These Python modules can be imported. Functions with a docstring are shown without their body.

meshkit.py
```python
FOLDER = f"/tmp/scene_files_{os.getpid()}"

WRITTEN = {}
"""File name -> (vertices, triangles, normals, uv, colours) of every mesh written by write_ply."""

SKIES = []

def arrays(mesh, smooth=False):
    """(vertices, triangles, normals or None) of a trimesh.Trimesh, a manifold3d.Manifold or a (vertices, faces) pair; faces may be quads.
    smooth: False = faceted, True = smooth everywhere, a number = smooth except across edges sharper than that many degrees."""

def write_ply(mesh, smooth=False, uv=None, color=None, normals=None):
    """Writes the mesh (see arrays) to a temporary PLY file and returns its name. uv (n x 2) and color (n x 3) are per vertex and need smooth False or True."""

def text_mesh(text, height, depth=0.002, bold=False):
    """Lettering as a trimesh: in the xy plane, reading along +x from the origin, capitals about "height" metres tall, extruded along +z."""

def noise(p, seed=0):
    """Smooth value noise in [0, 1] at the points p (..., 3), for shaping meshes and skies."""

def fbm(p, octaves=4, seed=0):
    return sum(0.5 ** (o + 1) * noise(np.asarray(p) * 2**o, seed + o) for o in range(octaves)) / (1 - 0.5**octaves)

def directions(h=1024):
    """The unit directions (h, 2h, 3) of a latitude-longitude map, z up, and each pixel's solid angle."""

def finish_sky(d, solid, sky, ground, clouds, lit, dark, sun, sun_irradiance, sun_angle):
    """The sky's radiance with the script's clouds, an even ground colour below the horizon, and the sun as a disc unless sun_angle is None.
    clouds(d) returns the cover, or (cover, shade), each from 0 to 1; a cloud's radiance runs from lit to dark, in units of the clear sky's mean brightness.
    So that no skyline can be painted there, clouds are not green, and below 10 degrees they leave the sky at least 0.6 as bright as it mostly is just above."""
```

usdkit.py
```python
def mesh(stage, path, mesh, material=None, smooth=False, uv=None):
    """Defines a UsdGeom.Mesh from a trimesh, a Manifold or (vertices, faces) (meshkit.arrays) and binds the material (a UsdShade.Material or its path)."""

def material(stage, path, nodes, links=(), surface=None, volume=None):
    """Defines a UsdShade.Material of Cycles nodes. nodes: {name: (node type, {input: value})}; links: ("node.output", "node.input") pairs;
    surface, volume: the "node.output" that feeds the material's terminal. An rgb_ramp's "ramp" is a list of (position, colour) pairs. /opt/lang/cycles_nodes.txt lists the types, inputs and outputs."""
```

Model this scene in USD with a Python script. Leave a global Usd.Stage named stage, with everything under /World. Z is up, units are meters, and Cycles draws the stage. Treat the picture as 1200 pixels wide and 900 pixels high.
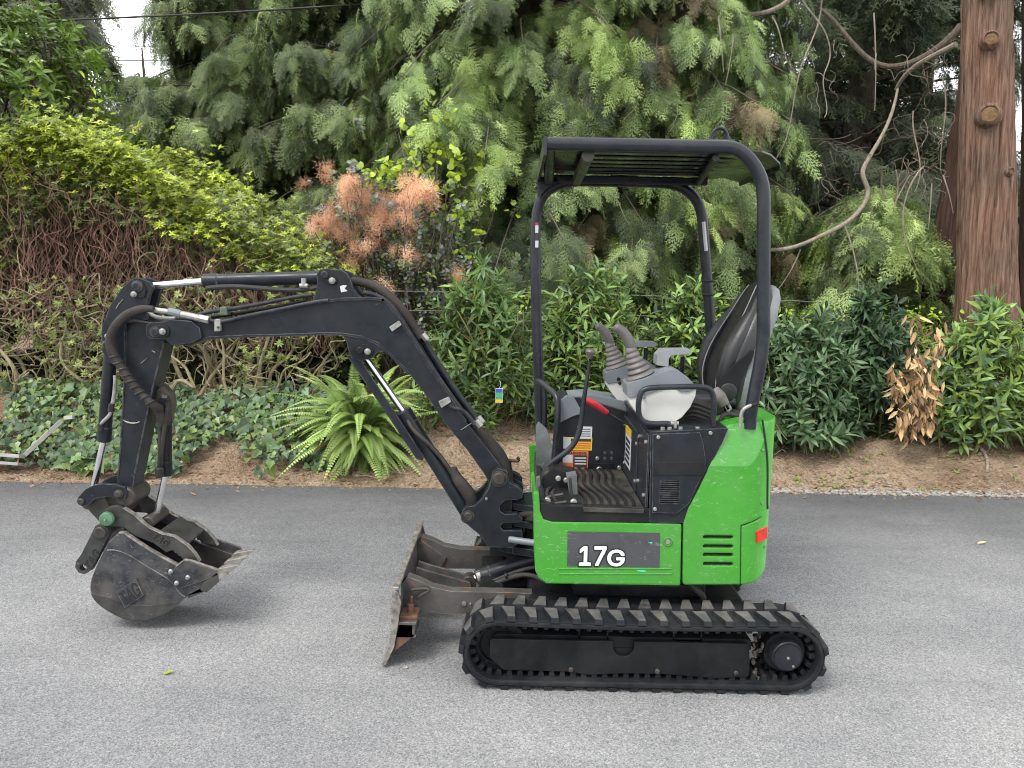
import math, random
import numpy as np, trimesh, manifold3d
import shapely, shapely.geometry as sg, shapely.affinity as sa
from scipy.spatial.transform import Rotation
from scipy.interpolate import CubicSpline
from pxr import Usd, UsdGeom, UsdLux, UsdShade, Gf, Sdf, Vt
import usdkit, meshkit
from meshkit import fbm, noise

stage = Usd.Stage.CreateInMemory()
UsdGeom.SetStageUpAxis(stage, 'Z'); UsdGeom.SetStageMetersPerUnit(stage, 1.0)
UsdGeom.Xform.Define(stage, '/World'); UsdGeom.Scope.Define(stage, '/World/Looks')

# ------------------------------------------------------------------ camera
CAM = np.array([0.0, -3.10, 1.763]); PITCH = math.radians(7.9); ROLL = math.radians(1.1); F = 900.0
fwd = np.array([0, math.cos(PITCH), -math.sin(PITCH)]); up0 = np.array([0, math.sin(PITCH), math.cos(PITCH)]); rt0 = np.array([1.0, 0, 0])
rt = rt0 * math.cos(ROLL) + up0 * math.sin(ROLL); up = up0 * math.cos(ROLL) - rt0 * math.sin(ROLL)
cam = UsdGeom.Camera.Define(stage, '/World/camera')
cam.CreateHorizontalApertureAttr(36.0); cam.CreateVerticalApertureAttr(27.0); cam.CreateFocalLengthAttr(36.0 * F / 1200.0)
cam.CreateClippingRangeAttr(Gf.Vec2f(0.05, 2000.0))
cam.CreateExposureAttr(1.42)
m = Gf.Matrix4d(*rt, 0, *up, 0, *(-fwd), 0, *CAM, 1)
cam.AddTransformOp().Set(m)

# ------------------------------------------------------------------ sky and sun (bright overcast)
SUN = np.array([-0.42, -0.50, 0.95]); SUN /= np.linalg.norm(SUN)
SUN_EL = math.asin(SUN[2]); SUN_ROT = math.atan2(SUN[0], SUN[1])
SKY_STRENGTH, SUN_INTENSITY = 0.10, 0.40
skym = usdkit.material(stage, '/World/Looks/sky', {
    'sky': ('sky_texture', {'sky_type': 'single_scattering', 'sun_disc': False, 'sun_elevation': SUN_EL, 'sun_rotation': SUN_ROT, 'air_density': 1.0, 'aerosol_density': 2.0}),
    'tc': ('texture_coordinate', {}),
    'n': ('noise_texture', {'scale': 2.2, 'detail': 5.0, 'roughness': 0.55}),
    'cov': ('map_range', {'from_min': 0.30, 'from_max': 0.62, 'to_min': 0.80, 'to_max': 1.0, 'clamp': True}),
    'cr': ('rgb_ramp', {'ramp': [(0.3, (7.4, 7.7, 8.2)), (0.7, (9.8, 9.9, 10.1))]}),
    'mx': ('mix_color', {'blend_type': 'mix', 'use_clamp': False}),
    'bg': ('background_shader', {'strength': SKY_STRENGTH})},
    [('tc.generated', 'n.vector'), ('n.fac', 'cov.value'), ('n.fac', 'cr.fac'), ('cov.result', 'mx.fac'), ('sky.color', 'mx.a'), ('cr.color', 'mx.b'), ('mx.result', 'bg.color')], surface='bg.background')
dome = UsdLux.DomeLight.Define(stage, '/World/sky'); dome.CreateIntensityAttr(1.0)
UsdShade.MaterialBindingAPI.Apply(dome.GetPrim()).Bind(skym)
sun = UsdLux.DistantLight.Define(stage, '/World/sun')
sun.CreateNormalizeAttr(True); sun.CreateIntensityAttr(SUN_INTENSITY); sun.CreateAngleAttr(22.0); sun.CreateColorAttr(Gf.Vec3f(1.0, 0.965, 0.91))
sun.AddTransformOp().Set(Gf.Matrix4d().SetRotate(Gf.Rotation(Gf.Vec3d(0, 0, 1), Gf.Vec3d(*SUN))))

# ------------------------------------------------------------------ measuring: a photo pixel and a depth plane give a point of the place
def raydir(u, v):
    return fwd + (u - 600.0) / F * rt + (450.0 - v) / F * up
def at(u, v, y):
    d = raydir(u, v); return CAM + d * ((y - CAM[1]) / d[1])
def gnd(u, v, z=0.0):
    d = raydir(u, v); return CAM + d * ((z - CAM[2]) / d[2])
def xz(pts, y):
    return [tuple(at(u, v, y)[[0, 2]]) for u, v in pts]

# ------------------------------------------------------------------ scene helpers
taken = {}
def numbered(path):
    n = taken.get(path, -1) + 1; taken[path] = n
    return path if n == 0 else f'{path}_{n:03d}'
def key(prim, label=None, category=None, group=None, kind=None):
    for k, val in (('label', label), ('category', category), ('group', group), ('kind', kind)):
        if val: prim.SetCustomDataByKey(k, val)
    return prim
def thing(name, label, category, loc=(0, 0, 0), group=None, kind=None):
    x = UsdGeom.Xform.Define(stage, numbered('/World/' + name))
    x.AddTranslateOp().Set(Gf.Vec3d(*map(float, loc)))
    p = x.GetPrim(); p.SetCustomDataByKey('loc', ' '.join('%.4f' % c for c in loc)) if False else None
    LOC[str(p.GetPath())] = np.array(loc, float)
    return key(p, label, category, group, kind)
LOC = {}
def base(path):
    s = str(path).split('/')
    return LOC.get('/'.join(s[:3]), np.zeros(3))
def obj(name, m, mat, parent=None, smooth=35, label=None, category=None, group=None, kind=None):
    """one Mesh prim; the shape is given in place coordinates and stored relative to its thing's base"""
    if isinstance(m, (list, tuple)) and len(m) and not isinstance(m[0], np.ndarray): m = cat(m)
    v, f = (np.array(m.vertices), np.array(m.faces)) if hasattr(m, 'vertices') else (np.array(m[0]), np.array(m[1]))
    root = str(parent.GetPath()) if parent is not None else '/World'
    path = numbered(root + '/' + name)
    if parent is not None: v = v - base(root)
    p = usdkit.mesh(stage, path, (v, f), mat, smooth=smooth).GetPrim()
    return key(p, label, category, group, kind)
def instancer(name, protos, pos, quat, scale, idx, parent=None, label=None, category=None, group=None, kind=None):
    """protos: list of (vertices, faces, material)"""
    root = str(parent.GetPath()) if parent is not None else '/World'
    path = numbered(root + '/' + name)
    pi = UsdGeom.PointInstancer.Define(stage, path)
    off = base(root) if parent is not None else np.zeros(3)
    targets = []
    for k, (v, f, mt) in enumerate(protos):
        pp = f'{path}/source/shape_{k:03d}'
        usdkit.mesh(stage, pp, (v, f), mt, smooth=False); targets.append(pp)
    pi.CreatePrototypesRel().SetTargets(targets)
    pi.CreatePositionsAttr(Vt.Vec3fArray.FromNumpy((np.asarray(pos) - off).astype(np.float32)))
    q = np.asarray(quat, float)
    pi.CreateOrientationsAttr(Vt.QuathArray([Gf.Quath(float(a[3]), float(a[0]), float(a[1]), float(a[2])) for a in q]))
    s = np.asarray(scale, np.float32); s = np.repeat(s[:, None], 3, 1) if s.ndim == 1 else s
    pi.CreateScalesAttr(Vt.Vec3fArray.FromNumpy(s)); pi.CreateProtoIndicesAttr(Vt.IntArray.FromNumpy(np.asarray(idx, np.int32)))
    return key(pi.GetPrim(), label, category, group, kind)

# ------------------------------------------------------------------ mesh helpers
def cat(ms):
    vs, fs, n = [], [], 0
    for q in ms:
        v, f = (np.asarray(q.vertices), np.asarray(q.faces)) if hasattr(q, 'vertices') else q
        vs.append(v); fs.append(f + n); n += len(v)
    return np.vstack(vs), np.vstack(fs)
def extr(poly, y0, y1):
    """an (x, z) outline extruded from y0 to y1"""
    if not isinstance(poly, (sg.Polygon, sg.MultiPolygon)): poly = sg.Polygon(poly)
    if not poly.is_valid: poly = poly.buffer(0)
    out = []
    for g in getattr(poly, 'geoms', [poly]):
        t = trimesh.creation.extrude_polygon(g, y1 - y0, engine='earcut')
        v = np.array(t.vertices); out.append((np.c_[v[:, 0], y0 + v[:, 2], v[:, 1]], np.array(t.faces)[:, ::-1]))
    return cat(out)
def extrz(poly, z0, z1):
    if not isinstance(poly, (sg.Polygon, sg.MultiPolygon)): poly = sg.Polygon(poly)
    t = trimesh.creation.extrude_polygon(poly, z1 - z0, engine='earcut'); v = np.array(t.vertices); v[:, 2] += z0
    return v, np.array(t.faces)
def rnd(pts, r):
    """round the corners of an outline"""
    p = sg.Polygon(pts).buffer(0)
    return p.buffer(-r, quad_segs=5).buffer(2 * r, quad_segs=5).buffer(-r, quad_segs=5)
def plate(px, y0, y1, r=0.004, ref=None, holes=()):
    p = rnd(xz(px, y0 if ref is None else ref), r)
    for (u, v, rad) in holes:
        c = at(u, v, y0 if ref is None else ref); p = p.difference(sg.Point(c[0], c[2]).buffer(rad, quad_segs=6))
    return extr(p, y0, y1)
def box(x0, x1, y0, y1, z0, z1, r=0.0):
    if r <= 0:
        t = trimesh.creation.box([x1 - x0, y1 - y0, z1 - z0]); t.apply_translation([(x0 + x1) / 2, (y0 + y1) / 2, (z0 + z1) / 2]); return np.array(t.vertices), np.array(t.faces)
    s = [manifold3d.Manifold.sphere(r, 12).translate((x, y, z)) for x in (x0 + r, x1 - r) for y in (y0 + r, y1 - r) for z in (z0 + r, z1 - r)]
    return man(manifold3d.Manifold.batch_hull(s))
def man(mf):
    q = mf.to_mesh(); return np.array(q.vert_properties[:, :3], float), np.array(q.tri_verts, int)
def tomf(m):
    return manifold3d.Manifold(manifold3d.Mesh(np.asarray(m[0], np.float32), np.asarray(m[1], np.uint32)))
def frame(d):
    d = np.asarray(d, float) / np.linalg.norm(d); a = np.cross(d, [0, 0, 1.0] if abs(d[2]) < 0.9 else [1.0, 0, 0]); a /= np.linalg.norm(a)
    return d, a, np.cross(d, a)
def cyl(p0, p1, r, r1=None, n=20, bev=0.0):
    p0, p1 = np.asarray(p0, float), np.asarray(p1, float); d, a, b = frame(p1 - p0); L = np.linalg.norm(p1 - p0); r1 = r if r1 is None else r1
    prof = [(0, 0), (0, r - bev), (bev, r), (L - bev, r1), (L, r1 - bev), (L, 0)] if bev > 0 else [(0, 0), (0, r), (L, r1), (L, 0)]
    return lathe(p0, d, prof, n)
def lathe(p0, axis, prof, n=20):
    """prof: (along, radius)"""
    d, a, b = frame(axis); ang = np.arange(n) * 2 * np.pi / n; vs = []
    for s, r in prof: vs.append(np.asarray(p0) + d * s + r * (np.cos(ang)[:, None] * a + np.sin(ang)[:, None] * b))
    v = np.vstack(vs); k = len(prof); i, j = np.meshgrid(np.arange(k - 1), np.arange(n), indexing='ij')
    q = np.stack([i * n + j, i * n + (j + 1) % n, (i + 1) * n + (j + 1) % n, (i + 1) * n + j], -1).reshape(-1, 4)
    f = np.vstack([q[:, [0, 1, 2]], q[:, [0, 2, 3]]])
    t = trimesh.Trimesh(v, f, process=True); t.update_faces(t.nondegenerate_faces()); t.fix_normals()
    return np.array(t.vertices), np.array(t.faces)
def ring(c, axis, r0, r1, h, n=24):
    return lathe(np.asarray(c, float), axis, [(0, r0), (0, r1), (h, r1), (h, r0), (0, r0)], n)
def smoothpath(pts, k=6):
    pts = np.asarray(pts, float)
    if len(pts) < 3: return pts
    t = np.r_[0, np.cumsum(np.linalg.norm(np.diff(pts, axis=0), axis=1))]
    return CubicSpline(t, pts)(np.linspace(0, t[-1], (len(pts) - 1) * k + 1))
def tube(pts, r, n=10, k=6, sm=True):
    p = smoothpath(pts, k) if sm else np.asarray(pts, float); N = len(p)
    r = np.broadcast_to(np.interp(np.linspace(0, 1, N), np.linspace(0, 1, len(np.atleast_1d(r))), np.atleast_1d(r)), (N,))
    t = np.gradient(p, axis=0); t /= np.linalg.norm(t, axis=1, keepdims=True) + 1e-12
    a = np.cross(t[0], [0, 0, 1.0] if abs(t[0][2]) < 0.9 else [1.0, 0, 0]); A = []
    for i in range(N):
        a = a - t[i] * (a @ t[i]); a /= np.linalg.norm(a) + 1e-12; A.append(a)
    A = np.array(A); B = np.cross(t, A); ang = np.arange(n) * 2 * np.pi / n
    v = (p[:, None] + r[:, None, None] * (np.cos(ang)[None, :, None] * A[:, None] + np.sin(ang)[None, :, None] * B[:, None])).reshape(-1, 3)
    i, j = np.meshgrid(np.arange(N - 1), np.arange(n), indexing='ij')
    q = np.stack([i * n + j, i * n + (j + 1) % n, (i + 1) * n + (j + 1) % n, (i + 1) * n + j], -1).reshape(-1, 4)
    f = [q[:, [0, 1, 2]], q[:, [0, 2, 3]]]
    v = np.vstack([v, p[:1], p[-1:]]); jj = np.arange(n); c0, c1 = N * n, N * n + 1
    f += [np.stack([np.full(n, c0), (jj + 1) % n, jj], 1), np.stack([np.full(n, c1), (N - 1) * n + jj, (N - 1) * n + (jj + 1) % n], 1)]
    return v, np.vstack(f)
def hexbolt(p, axis, r, h, n=6):
    return cyl(p, np.asarray(p) + np.asarray(axis, float) / np.linalg.norm(axis) * h, r, r * 0.92, n=n)
def text_on(txt, height, origin, ex, ey, depth=0.002, bold=True, slant=0.0, width=None):
    """lettering whose reading direction is ex and whose up is ey (3-vectors), raised along ex x ey"""
    t = meshkit.text_mesh(txt, height, depth, bold); v = np.array(t.vertices)
    v[:, 0] -= v[:, 0].min(); v[:, 0] += slant * v[:, 1]
    if width: v[:, 0] *= width / np.ptp(v[:, 0])
    ex, ey = np.asarray(ex, float), np.asarray(ey, float); ez = np.cross(ex, ey)
    f = np.array(t.faces)
    return np.asarray(origin) + v[:, :1] * ex + v[:, 1:2] * ey + v[:, 2:3] * ez, f

# ------------------------------------------------------------------ materials
def M(name, nodes, links, surface='p.BSDF', **k):
    return usdkit.material(stage, '/World/Looks/' + name, nodes, links, surface=surface, **k)
def paint(name, col, rough=0.4, metal=0.0, var=0.25, scale=9.0, dust=0.0, dustcol=(0.30, 0.27, 0.23), bump=0.0, bumpscale=120.0, scratch=0.0, scratchcol=(0.4, 0.4, 0.4), bevel=0.004, coat=0.0, spec=0.5, rough_var=0.15, rust=0.0, edge=0.0, edgecol=(0.1, 0.1, 0.105)):
    """a worn painted or moulded surface: tone drifts, settled dust, thin scratches, edges that catch light"""
    c = np.array(col, float)
    nodes = {'g': ('geometry', {}), 'n1': ('noise_texture', {'scale': scale, 'detail': 4.0, 'roughness': 0.6}),
             'r1': ('rgb_ramp', {'ramp': [(0.3, tuple(c * (1 - var))), (0.7, tuple(np.clip(c * (1 + var), 0, 1)))]}),
             'rr': ('map_range', {'from_min': 0.3, 'from_max': 0.7, 'to_min': max(rough - rough_var, 0.05), 'to_max': min(rough + rough_var, 1.0)}),
             'p': ('principled_bsdf', {'metallic': metal, 'specular_ior_level': spec, 'coat_weight': coat, 'coat_roughness': 0.12})}
    links = [('g.position', 'n1.vector'), ('n1.fac', 'r1.fac'), ('n1.fac', 'rr.value'), ('rr.result', 'p.roughness')]
    last = 'r1.color'
    def over(tag, facnodes, faclinks, fac, colr):
        nonlocal last
        nodes.update(facnodes); links.extend(faclinks)
        nodes['mx' + tag] = ('mix_color', {'b': tuple(colr)})
        links.extend([(fac, 'mx' + tag + '.fac'), (last, 'mx' + tag + '.a')]); last = 'mx' + tag + '.result'
    if dust > 0:
        over('d', {'n2': ('noise_texture', {'scale': 5.0, 'detail': 6.0, 'roughness': 0.7}), 'm2': ('map_range', {'from_min': 0.42, 'from_max': 0.72, 'to_min': 0.0, 'to_max': dust, 'clamp': True})},
             [('g.position', 'n2.vector'), ('n2.fac', 'm2.value')], 'm2.result', dustcol)
    if rust > 0:
        over('u', {'n4': ('noise_texture', {'scale': 14.0, 'detail': 6.0, 'roughness': 0.7}), 'm4': ('map_range', {'from_min': 0.60 - 0.25 * rust, 'from_max': 0.68 - 0.2 * rust, 'to_min': 0.0, 'to_max': 0.9, 'clamp': True})},
             [('g.position', 'n4.vector'), ('n4.fac', 'm4.value')], 'm4.result', (0.16, 0.06, 0.025))
    if scratch > 0:
        over('s', {'mp': ('mapping', {'rotation': (0.4, 0.7, 0.3), 'scale': (13, 30, 36)}), 'n3': ('noise_texture', {'scale': 1.6, 'detail': 5.0, 'roughness': 0.75, 'distortion': 1.6}), 'm3': ('map_range', {'from_min': 0.70 - 0.06 * scratch, 'from_max': 0.74 - 0.06 * scratch, 'to_min': 0.0, 'to_max': 0.85, 'clamp': True})},
             [('g.position', 'mp.vector'), ('mp.vector', 'n3.vector'), ('n3.fac', 'm3.value')], 'm3.result', scratchcol)
    if edge > 0:  # paint rubbed thin along the edges
        over('e', {'ew': ('bevel', {'radius': 0.007, 'samples': 6}), 'dp': ('vector_math', {'math_type': 'dot_product'}), 'me': ('map_range', {'from_min': 0.995, 'from_max': 0.88, 'to_min': 0.0, 'to_max': edge, 'clamp': True}), 'nv': ('noise_texture', {'scale': 28.0, 'detail': 4.0}), 'mv': ('map_range', {'from_min': 0.38, 'from_max': 0.62, 'to_min': 0.15, 'to_max': 1.0, 'clamp': True}), 'mm': ('math', {'math_type': 'multiply'})},
             [('ew.bevel', 'dp.vector1'), ('g.normal', 'dp.vector2'), ('dp.value', 'me.value'), ('g.position', 'nv.vector'), ('nv.fac', 'mv.value'), ('me.result', 'mm.value1'), ('mv.result', 'mm.value2')], 'mm.value', edgecol)
    links.append((last, 'p.base_color'))
    nrm = None
    if bevel > 0:
        nodes['bv'] = ('bevel', {'radius': bevel, 'samples': 4}); nrm = 'bv.bevel'
    if bump > 0:
        nodes.update({'nb': ('noise_texture', {'scale': bumpscale, 'detail': 3.0}), 'b': ('bump', {'strength': bump, 'distance': 0.004})})
        links.extend([('g.position', 'nb.vector'), ('nb.fac', 'b.height')])
        if nrm: links.append((nrm, 'b.normal'))
        nrm = 'b.normal'
    if nrm: links.append((nrm, 'p.normal'))
    return M(name, nodes, links)

def leafmat(name, cols, rough=0.45, trans=0.3, clump=1.2, clumpamp=0.35, spec=0.4, perinst=True, under=1.0):
    """cols: list of colours picked per leaf; clumps of lighter and darker growth by a slow noise in the place"""
    st = [(i / (len(cols) - 1) if len(cols) > 1 else 0.0, c) for i, c in enumerate(cols)]
    nodes = {'g': ('geometry', {}), 'oi': ('object_info', {}), 'ad': ('math', {'math_type': 'add'}), 'fr': ('math', {'math_type': 'fraction'}),
             'r': ('rgb_ramp', {'ramp': st}), 'n': ('noise_texture', {'scale': clump, 'detail': 3.0}),
             'mr': ('map_range', {'from_min': 0.3, 'from_max': 0.7, 'to_min': 1 - clumpamp, 'to_max': 1 + clumpamp, 'clamp': True}),
             'vm': ('vector_math', {'math_type': 'scale'}), 'ob': ('map_range', {'from_min': 0.0, 'from_max': 1.0, 'to_min': 0.58, 'to_max': 1.42}), 'ml': ('math', {'math_type': 'multiply'}),
             'p': ('principled_bsdf', {'roughness': rough, 'specular_ior_level': spec}), 't': ('translucent_bsdf', {}), 'mx': ('mix_closure', {'fac': trans})}
    links = [('g.random_per_island', 'ad.value1'), ('oi.random', 'ad.value2'), ('ad.value', 'fr.value1'), ('fr.value', 'r.fac'), ('g.position', 'n.vector'), ('n.fac', 'mr.value'),
             ('r.color', 'vm.vector1'), ('mr.result', 'ml.value1'), ('oi.random', 'ob.value'), ('ob.result', 'ml.value2'), ('ml.value', 'vm.scale'), ('vm.vector', 'p.base_color'), ('vm.vector', 't.color'), ('p.BSDF', 'mx.closure1'), ('t.BSDF', 'mx.closure2')]
    return M(name, nodes, links, surface='mx.closure')
# ------------------------------------------------------------------ machine materials
m_boom = paint('charcoal_paint', (0.0085, 0.0108, 0.0145), 0.38, spec=0.24, var=0.2, dust=0.10, dustcol=(0.06, 0.058, 0.055), scratch=0.75, scratchcol=(0.10, 0.10, 0.105), bump=0.05, bumpscale=60, edge=0.85, edgecol=(0.12, 0.12, 0.125))
m_black = paint('black_plastic', (0.006, 0.0065, 0.0075), 0.45, spec=0.22, dust=0.18, dustcol=(0.06, 0.057, 0.054), bump=0.08, bumpscale=200)
m_tubeblack = paint('black_tube_paint', (0.010, 0.0125, 0.016), 0.32, spec=0.32, dust=0.15, dustcol=(0.07, 0.07, 0.07), scratch=0.6, scratchcol=(0.14, 0.15, 0.16))
m_green = paint('green_paint', (0.029, 0.205, 0.010), 0.30, var=0.07, scale=4, dust=0.32, dustcol=(0.085, 0.20, 0.07), scratch=1.7, scratchcol=(0.16, 0.30, 0.13), bump=0.03, bumpscale=14, coat=0.5, rough_var=0.08, bevel=0.012, edge=0.35, edgecol=(0.10, 0.26, 0.07))
m_greenworn = paint('worn_green_paint', (0.035, 0.060, 0.030), 0.5, var=0.3, dust=0.5, scratch=0.8, scratchcol=(0.18, 0.2, 0.15))
m_rubber = paint('track_rubber', (0.0075, 0.0085, 0.0105), 0.5, spec=0.22, var=0.3, dust=0.40, dustcol=(0.050, 0.048, 0.046), bump=0.25, bumpscale=90)
m_lug = paint('dusty_lug_rubber', (0.040, 0.039, 0.038), 0.85, var=0.6, scale=16, dust=0.7, dustcol=(0.125, 0.116, 0.104), bump=0.3, bumpscale=120)
m_frame = paint('undercarriage_paint', (0.005, 0.0055, 0.0065), 0.40, spec=0.22, dust=0.35, dustcol=(0.030, 0.029, 0.028), scratch=0.5, scratchcol=(0.06, 0.07, 0.08))
m_chrome = paint('chrome_rod', (0.72, 0.73, 0.74), 0.22, metal=1.0, var=0.06, bevel=0, rough_var=0.08)
m_zinc = paint('zinc_fitting', (0.26, 0.255, 0.24), 0.42, metal=0.6, var=0.2, scale=40, dust=0.3)
m_bolt = paint('bolt_steel', (0.24, 0.24, 0.23), 0.45, metal=0.6, var=0.25, scale=60, dust=0.2, bevel=0.002)
m_hose = paint('hose_rubber', (0.012, 0.0115, 0.011), 0.6, spec=0.35, dust=0.6, dustcol=(0.045, 0.04, 0.035), bump=0.3, bumpscale=260, bevel=0)
m_sleeve = paint('grimy_hose_sleeve', (0.018, 0.0155, 0.0135), 0.75, spec=0.3, var=0.4, scale=25, dust=0.6, dustcol=(0.055, 0.046, 0.039), bump=0.6, bumpscale=150, bevel=0)
m_grease = paint('greasy_steel', (0.030, 0.026, 0.022), 0.55, metal=0.3, var=0.5, scale=22, dust=0.6, dustcol=(0.075, 0.062, 0.048), scratch=0.5, scratchcol=(0.15, 0.13, 0.11))
m_bucket = paint('bucket_steel', (0.046, 0.049, 0.055), 0.40, metal=0.5, var=0.45, scale=10, dust=0.85, dustcol=(0.105, 0.088, 0.072), scratch=1.6, scratchcol=(0.18, 0.19, 0.21), bump=0.15, bumpscale=40, edge=0.9, edgecol=(0.26, 0.24, 0.22))
m_thumb = paint('worn_thumb_steel', (0.034, 0.035, 0.034), 0.45, metal=0.4, var=0.4, scale=14, dust=0.5, dustcol=(0.085, 0.076, 0.064), scratch=1.1, scratchcol=(0.2, 0.2, 0.195), bump=0.15, bumpscale=50)
m_teeth = paint('polished_tooth_steel', (0.27, 0.26, 0.24), 0.42, metal=0.6, var=0.4, scale=30, dust=0.5, dustcol=(0.20, 0.17, 0.13), bump=0.2, bumpscale=60)
m_edge = paint('worn_bright_edge', (0.20, 0.185, 0.165), 0.5, metal=0.5, var=0.5, scale=40)
m_blade = paint('worn_blade_paint', (0.062, 0.059, 0.055), 0.5, metal=0.25, var=0.35, scale=8, dust=0.5, dustcol=(0.11, 0.095, 0.08), rust=0.12, edge=0.9, edgecol=(0.22, 0.20, 0.175), scratch=1.0, scratchcol=(0.18, 0.17, 0.16), bump=0.1, bumpscale=45)
m_rust = paint('rusty_steel', (0.085, 0.038, 0.020), 0.8, var=0.5, scale=25, dust=0.5, dustcol=(0.15, 0.095, 0.065), bump=0.4, bumpscale=120)
m_podwhite = paint('white_grey_plastic', (0.44, 0.44, 0.41), 0.45, var=0.05, dust=0.2, dustcol=(0.29, 0.27, 0.24), bump=0.03)
m_podgrey = paint('blue_grey_plastic', (0.120, 0.138, 0.153), 0.45, var=0.08, dust=0.2, dustcol=(0.14, 0.14, 0.14))
m_boot = paint('taupe_rubber_boot', (0.092, 0.084, 0.078), 0.6, var=0.2, dust=0.3, bevel=0)
m_grip = paint('grey_grip_rubber', (0.080, 0.072, 0.070), 0.5, var=0.15, bevel=0)
m_arm = paint('grey_armrest', (0.17, 0.18, 0.19), 0.5, var=0.1)
m_seat = paint('black_seat_vinyl', (0.0075, 0.0075, 0.008), 0.40, var=0.25, dust=0.12, dustcol=(0.03, 0.03, 0.03), bump=0.25, bumpscale=140, bevel=0)
m_seam = paint('pale_seat_piping', (0.26, 0.255, 0.24), 0.6, bevel=0)
m_shell = paint('pale_seat_shell', (0.15, 0.155, 0.16), 0.5)
m_mat = paint('ribbed_floor_rubber', (0.014, 0.013, 0.012), 0.5, var=0.4, scale=14, dust=0.75, dustcol=(0.080, 0.070, 0.056), bump=0.3, bumpscale=120)
m_red = paint('red_handle_plastic', (0.34, 0.012, 0.02), 0.35, var=0.1)
m_reflect = paint('red_reflector', (0.50, 0.02, 0.014), 0.2, var=0.1, bevel=0)
m_decal = paint('grey_decal', (0.044, 0.046, 0.049), 0.4, var=0.08, scratch=1.2, scratchcol=(0.20, 0.23, 0.21), bevel=0)
m_decalblack = paint('black_decal', (0.012, 0.012, 0.013), 0.4, bevel=0)
m_white = paint('white_decal', (0.62, 0.62, 0.61), 0.45, var=0.03, bevel=0)
m_paper = paint('label_white', (0.42, 0.43, 0.44), 0.5, var=0.05, bevel=0)
m_yellow = paint('label_yellow', (0.50, 0.33, 0.012), 0.5, var=0.05, bevel=0)
m_orange = paint('label_orange', (0.46, 0.10, 0.03), 0.5, var=0.05, bevel=0)
m_ink = paint('label_ink', (0.02, 0.02, 0.022), 0.5, bevel=0)
m_mint = paint('mint_paint_fleck', (0.02, 0.55, 0.30), 0.5, bevel=0)
m_bluelabel = paint('pale_blue_label', (0.22, 0.36, 0.45), 0.5, bevel=0)
m_pin = paint('green_pin_cap', (0.030, 0.110, 0.042), 0.5, var=0.3, scale=30, dust=0.4, dustcol=(0.2, 0.25, 0.2))
m_cowlgap = paint('deep_black', (0.006, 0.006, 0.006), 0.8, bevel=0)
m_mud = paint('dry_mud', (0.055, 0.046, 0.033), 0.95, var=0.3, scale=40, bump=0.6, bumpscale=100, bevel=0)
m_roof = paint('dark_roof_sheet', (0.012, 0.0125, 0.012), 0.20, var=0.2, dust=0.2, dustcol=(0.035, 0.035, 0.03))
m_clearguard = paint('scuffed_grey_guard', (0.085, 0.095, 0.098), 0.4, var=0.35, dust=0.4, dustcol=(0.14, 0.13, 0.12), scratch=1.2, scratchcol=(0.25, 0.25, 0.25))
m_olive = paint('olive_cross_bar', (0.035, 0.040, 0.022), 0.45, var=0.15)

YC = 0.64                                   # the machine's long middle plane
X = thing('mini_excavator', 'green and black tracked mini excavator with folded arm on the asphalt drive', 'excavator', (0.55, YC, 0))

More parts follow.
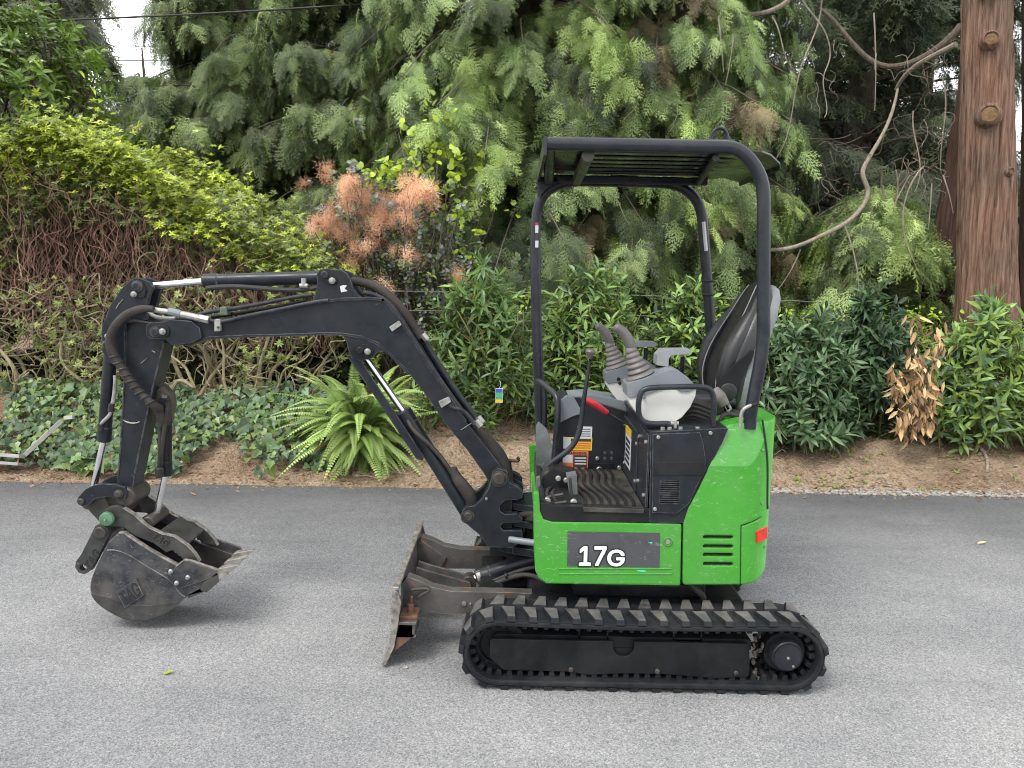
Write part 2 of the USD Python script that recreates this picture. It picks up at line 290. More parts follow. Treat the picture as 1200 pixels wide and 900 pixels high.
# ------------------------------------------------------------------ rubber tracks
xl, xr = at(538, 765, 0)[0] - 0.004, at(970, 782, 0)[0] + 0.004
def loop(inset, n=16):
    """closed stadium outline, inset from the lug tips, slightly flat-bottomed"""
    z0, z1 = inset, 0.336 - inset; r = (z1 - z0) / 2; zc = (z0 + z1) / 2; pts = []
    cl, cr = xl + inset + r, xr - inset - r
    for a in np.linspace(-90, 90, n): pts.append((cr + r * math.cos(math.radians(a)), zc + r * math.sin(math.radians(a))))
    for s in np.linspace(0, 1, 24)[1:-1]: pts.append((cr + (cl - cr) * s, z1 - 0.010 * math.sin(math.pi * s)))
    for a in np.linspace(90, 270, n): pts.append((cl + r * math.cos(math.radians(a)), zc + r * math.sin(math.radians(a))))
    return np.array(pts)
def walk(pts, s):
    p = np.vstack([pts, pts[:1]]); t = np.r_[0, np.cumsum(np.linalg.norm(np.diff(p, axis=0), axis=1))]
    s = np.asarray(s) % t[-1]; return np.c_[np.interp(s, t, p[:, 0]), np.interp(s, t, p[:, 1])], t[-1]
def make_track(y0, y1, near):
    T = obj('rubber_track', [extr(sg.Polygon(loop(0.018)).difference(sg.Polygon(loop(0.045))), y0, y1),
        extr(sg.Polygon(loop(0.026)).difference(sg.Polygon(loop(0.040))), y0 - 0.008, y1 + 0.008)], m_rubber, X)
    lp, li = loop(0.019), loop(0.045); L = walk(lp, [0])[1]; N = 37; pitch = L / N; faces = []
    for k in range(N):
        for row in (0, 1):
            ya, yb = (y0 - 0.006, y0 + 0.110) if row == 0 else (y0 + 0.120, y1 - 0.001)
            s0 = k * pitch + (0 if row == 0 else 0.5 * pitch)
            # a slanted tread bar, wide at the outside and narrowing inwards
            wo, wi = 0.038, 0.072
            sa_, sb_ = (s0 - 0.03, s0 - 0.03 + wo), (s0 - 0.03, s0 - 0.03 + wi)
            vs = []
            for h, sh in ((0, 1.0), (0.021, 0.82)):
                for y, (a, b) in ((ya, sa_ if row == 0 else sb_), (yb, sb_ if row == 0 else sa_)):
                    mid = (a + b) / 2
                    for s in (mid + (a - mid) * sh, mid + (b - mid) * sh):
                        p, _ = walk(lp, [s]); q, _ = walk(lp, [s + 0.004]); d = (q - p)[0]; d /= np.linalg.norm(d); nrm = np.array([d[1], -d[0]])
                        c = p[0] + nrm * (h - 0.002); yy = y + (0.006 if h and y == ya else (-0.006 if h else 0)); vs.append((c[0], yy, c[1]))
            v = np.array(vs); f = np.array([[0, 1, 3], [0, 3, 2], [4, 6, 7], [4, 7, 5], [0, 4, 5], [0, 5, 1], [2, 3, 7], [2, 7, 6], [0, 2, 6], [0, 6, 4], [1, 5, 7], [1, 7, 3]])
            t = trimesh.Trimesh(v, f); t.fix_normals()
            obj('tread_lug', t, m_rubber, T, smooth=False)
            tp_ = v[4:8]; ctr = tp_.mean(0); inn = ctr + (tp_ - ctr) * 0.96; p, _ = walk(lp, [s0]); q, _ = walk(lp, [s0 + 0.004]); d = (q - p)[0]; d /= np.linalg.norm(d); n3 = np.array([d[1], 0, -d[0]])
            cap = trimesh.Trimesh(np.vstack([inn - n3 * 0.002, inn + n3 * 0.0012]), f); cap.fix_normals(); faces.append((np.array(cap.vertices), np.array(cap.faces)))
    obj('worn_lug_faces', faces, m_lug, T, smooth=False, kind='stuff')
    g, Li = [], walk(li, [0])[1]; n = int(Li / 0.046)
    for k in range(n):
        s = k * Li / n; p = walk(li, [s - 0.013])[0][0]; q = walk(li, [s + 0.013])[0][0]; d = (q - p) / np.linalg.norm(q - p); nr = np.array([-d[1], d[0]])
        g.append(extr([tuple(p), tuple(q), tuple(q + nr * 0.026 - d * 0.004), tuple(p + nr * 0.026 + d * 0.004)], y0 + 0.035, y0 + 0.088)); g.append(extr([tuple(p), tuple(q), tuple(q + nr * 0.026 - d * 0.004), tuple(p + nr * 0.026 + d * 0.004)], y1 - 0.088, y1 - 0.035))
    obj('drive_lugs', g, m_rubber, T, smooth=False, kind='stuff')
    return T
make_track(0.0, 0.23, True)
make_track(1.05, 1.28, False)
zc = 0.168
def side_frame(y0, sgn):
    """the roller frame inside one track; sgn -1 faces the viewer"""
    face = y0
    outline = xz([(574, 749), (878, 755), (878, 793), (838, 795), (780, 790), (733, 789), (690, 791), (664, 787), (590, 785), (574, 771)], 0.03)
    p = rnd(outline, 0.012); notch = sg.box(*at(718, 752, 0.03)[[0]], at(735, 768, 0.03)[2], at(744, 740, 0.03)[0], 0.5) if False else None
    c = at(731, 758, 0.03); p = p.difference(sg.Point(c[0], c[2]).buffer(0.046)).difference(sg.box(c[0] - 0.046, c[2], c[0] + 0.046, 0.5))
    a, b = (face, face + 0.012)
    fr = obj('track_frame', [extr(p, a, b), extr(rnd(xz([(580, 739), (878, 746), (878, 758), (580, 752)], 0.09), 0.006), a + 0.03, a + 0.17),
                             extr(rnd(xz([(590, 750), (870, 757), (870, 786), (590, 780)], 0.09), 0.006), a + 0.012 + 0.02, a + 0.16)], m_frame, X)
    for u, v in ((669, 784), (770, 786), (862, 788)):
        q = at(u, v, 0.03); obj('roller_bolt', cyl((q[0], a - 0.012, q[2]), (q[0], a + 0.002, q[2]), 0.011, n=12, bev=0.003), m_grease, fr)
    for u0, u1 in ((680, 711), (791, 821)):
        q0, q1 = at(u0, 734, 0.06), at(u1, 750, 0.06)
        pp = sg.box(q0[0], q1[2], q1[0], q0[2] + 0.02).buffer(0.006); pp = pp.difference(pp.buffer(-0.006))
        obj('carrier_bracket', extr(pp, a + 0.03, a + 0.05), m_frame, fr)
    iw = [lathe((xl + 0.045 + 0.125, y0 + 0.045, zc), (0, 1, 0), [(0, 0.0), (0, 0.03), (0.012, 0.04), (0.012, 0.075), (0.0, 0.085), (0.0, 0.118), (0.03, 0.122), (0.09, 0.122), (0.12, 0.118), (0.12, 0)], 40)]
    obj('idler_wheel', iw, m_frame, X)
    sx, sz = at(924, 768, 0.01)[[0, 2]]; sz = zc
    spr = []
    th = np.linspace(0, 2 * np.pi, 18 * 8, endpoint=False); rr = 0.112 + 0.012 * np.clip(np.cos(18 * th) * 2, -1, 1)
    sp = sg.Polygon(np.c_[sx + rr * np.cos(th), sz + rr * np.sin(th)])
    S = obj('drive_sprocket', [extr(sp, y0 + 0.075, y0 + 0.105), lathe((sx, y0 + 0.03, sz), (0, 1, 0), [(0, 0), (0, 0.088), (0.01, 0.095), (0.05, 0.098), (0.05, 0)], 40)], m_frame, X)
    obj('hub_cover', lathe((sx, y0 - 0.016, sz), (0, 1, 0), [(0, 0), (0, 0.062), (0.004, 0.067), (0.05, 0.070), (0.05, 0)], 40), m_tubeblack, S)
    obj('hub_plug', [cyl((sx, y0 - 0.021, sz - 0.004), (sx, y0 - 0.015, sz - 0.004), 0.006, n=8), cyl((sx + 0.025, y0 - 0.020, sz - 0.042), (sx + 0.025, y0 - 0.015, sz - 0.042), 0.006, n=8)], m_zinc, S)
    obj('hub_rim', ring((sx, y0 - 0.0175, sz), (0, 1, 0), 0.058, 0.063, 0.003, 40), m_frame, S)
    return fr
side_frame(0.030, -1)
side_frame(1.09, -1)
rng = np.random.default_rng(3)
mud = []
for k in range(14):
    u, v = rng.normal(886, 3), rng.uniform(742, 800); q = at(u, v, 0.06); t = trimesh.creation.icosphere(1, rng.uniform(0.004, 0.010)); t.vertices *= np.array([0.6, 1, rng.uniform(0.8, 2.6)]); t.vertices += rng.normal(0, 0.003, t.vertices.shape); t.apply_translation((q[0], 0.045 + rng.uniform(0, 0.02), q[2])); mud.append(t)
obj('caked_mud', [(np.array(t.vertices), np.array(t.faces)) for t in mud], m_mud, X, kind='stuff')
# middle of the undercarriage and slewing ring
obj('carbody', [box(0.10, 1.10, 0.235, 1.04, 0.14, 0.30, 0.02), box(0.30, 0.92, 0.30, 0.98, 0.30, 0.375, 0.02)], m_frame, X)
obj('slewing_ring', [cyl((0.60, YC, 0.37), (0.60, YC, 0.425), 0.30, n=48), cyl((0.60, YC, 0.42), (0.60, YC, 0.45), 0.27, n=48)], m_black, X)
obj('belly_plate', [box(0.15, 1.00, 0.20, 1.08, 0.425, 0.452, 0.005), box(0.86, 1.08, 0.30, 1.00, 0.37, 0.44, 0.03)], m_black, X)
for y in (0.30, 0.36):
    obj('hydraulic_hose', tube([(0.80, y, 0.43), (0.82, y - 0.05, 0.40), (0.87, y - 0.06, 0.36), (0.90, y - 0.02, 0.31)], 0.014, 8), m_hose, X)

# ------------------------------------------------------------------ house: green skirt, tail, side panel
yN, yF = 0.15, 1.13
skirt_px = [(625, 577), (625.5, 620), (627, 668), (631, 677), (640, 683.5), (797, 686), (798.5, 614.5), (700, 612.5), (648, 612), (637, 609), (633, 600), (631.5, 577)]
plan = sg.box(-0.5 + 0.16, yN + 0.16, 1.180 - 0.16, yF - 0.16).buffer(0.16, quad_segs=20)
plan_mf = tomf(extrz(plan, 0.3, 1.6))
def in_plan(m, extra=None):
    r = tomf(m) ^ plan_mf
    return man(r)
rx, rz = zip(*xz(skirt_px, yN))
sk = rnd(list(zip(rx, rz)), 0.006)
# the skirt's front rises to the floor only as an edge strip; behind it lies the floor tray
SK = obj('side_skirt', [extr(sk, yN, yN + 0.03), extr(rnd(xz([(627, 620), (627, 668), (631, 677), (640, 683.5), (797, 686), (798.5, 616), (640, 614)], yN), 0.006), yN + 0.03, yF - 0.03), extr(rnd(xz([(625, 577), (627, 668), (640, 683), (797, 686), (798, 613), (700, 611), (631, 577)], yN), 0.006), yF - 0.03, yF)], m_green, X, label='green lower side skirt with the model number')
# decal, bolt recess, groove
dp = xz([(665, 622.5), (773.5, 624.5), (773, 665), (664.5, 663.5)], yN)
obj('model_decal', extr(dp, yN - 0.0015, yN), m_decal, SK, smooth=False)
ex3, ez3 = (1, 0, 0), (0, 0, 1)
def letters(txt, u0, u1, vbase, vtop, y, mat, outline=0.0, slant=0.0, par=None, lift=0.003, name='lettering'):
    a, b, t = at(u0, vbase, y), at(u1, vbase, y), at(u0, vtop, y); ex = (b - a); w = np.linalg.norm(ex)
    return obj(name, text_on(txt, t[2] - a[2], (a[0], y - 0.0005, a[2]), (1, 0, (b[2] - a[2]) / (b[0] - a[0])), (0, 0, 1), lift, True, slant, w), mat, par, smooth=False)
def fat_letters(txt, u0, u1, vb, vt, y, grow, depth, mat, par, name):
    a, b, t = at(u0, vb, y), at(u1, vb, y), at(u0, vt, y)
    q = meshkit.text_mesh(txt, t[2] - a[2], 0.01, True); v = np.array(q.vertices); v[:, 0] -= v[:, 0].min(); v[:, 0] *= (b[0] - a[0]) / np.ptp(v[:, 0])
    fl = [sg.Polygon(v[tri][:, :2]) for tri in q.faces if (np.ptp(v[tri][:, 2]) < 1e-6)]
    p = shapely.union_all([x.buffer(1e-5) for x in fl if x.area > 1e-9]).buffer(grow, quad_segs=4).simplify(0.0002)
    slope = (b[2] - a[2]) / (b[0] - a[0]); p = sa.affine_transform(p, [1, 0, slope, 1, a[0], a[2]])
    return obj(name, extr(p, y - depth, y), mat, par, smooth=False)
fat_letters('17', 678.5, 710.0, 662.3, 640.8, yN - 0.0015, 0.0075, 0.0010, m_decalblack, SK, 'letter_outline')
fat_letters('G', 711.5, 731.5, 662.6, 645.0, yN - 0.0015, 0.0075, 0.0008, m_decalblack, SK, 'letter_outline')
fat_letters('17', 678.5, 710.0, 662.3, 640.8, yN - 0.0025, 0.0006, 0.0010, m_white, SK, 'lettering')
fat_letters('G', 711.5, 731.5, 662.6, 645.0, yN - 0.0023, 0.0006, 0.0012, m_white, SK, 'lettering')
c = at(782.5, 634.5, yN)
obj('bolt_recess', [ring((c[0], yN - 0.004, c[2]), (0, 1, 0), 0.0145, 0.021, 0.006, 24)], m_green, SK)
obj('skirt_bolt', cyl((c[0], yN - 0.004, c[2]), (c[0], yN + 0.002, c[2]), 0.0125, n=6), m_bolt, SK)
for (u0, u1, v0, v1, mt) in ((655, 787, 666.5, 668.3, m_green), (655, 787, 672.5, 674.3, m_green)):
    a, b = at(u0, v0, yN), at(u1, v1, yN); obj('pressed_rib', tube([(a[0], yN + 0.001, a[2]), (b[0], yN + 0.001, a[2] + (at(u1, v0, yN)[2] - a[2]))], 0.0042, 8, sm=False), mt, SK)
a = at(752, 669, yN); obj('paint_fleck', tube([(a[0] - 0.022, yN + 0.0005, a[2]), (a[0], yN + 0.0002, a[2] - 0.001), (a[0] + 0.02, yN + 0.0005, a[2] - 0.001)], [0.001, 0.004, 0.001], 6), m_mint, SK)
a = at(762, 636, yN); obj('paint_fleck', extr([(a[0] - 0.01, a[2]), (a[0] + 0.008, a[2] + 0.004), (a[0] + 0.008, a[2] - 0.003)], yN - 0.0022, yN - 0.0012), m_mint, SK)

tail_px = [(800, 685), (801, 613), (807, 595), (819, 573), (832.5, 544), (845.5, 520), (853.5, 501), (860, 498.5), (893, 496), (985, 489), (1000, 600), (919, 626), (915, 650), (902, 675), (885, 684), (868, 684.8)]
tp = rnd(xz(tail_px, yN), 0.012)
slots = []
for vs in (629.3, 640, 650, 660.8):
    a, b = at(826, vs, yN), at(857, vs + 0.3, yN); slots.append(sg.LineString([(a[0], a[2]), (b[0], b[2])]).buffer(0.0085, quad_segs=6))
tailm = in_plan(extr(tp, yN, yF))
cut = manifold3d.Manifold()
tm = tomf(tailm)
z_br, z_tp = at(840, 546, yN)[2], at(840, 490, yN)[2] + 0.03
wv, wf = extrz([(yN - 0.05, z_br), (yN, z_br), (yN + 0.042, z_tp), (yN - 0.05, z_tp)], 0.3, 1.6)
wv = np.array(wv); tm = tm - tomf((np.c_[wv[:, 2], wv[:, 0], wv[:, 1]], wf))
for s in slots: tm = tm - tomf(extr(s, yN - 0.05, yN + 0.028))
# panel joints: a recessed line between side door and counterweight
def groove(px, w, depth):
    pts = xz(px, yN); return tomf(extr(sg.LineString(pts).buffer(w / 2, cap_style='flat'), yN - 0.02, yN + depth))
tm = tm - groove([(867.5, 690), (868.5, 616)], 0.005, 0.012)
tm = tm - groove([(868, 616.3), (940, 594)], 0.006, 0.030)
TL = obj('tail_cowl', man(tm), m_green, X, smooth=9, label='tall green rear cowl with four louvre slots')
for s in slots: obj('louvre_slot', extr(s.buffer(-0.0005), yN + 0.022, yN + 0.0265), m_cowlgap, TL)
# cowl crest, seams, reflector
def on_tail(u, v, off=0.002):
    """point on the tail's rounded side under a photo pixel"""
    y = yN
    for _ in range(30):
        x = at(u, v, y)[0]; yy = yN + (0.16 - math.sqrt(max(0.16 ** 2 - max(x - 1.02, 0) ** 2, 0.0)) if x < 1.18 else 0.16); y = 0.5 * y + 0.5 * yy
    p = at(u, v, y); nx = max(p[0] - 1.02, 0) / 0.16; nv = np.array([min(nx, 1), -math.sqrt(max(1 - min(nx, 1) ** 2, 0)), 0]); return p + nv * off
def patch_on_tail(px, off):
    q = np.array([on_tail(u, v, off) for u, v in px]); q2 = np.array([on_tail(u, v, -0.004) for u, v in px]); n = len(q)
    ctr = q.mean(0); vs = np.vstack([q, q2]); f = [[0, k, k + 1] for k in range(1, n - 1)] + [[k, k + n, (k + 1) % n + n] for k in range(n)] + [[k, (k + 1) % n + n, (k + 1) % n] for k in range(n)]
    t = trimesh.Trimesh(vs, np.array(f), process=False)
    if (np.cross(q[1] - q[0], q[2] - q[0]) @ np.array([0.5, -1, 0])) < 0: t.invert()
    return t
obj('reflector', patch_on_tail([(886, 623), (891, 620.2), (897, 617.2), (896.5, 630.5), (891, 633), (886, 635.6)], 0.009), m_reflect, TL, smooth=False)
obj('cowl_seam', tube([on_tail(893, 492), on_tail(897, 520), on_tail(899, 545), on_tail(899, 568), on_tail(899, 596)], 0.0045, 6), m_cowlgap, TL)
for (u, v) in ((893.5, 527), (892.5, 590), (895.5, 641)):
    p = on_tail(u, v); obj('cowl_screw', cyl(p, p + np.array([0.6, -0.8, 0]) * 0.004, 0.006, n=8), m_bolt, TL)
# dark seat base with its cover panel, vent grille and front face
sb_px = [(762.5, 506), (854, 501.5), (846, 520), (833, 544), (819.5, 573), (808, 595), (801.5, 613), (761, 612)]
SB = obj('seat_base', [extr(rnd(xz(sb_px, yN + 0.004), 0.004), yN + 0.004, 0.90), ], m_boom, X)
cp = rnd(xz([(764.5, 508.5), (820, 506.5), (824, 520), (827, 540), (823, 556), (816, 570), (808, 589), (793, 601.5), (764, 600.5)], yN), 0.003)
grille = [sg.box(at(774, 565, yN)[0], at(774, v + 0.9, yN)[2], at(796, 565, yN)[0], at(774, v - 0.8, yN)[2]) for v in np.linspace(563.5, 588.5, 11)]
for gslot in grille: cp = cp.difference(gslot)
CPN = obj('cover_panel', extr(cp, yN - 0.005, yN + 0.003), m_boom, SB)
obj('panel_recess', [extr(rnd(xz([(766, 541), (824, 541), (828, 549), (823, 557), (766, 557)], yN), 0.002), yN - 0.0065, yN - 0.004)], m_black, SB)
for (u, v) in ((771, 512), (767, 596), (832, 507)):
    c = at(u, v, yN); obj('panel_bolt', cyl((c[0], yN - 0.013, c[2]), (c[0], yN - 0.003, c[2]), 0.0085, n=12, bev=0.002), m_bolt, SB)
# the seat base's front face (towards the left): tall panels, label strip, bolts
xf = at(761.5, 550, yN)[0] - 0.004
def front(y, z, off=0.0): return np.array([xf - off, y, z])
zt, zb = at(762, 508, yN)[2], 0.775
obj('front_panel', [box(xf - 0.006, xf + 0.004, 0.165, 0.40, zb, zt - 0.01), box(xf - 0.010, xf + 0.004, 0.42, 0.86, zb, zt - 0.05)], m_boom, SB)
obj('warning_strip', box(xf - 0.0115, xf - 0.009, 0.60, 0.78, 0.83, 1.02), m_paper, SB, smooth=False)
obj('warning_strip_head', box(xf - 0.0125, xf - 0.0105, 0.60, 0.78, 0.99, 1.03), m_yellow, SB, smooth=False)
for k in range(5): obj('warning_strip_line', box(xf - 0.0125, xf - 0.0105, 0.62, 0.76, 0.845 + 0.027 * k, 0.862 + 0.027 * k), m_ink, SB, smooth=False)
for (y, z) in ((0.20, 1.06), (0.20, 0.82), (0.37, 1.05), (0.37, 0.84), (0.44, 1.0), (0.44, 0.82), (0.80, 0.82), (0.82, 1.02)):
    obj('panel_bolt', cyl((xf - 0.016, y, z), (xf - 0.004, y, z), 0.009, n=10), m_bolt, SB)
# bolts along the seat base's top edge
for u in (777, 785, 798, 818):
    c = at(u, 503.5, yN + 0.02); obj('base_bolt', cyl((c[0], yN + 0.03, c[2] - 0.006), (c[0], yN + 0.03, c[2] + 0.010), 0.010, n=6), m_bolt, SB)
zs = at(800, 503, yN)[2]
obj('deck_plate', box(at(760, 505, yN)[0], 0.98, yN + 0.065, yF - 0.02, zs - 0.015, zs + 0.003, 0.004), m_black, X)

# ------------------------------------------------------------------ floor, mat, console, pedals
zf = 0.768; xfl = at(634, 600, yN)[0]
TR = obj('floor_tray', [extr(rnd(xz([(633, 590), (634, 603), (640, 610.5), (650, 612), (761, 612), (761, 596), (700, 594), (650, 593), (640, 590)], yN + 0.006), 0.004), yN + 0.006, yN + 0.05),
    box(xfl, xf, yN + 0.02, yF - 0.02, zf - 0.04, zf - 0.004), box(xfl - 0.004, xfl + 0.02, yN + 0.03, yF - 0.03, zf - 0.10, zf + 0.03, 0.005)], m_black, X)
obj('step_edge', [extr(xz([(683.5, 594.5), (755, 596.5), (754, 601.5), (684, 599.5)], yN + 0.002), yN - 0.001, yN + 0.03)], m_mat, TR)
mx0, mx1 = at(683, 595, yN)[0], xf - 0.012
MT = obj('floor_mat', box(mx0, mx1, yN + 0.012, 0.84, zf - 0.004, zf + 0.006, 0.003), m_mat, X)
for k in range(9):
    x0 = mx0 + 0.012 + k * 0.036
    pts = [(x0 - 0.05 * t + 0.016 * math.sin(t * 9.0), yN + 0.03 + 0.66 * t, zf + 0.006) for t in np.linspace(0, 1, 9)]
    if max(p[0] for p in pts) < mx1 - 0.003: obj('mat_rib', tube(pts, 0.0085, 6, 3), m_black, MT)
# right-hand console (far side) with labels; its face looks at the viewer
yc = 0.86
cons = rnd(xz([(653, 562), (654, 470), (658, 466), (680, 466), (734, 482), (735, 562)], yc), 0.008)
CO = obj('side_console', [extr(cons, yc, yF - 0.01)], m_boom, X)
obj('console_cap', [extr(rnd(xz([(653, 490), (657, 468), (664, 464), (672, 464), (683, 484), (672, 487), (656, 495)], yc), 0.004), yc - 0.010, yc + 0.03), extr(rnd(xz([(664, 464), (692, 462), (735, 470), (735, 481), (690, 478)], yc + 0.05), 0.004), yc + 0.02, yF - 0.02)], m_podgrey, CO)
def label(u0, u1, v0, v1, mat, name='label_plate', y=yc, par=CO, off=0.0015, o0=0.0):
    a, b = at(u0, v1, y), at(u1, v0, y); return obj(name, box(a[0], b[0], y - off, y - o0, a[2], b[2]), mat, par, smooth=False)
label(676, 694, 500, 513.5, m_paper); label(660, 669, 513, 525.5, m_paper); label(669, 694, 514, 527.5, m_yellow)
label(660, 694, 512.6, 515.5, m_yellow, off=0.0010); label(669, 692.5, 514.5, 517, m_ink, 'label_heading', off=0.0025)
label(659, 689.5, 528.5, 549, m_orange); label(659.5, 671, 533, 542, m_paper, 'label_field', off=0.0024); label(671.5, 688, 533.5, 547.5, m_ink, 'label_field', off=0.0024)
for k in range(4): label(678.5, 692, 502.5 + 2.6 * k, 503.4 + 2.6 * k, m_podgrey, 'label_line', off=0.0024)
for k in range(3): label(671.5, 692, 519 + 2.6 * k, 519.9 + 2.6 * k, m_orange, 'label_line', off=0.0024)
for k in range(3): label(673.5, 687, 536 + 3.4 * k, 537.2 + 3.4 * k, m_paper, 'label_line', off=0.0032)
letters('WARNING', 663, 687, 532.4, 529.8, yc - 0.0012, m_ink, par=CO, lift=0.0015)
for (u, v, r) in ((700, 537, 0.011), (725.5, 548, 0.012)):
    c = at(u, v, yc); obj('console_bolt', cyl((c[0], yc - 0.010, c[2]), (c[0], yc + 0.002, c[2]), r, n=12, bev=0.003), m_zinc, CO)
obj('lower_cover', extr(rnd(xz([(692, 543), (719, 543), (719, 558), (692, 558)], yc), 0.003), yc - 0.006, yc + 0.002), m_black, CO)
c = at(702, 550, yc); obj('key_switch', [cyl((c[0], yc - 0.016, c[2]), (c[0], yc, c[2]), 0.017, n=16, bev=0.004)], m_zinc, CO)
# dotted control diagram
dots = []
for (u0, u1) in ((706, 711.5), (714, 719.5)):
    for v0, v1 in ((528, 533), (534.5, 539.5)):
        c = at((u0 + u1) / 2, (v0 + v1) / 2, yc); dots.append(ring((c[0], yc - 0.0015, c[2]), (0, 1, 0), 0.006, 0.0078, 0.002, 12)); dots.append(box(c[0] - 0.001, c[0] + 0.001, yc - 0.0015, yc, c[2] - 0.004, c[2] + 0.004))
obj('control_diagram', dots, m_podgrey, CO)
# pedals, pivots and the foot area at the front
PD = obj('pedal_bracket', [plate([(636, 592), (638, 560), (648, 548), (668, 556), (672, 592)], 0.42, 0.52, 0.006), box(xfl + 0.01, mx0, 0.2, 1.0, zf - 0.01, zf + 0.012), plate([(652, 552), (658, 545), (690, 566), (686, 572)], 0.66, 0.74)], m_black, X)
for (u, v, y, r) in ((654, 560, 0.41, 0.013), (663, 562, 0.41, 0.012), (641, 586, 0.22, 0.016), (672, 588, 0.22, 0.016)):
    c = at(u, v, y); obj('pedal_pivot', cyl((c[0], y - 0.02, c[2]), (c[0], y, c[2]), r, n=14, bev=0.003), m_zinc, PD)
for (u0, v0, u1, v1, y) in ((640, 583, 660, 579, 0.25), (646, 577, 652, 590, 0.22), (656, 574, 676, 572, 0.5), (668, 560, 670, 586, 0.3), (650, 590, 664, 588, 0.2)):
    a, b = at(u0, v0, y), at(u1, v1, y); obj('pedal_rod', tube([a, b], 0.007, 8, sm=False), m_grease, PD)
obj('foot_pedal', [plate([(664, 558), (676, 556), (677, 580), (668, 582)], 0.33, 0.40, 0.004)], m_clearguard, PD)
for k in range(3):
    a = at(640 + 6 * k, 584 + 2 * k, 0.30); obj('pilot_hose', tube([a, a + (0.02, 0.1, 0.02), a + (0.06, 0.2, 0.0), a + (0.08, 0.35, 0.03)], 0.008, 8), m_hose, PD)
# grey scuffed front guard and hand rail
obj('front_guard', plate([(628, 596), (628, 500), (631, 494), (641, 503), (651, 534), (640, 552), (637, 596)], 0.80, 0.815, 0.006), m_clearguard, X)
obj('front_guard', plate([(627, 600), (628, 560), (633, 558), (634, 600)], 0.40, 0.42, 0.004), m_clearguard, X)
obj('hand_rail', [tube([at(630, 447, 1.0), at(636, 449, 0.95), at(645, 457, 0.88), at(652, 465, 0.83), at(653.5, 476, 0.81), at(652, 510, 0.80), at(649, 545, 0.80), at(648, 562, 0.80)], 0.0165, 12),
    tube([at(638, 452, 0.94), at(638.5, 480, 0.94), at(637, 512, 0.94)], 0.013, 10)], m_tubeblack, X)
LV = obj('travel_lever', [tube([at(691, 424, 0.52), at(688, 445, 0.52), at(683, 478, 0.52), at(678, 508, 0.52), at(671, 522, 0.52), at(658, 534, 0.52), at(648, 541, 0.52), at(640, 548, 0.52)], [0.008, 0.010, 0.0125, 0.014, 0.014, 0.014], 12)], m_tubeblack, X)
k0 = at(692, 412, 0.52)
obj('lever_knob', lathe(k0 + np.array([-0.004, 0, -0.035]), (0.12, 0, 1), [(0, 0.008), (0.012, 0.012), (0.024, 0.021), (0.034, 0.025), (0.044, 0.021), (0.050, 0.010), (0.051, 0)], 18), m_grip, LV)
c = at(644, 552, 0.5); obj('lever_boot', [cyl(c + (0, -0.05, -0.03), c + (0, 0.08, 0.0), 0.045, 0.03, n=14, bev=0.008)], m_hose, LV)
BL = obj('blade_lever', tube([at(708, 483, 0.66), at(722, 490, 0.66), at(736, 497, 0.66), at(748, 497.5, 0.66)], 0.006, 10), m_tubeblack, X)
obj('red_lever_handle', tube([at(686, 468.5, 0.66), at(692, 471, 0.66), at(702, 477, 0.66), at(712, 484, 0.66)], [0.014, 0.0175, 0.0165, 0.013], 14), m_red, BL)
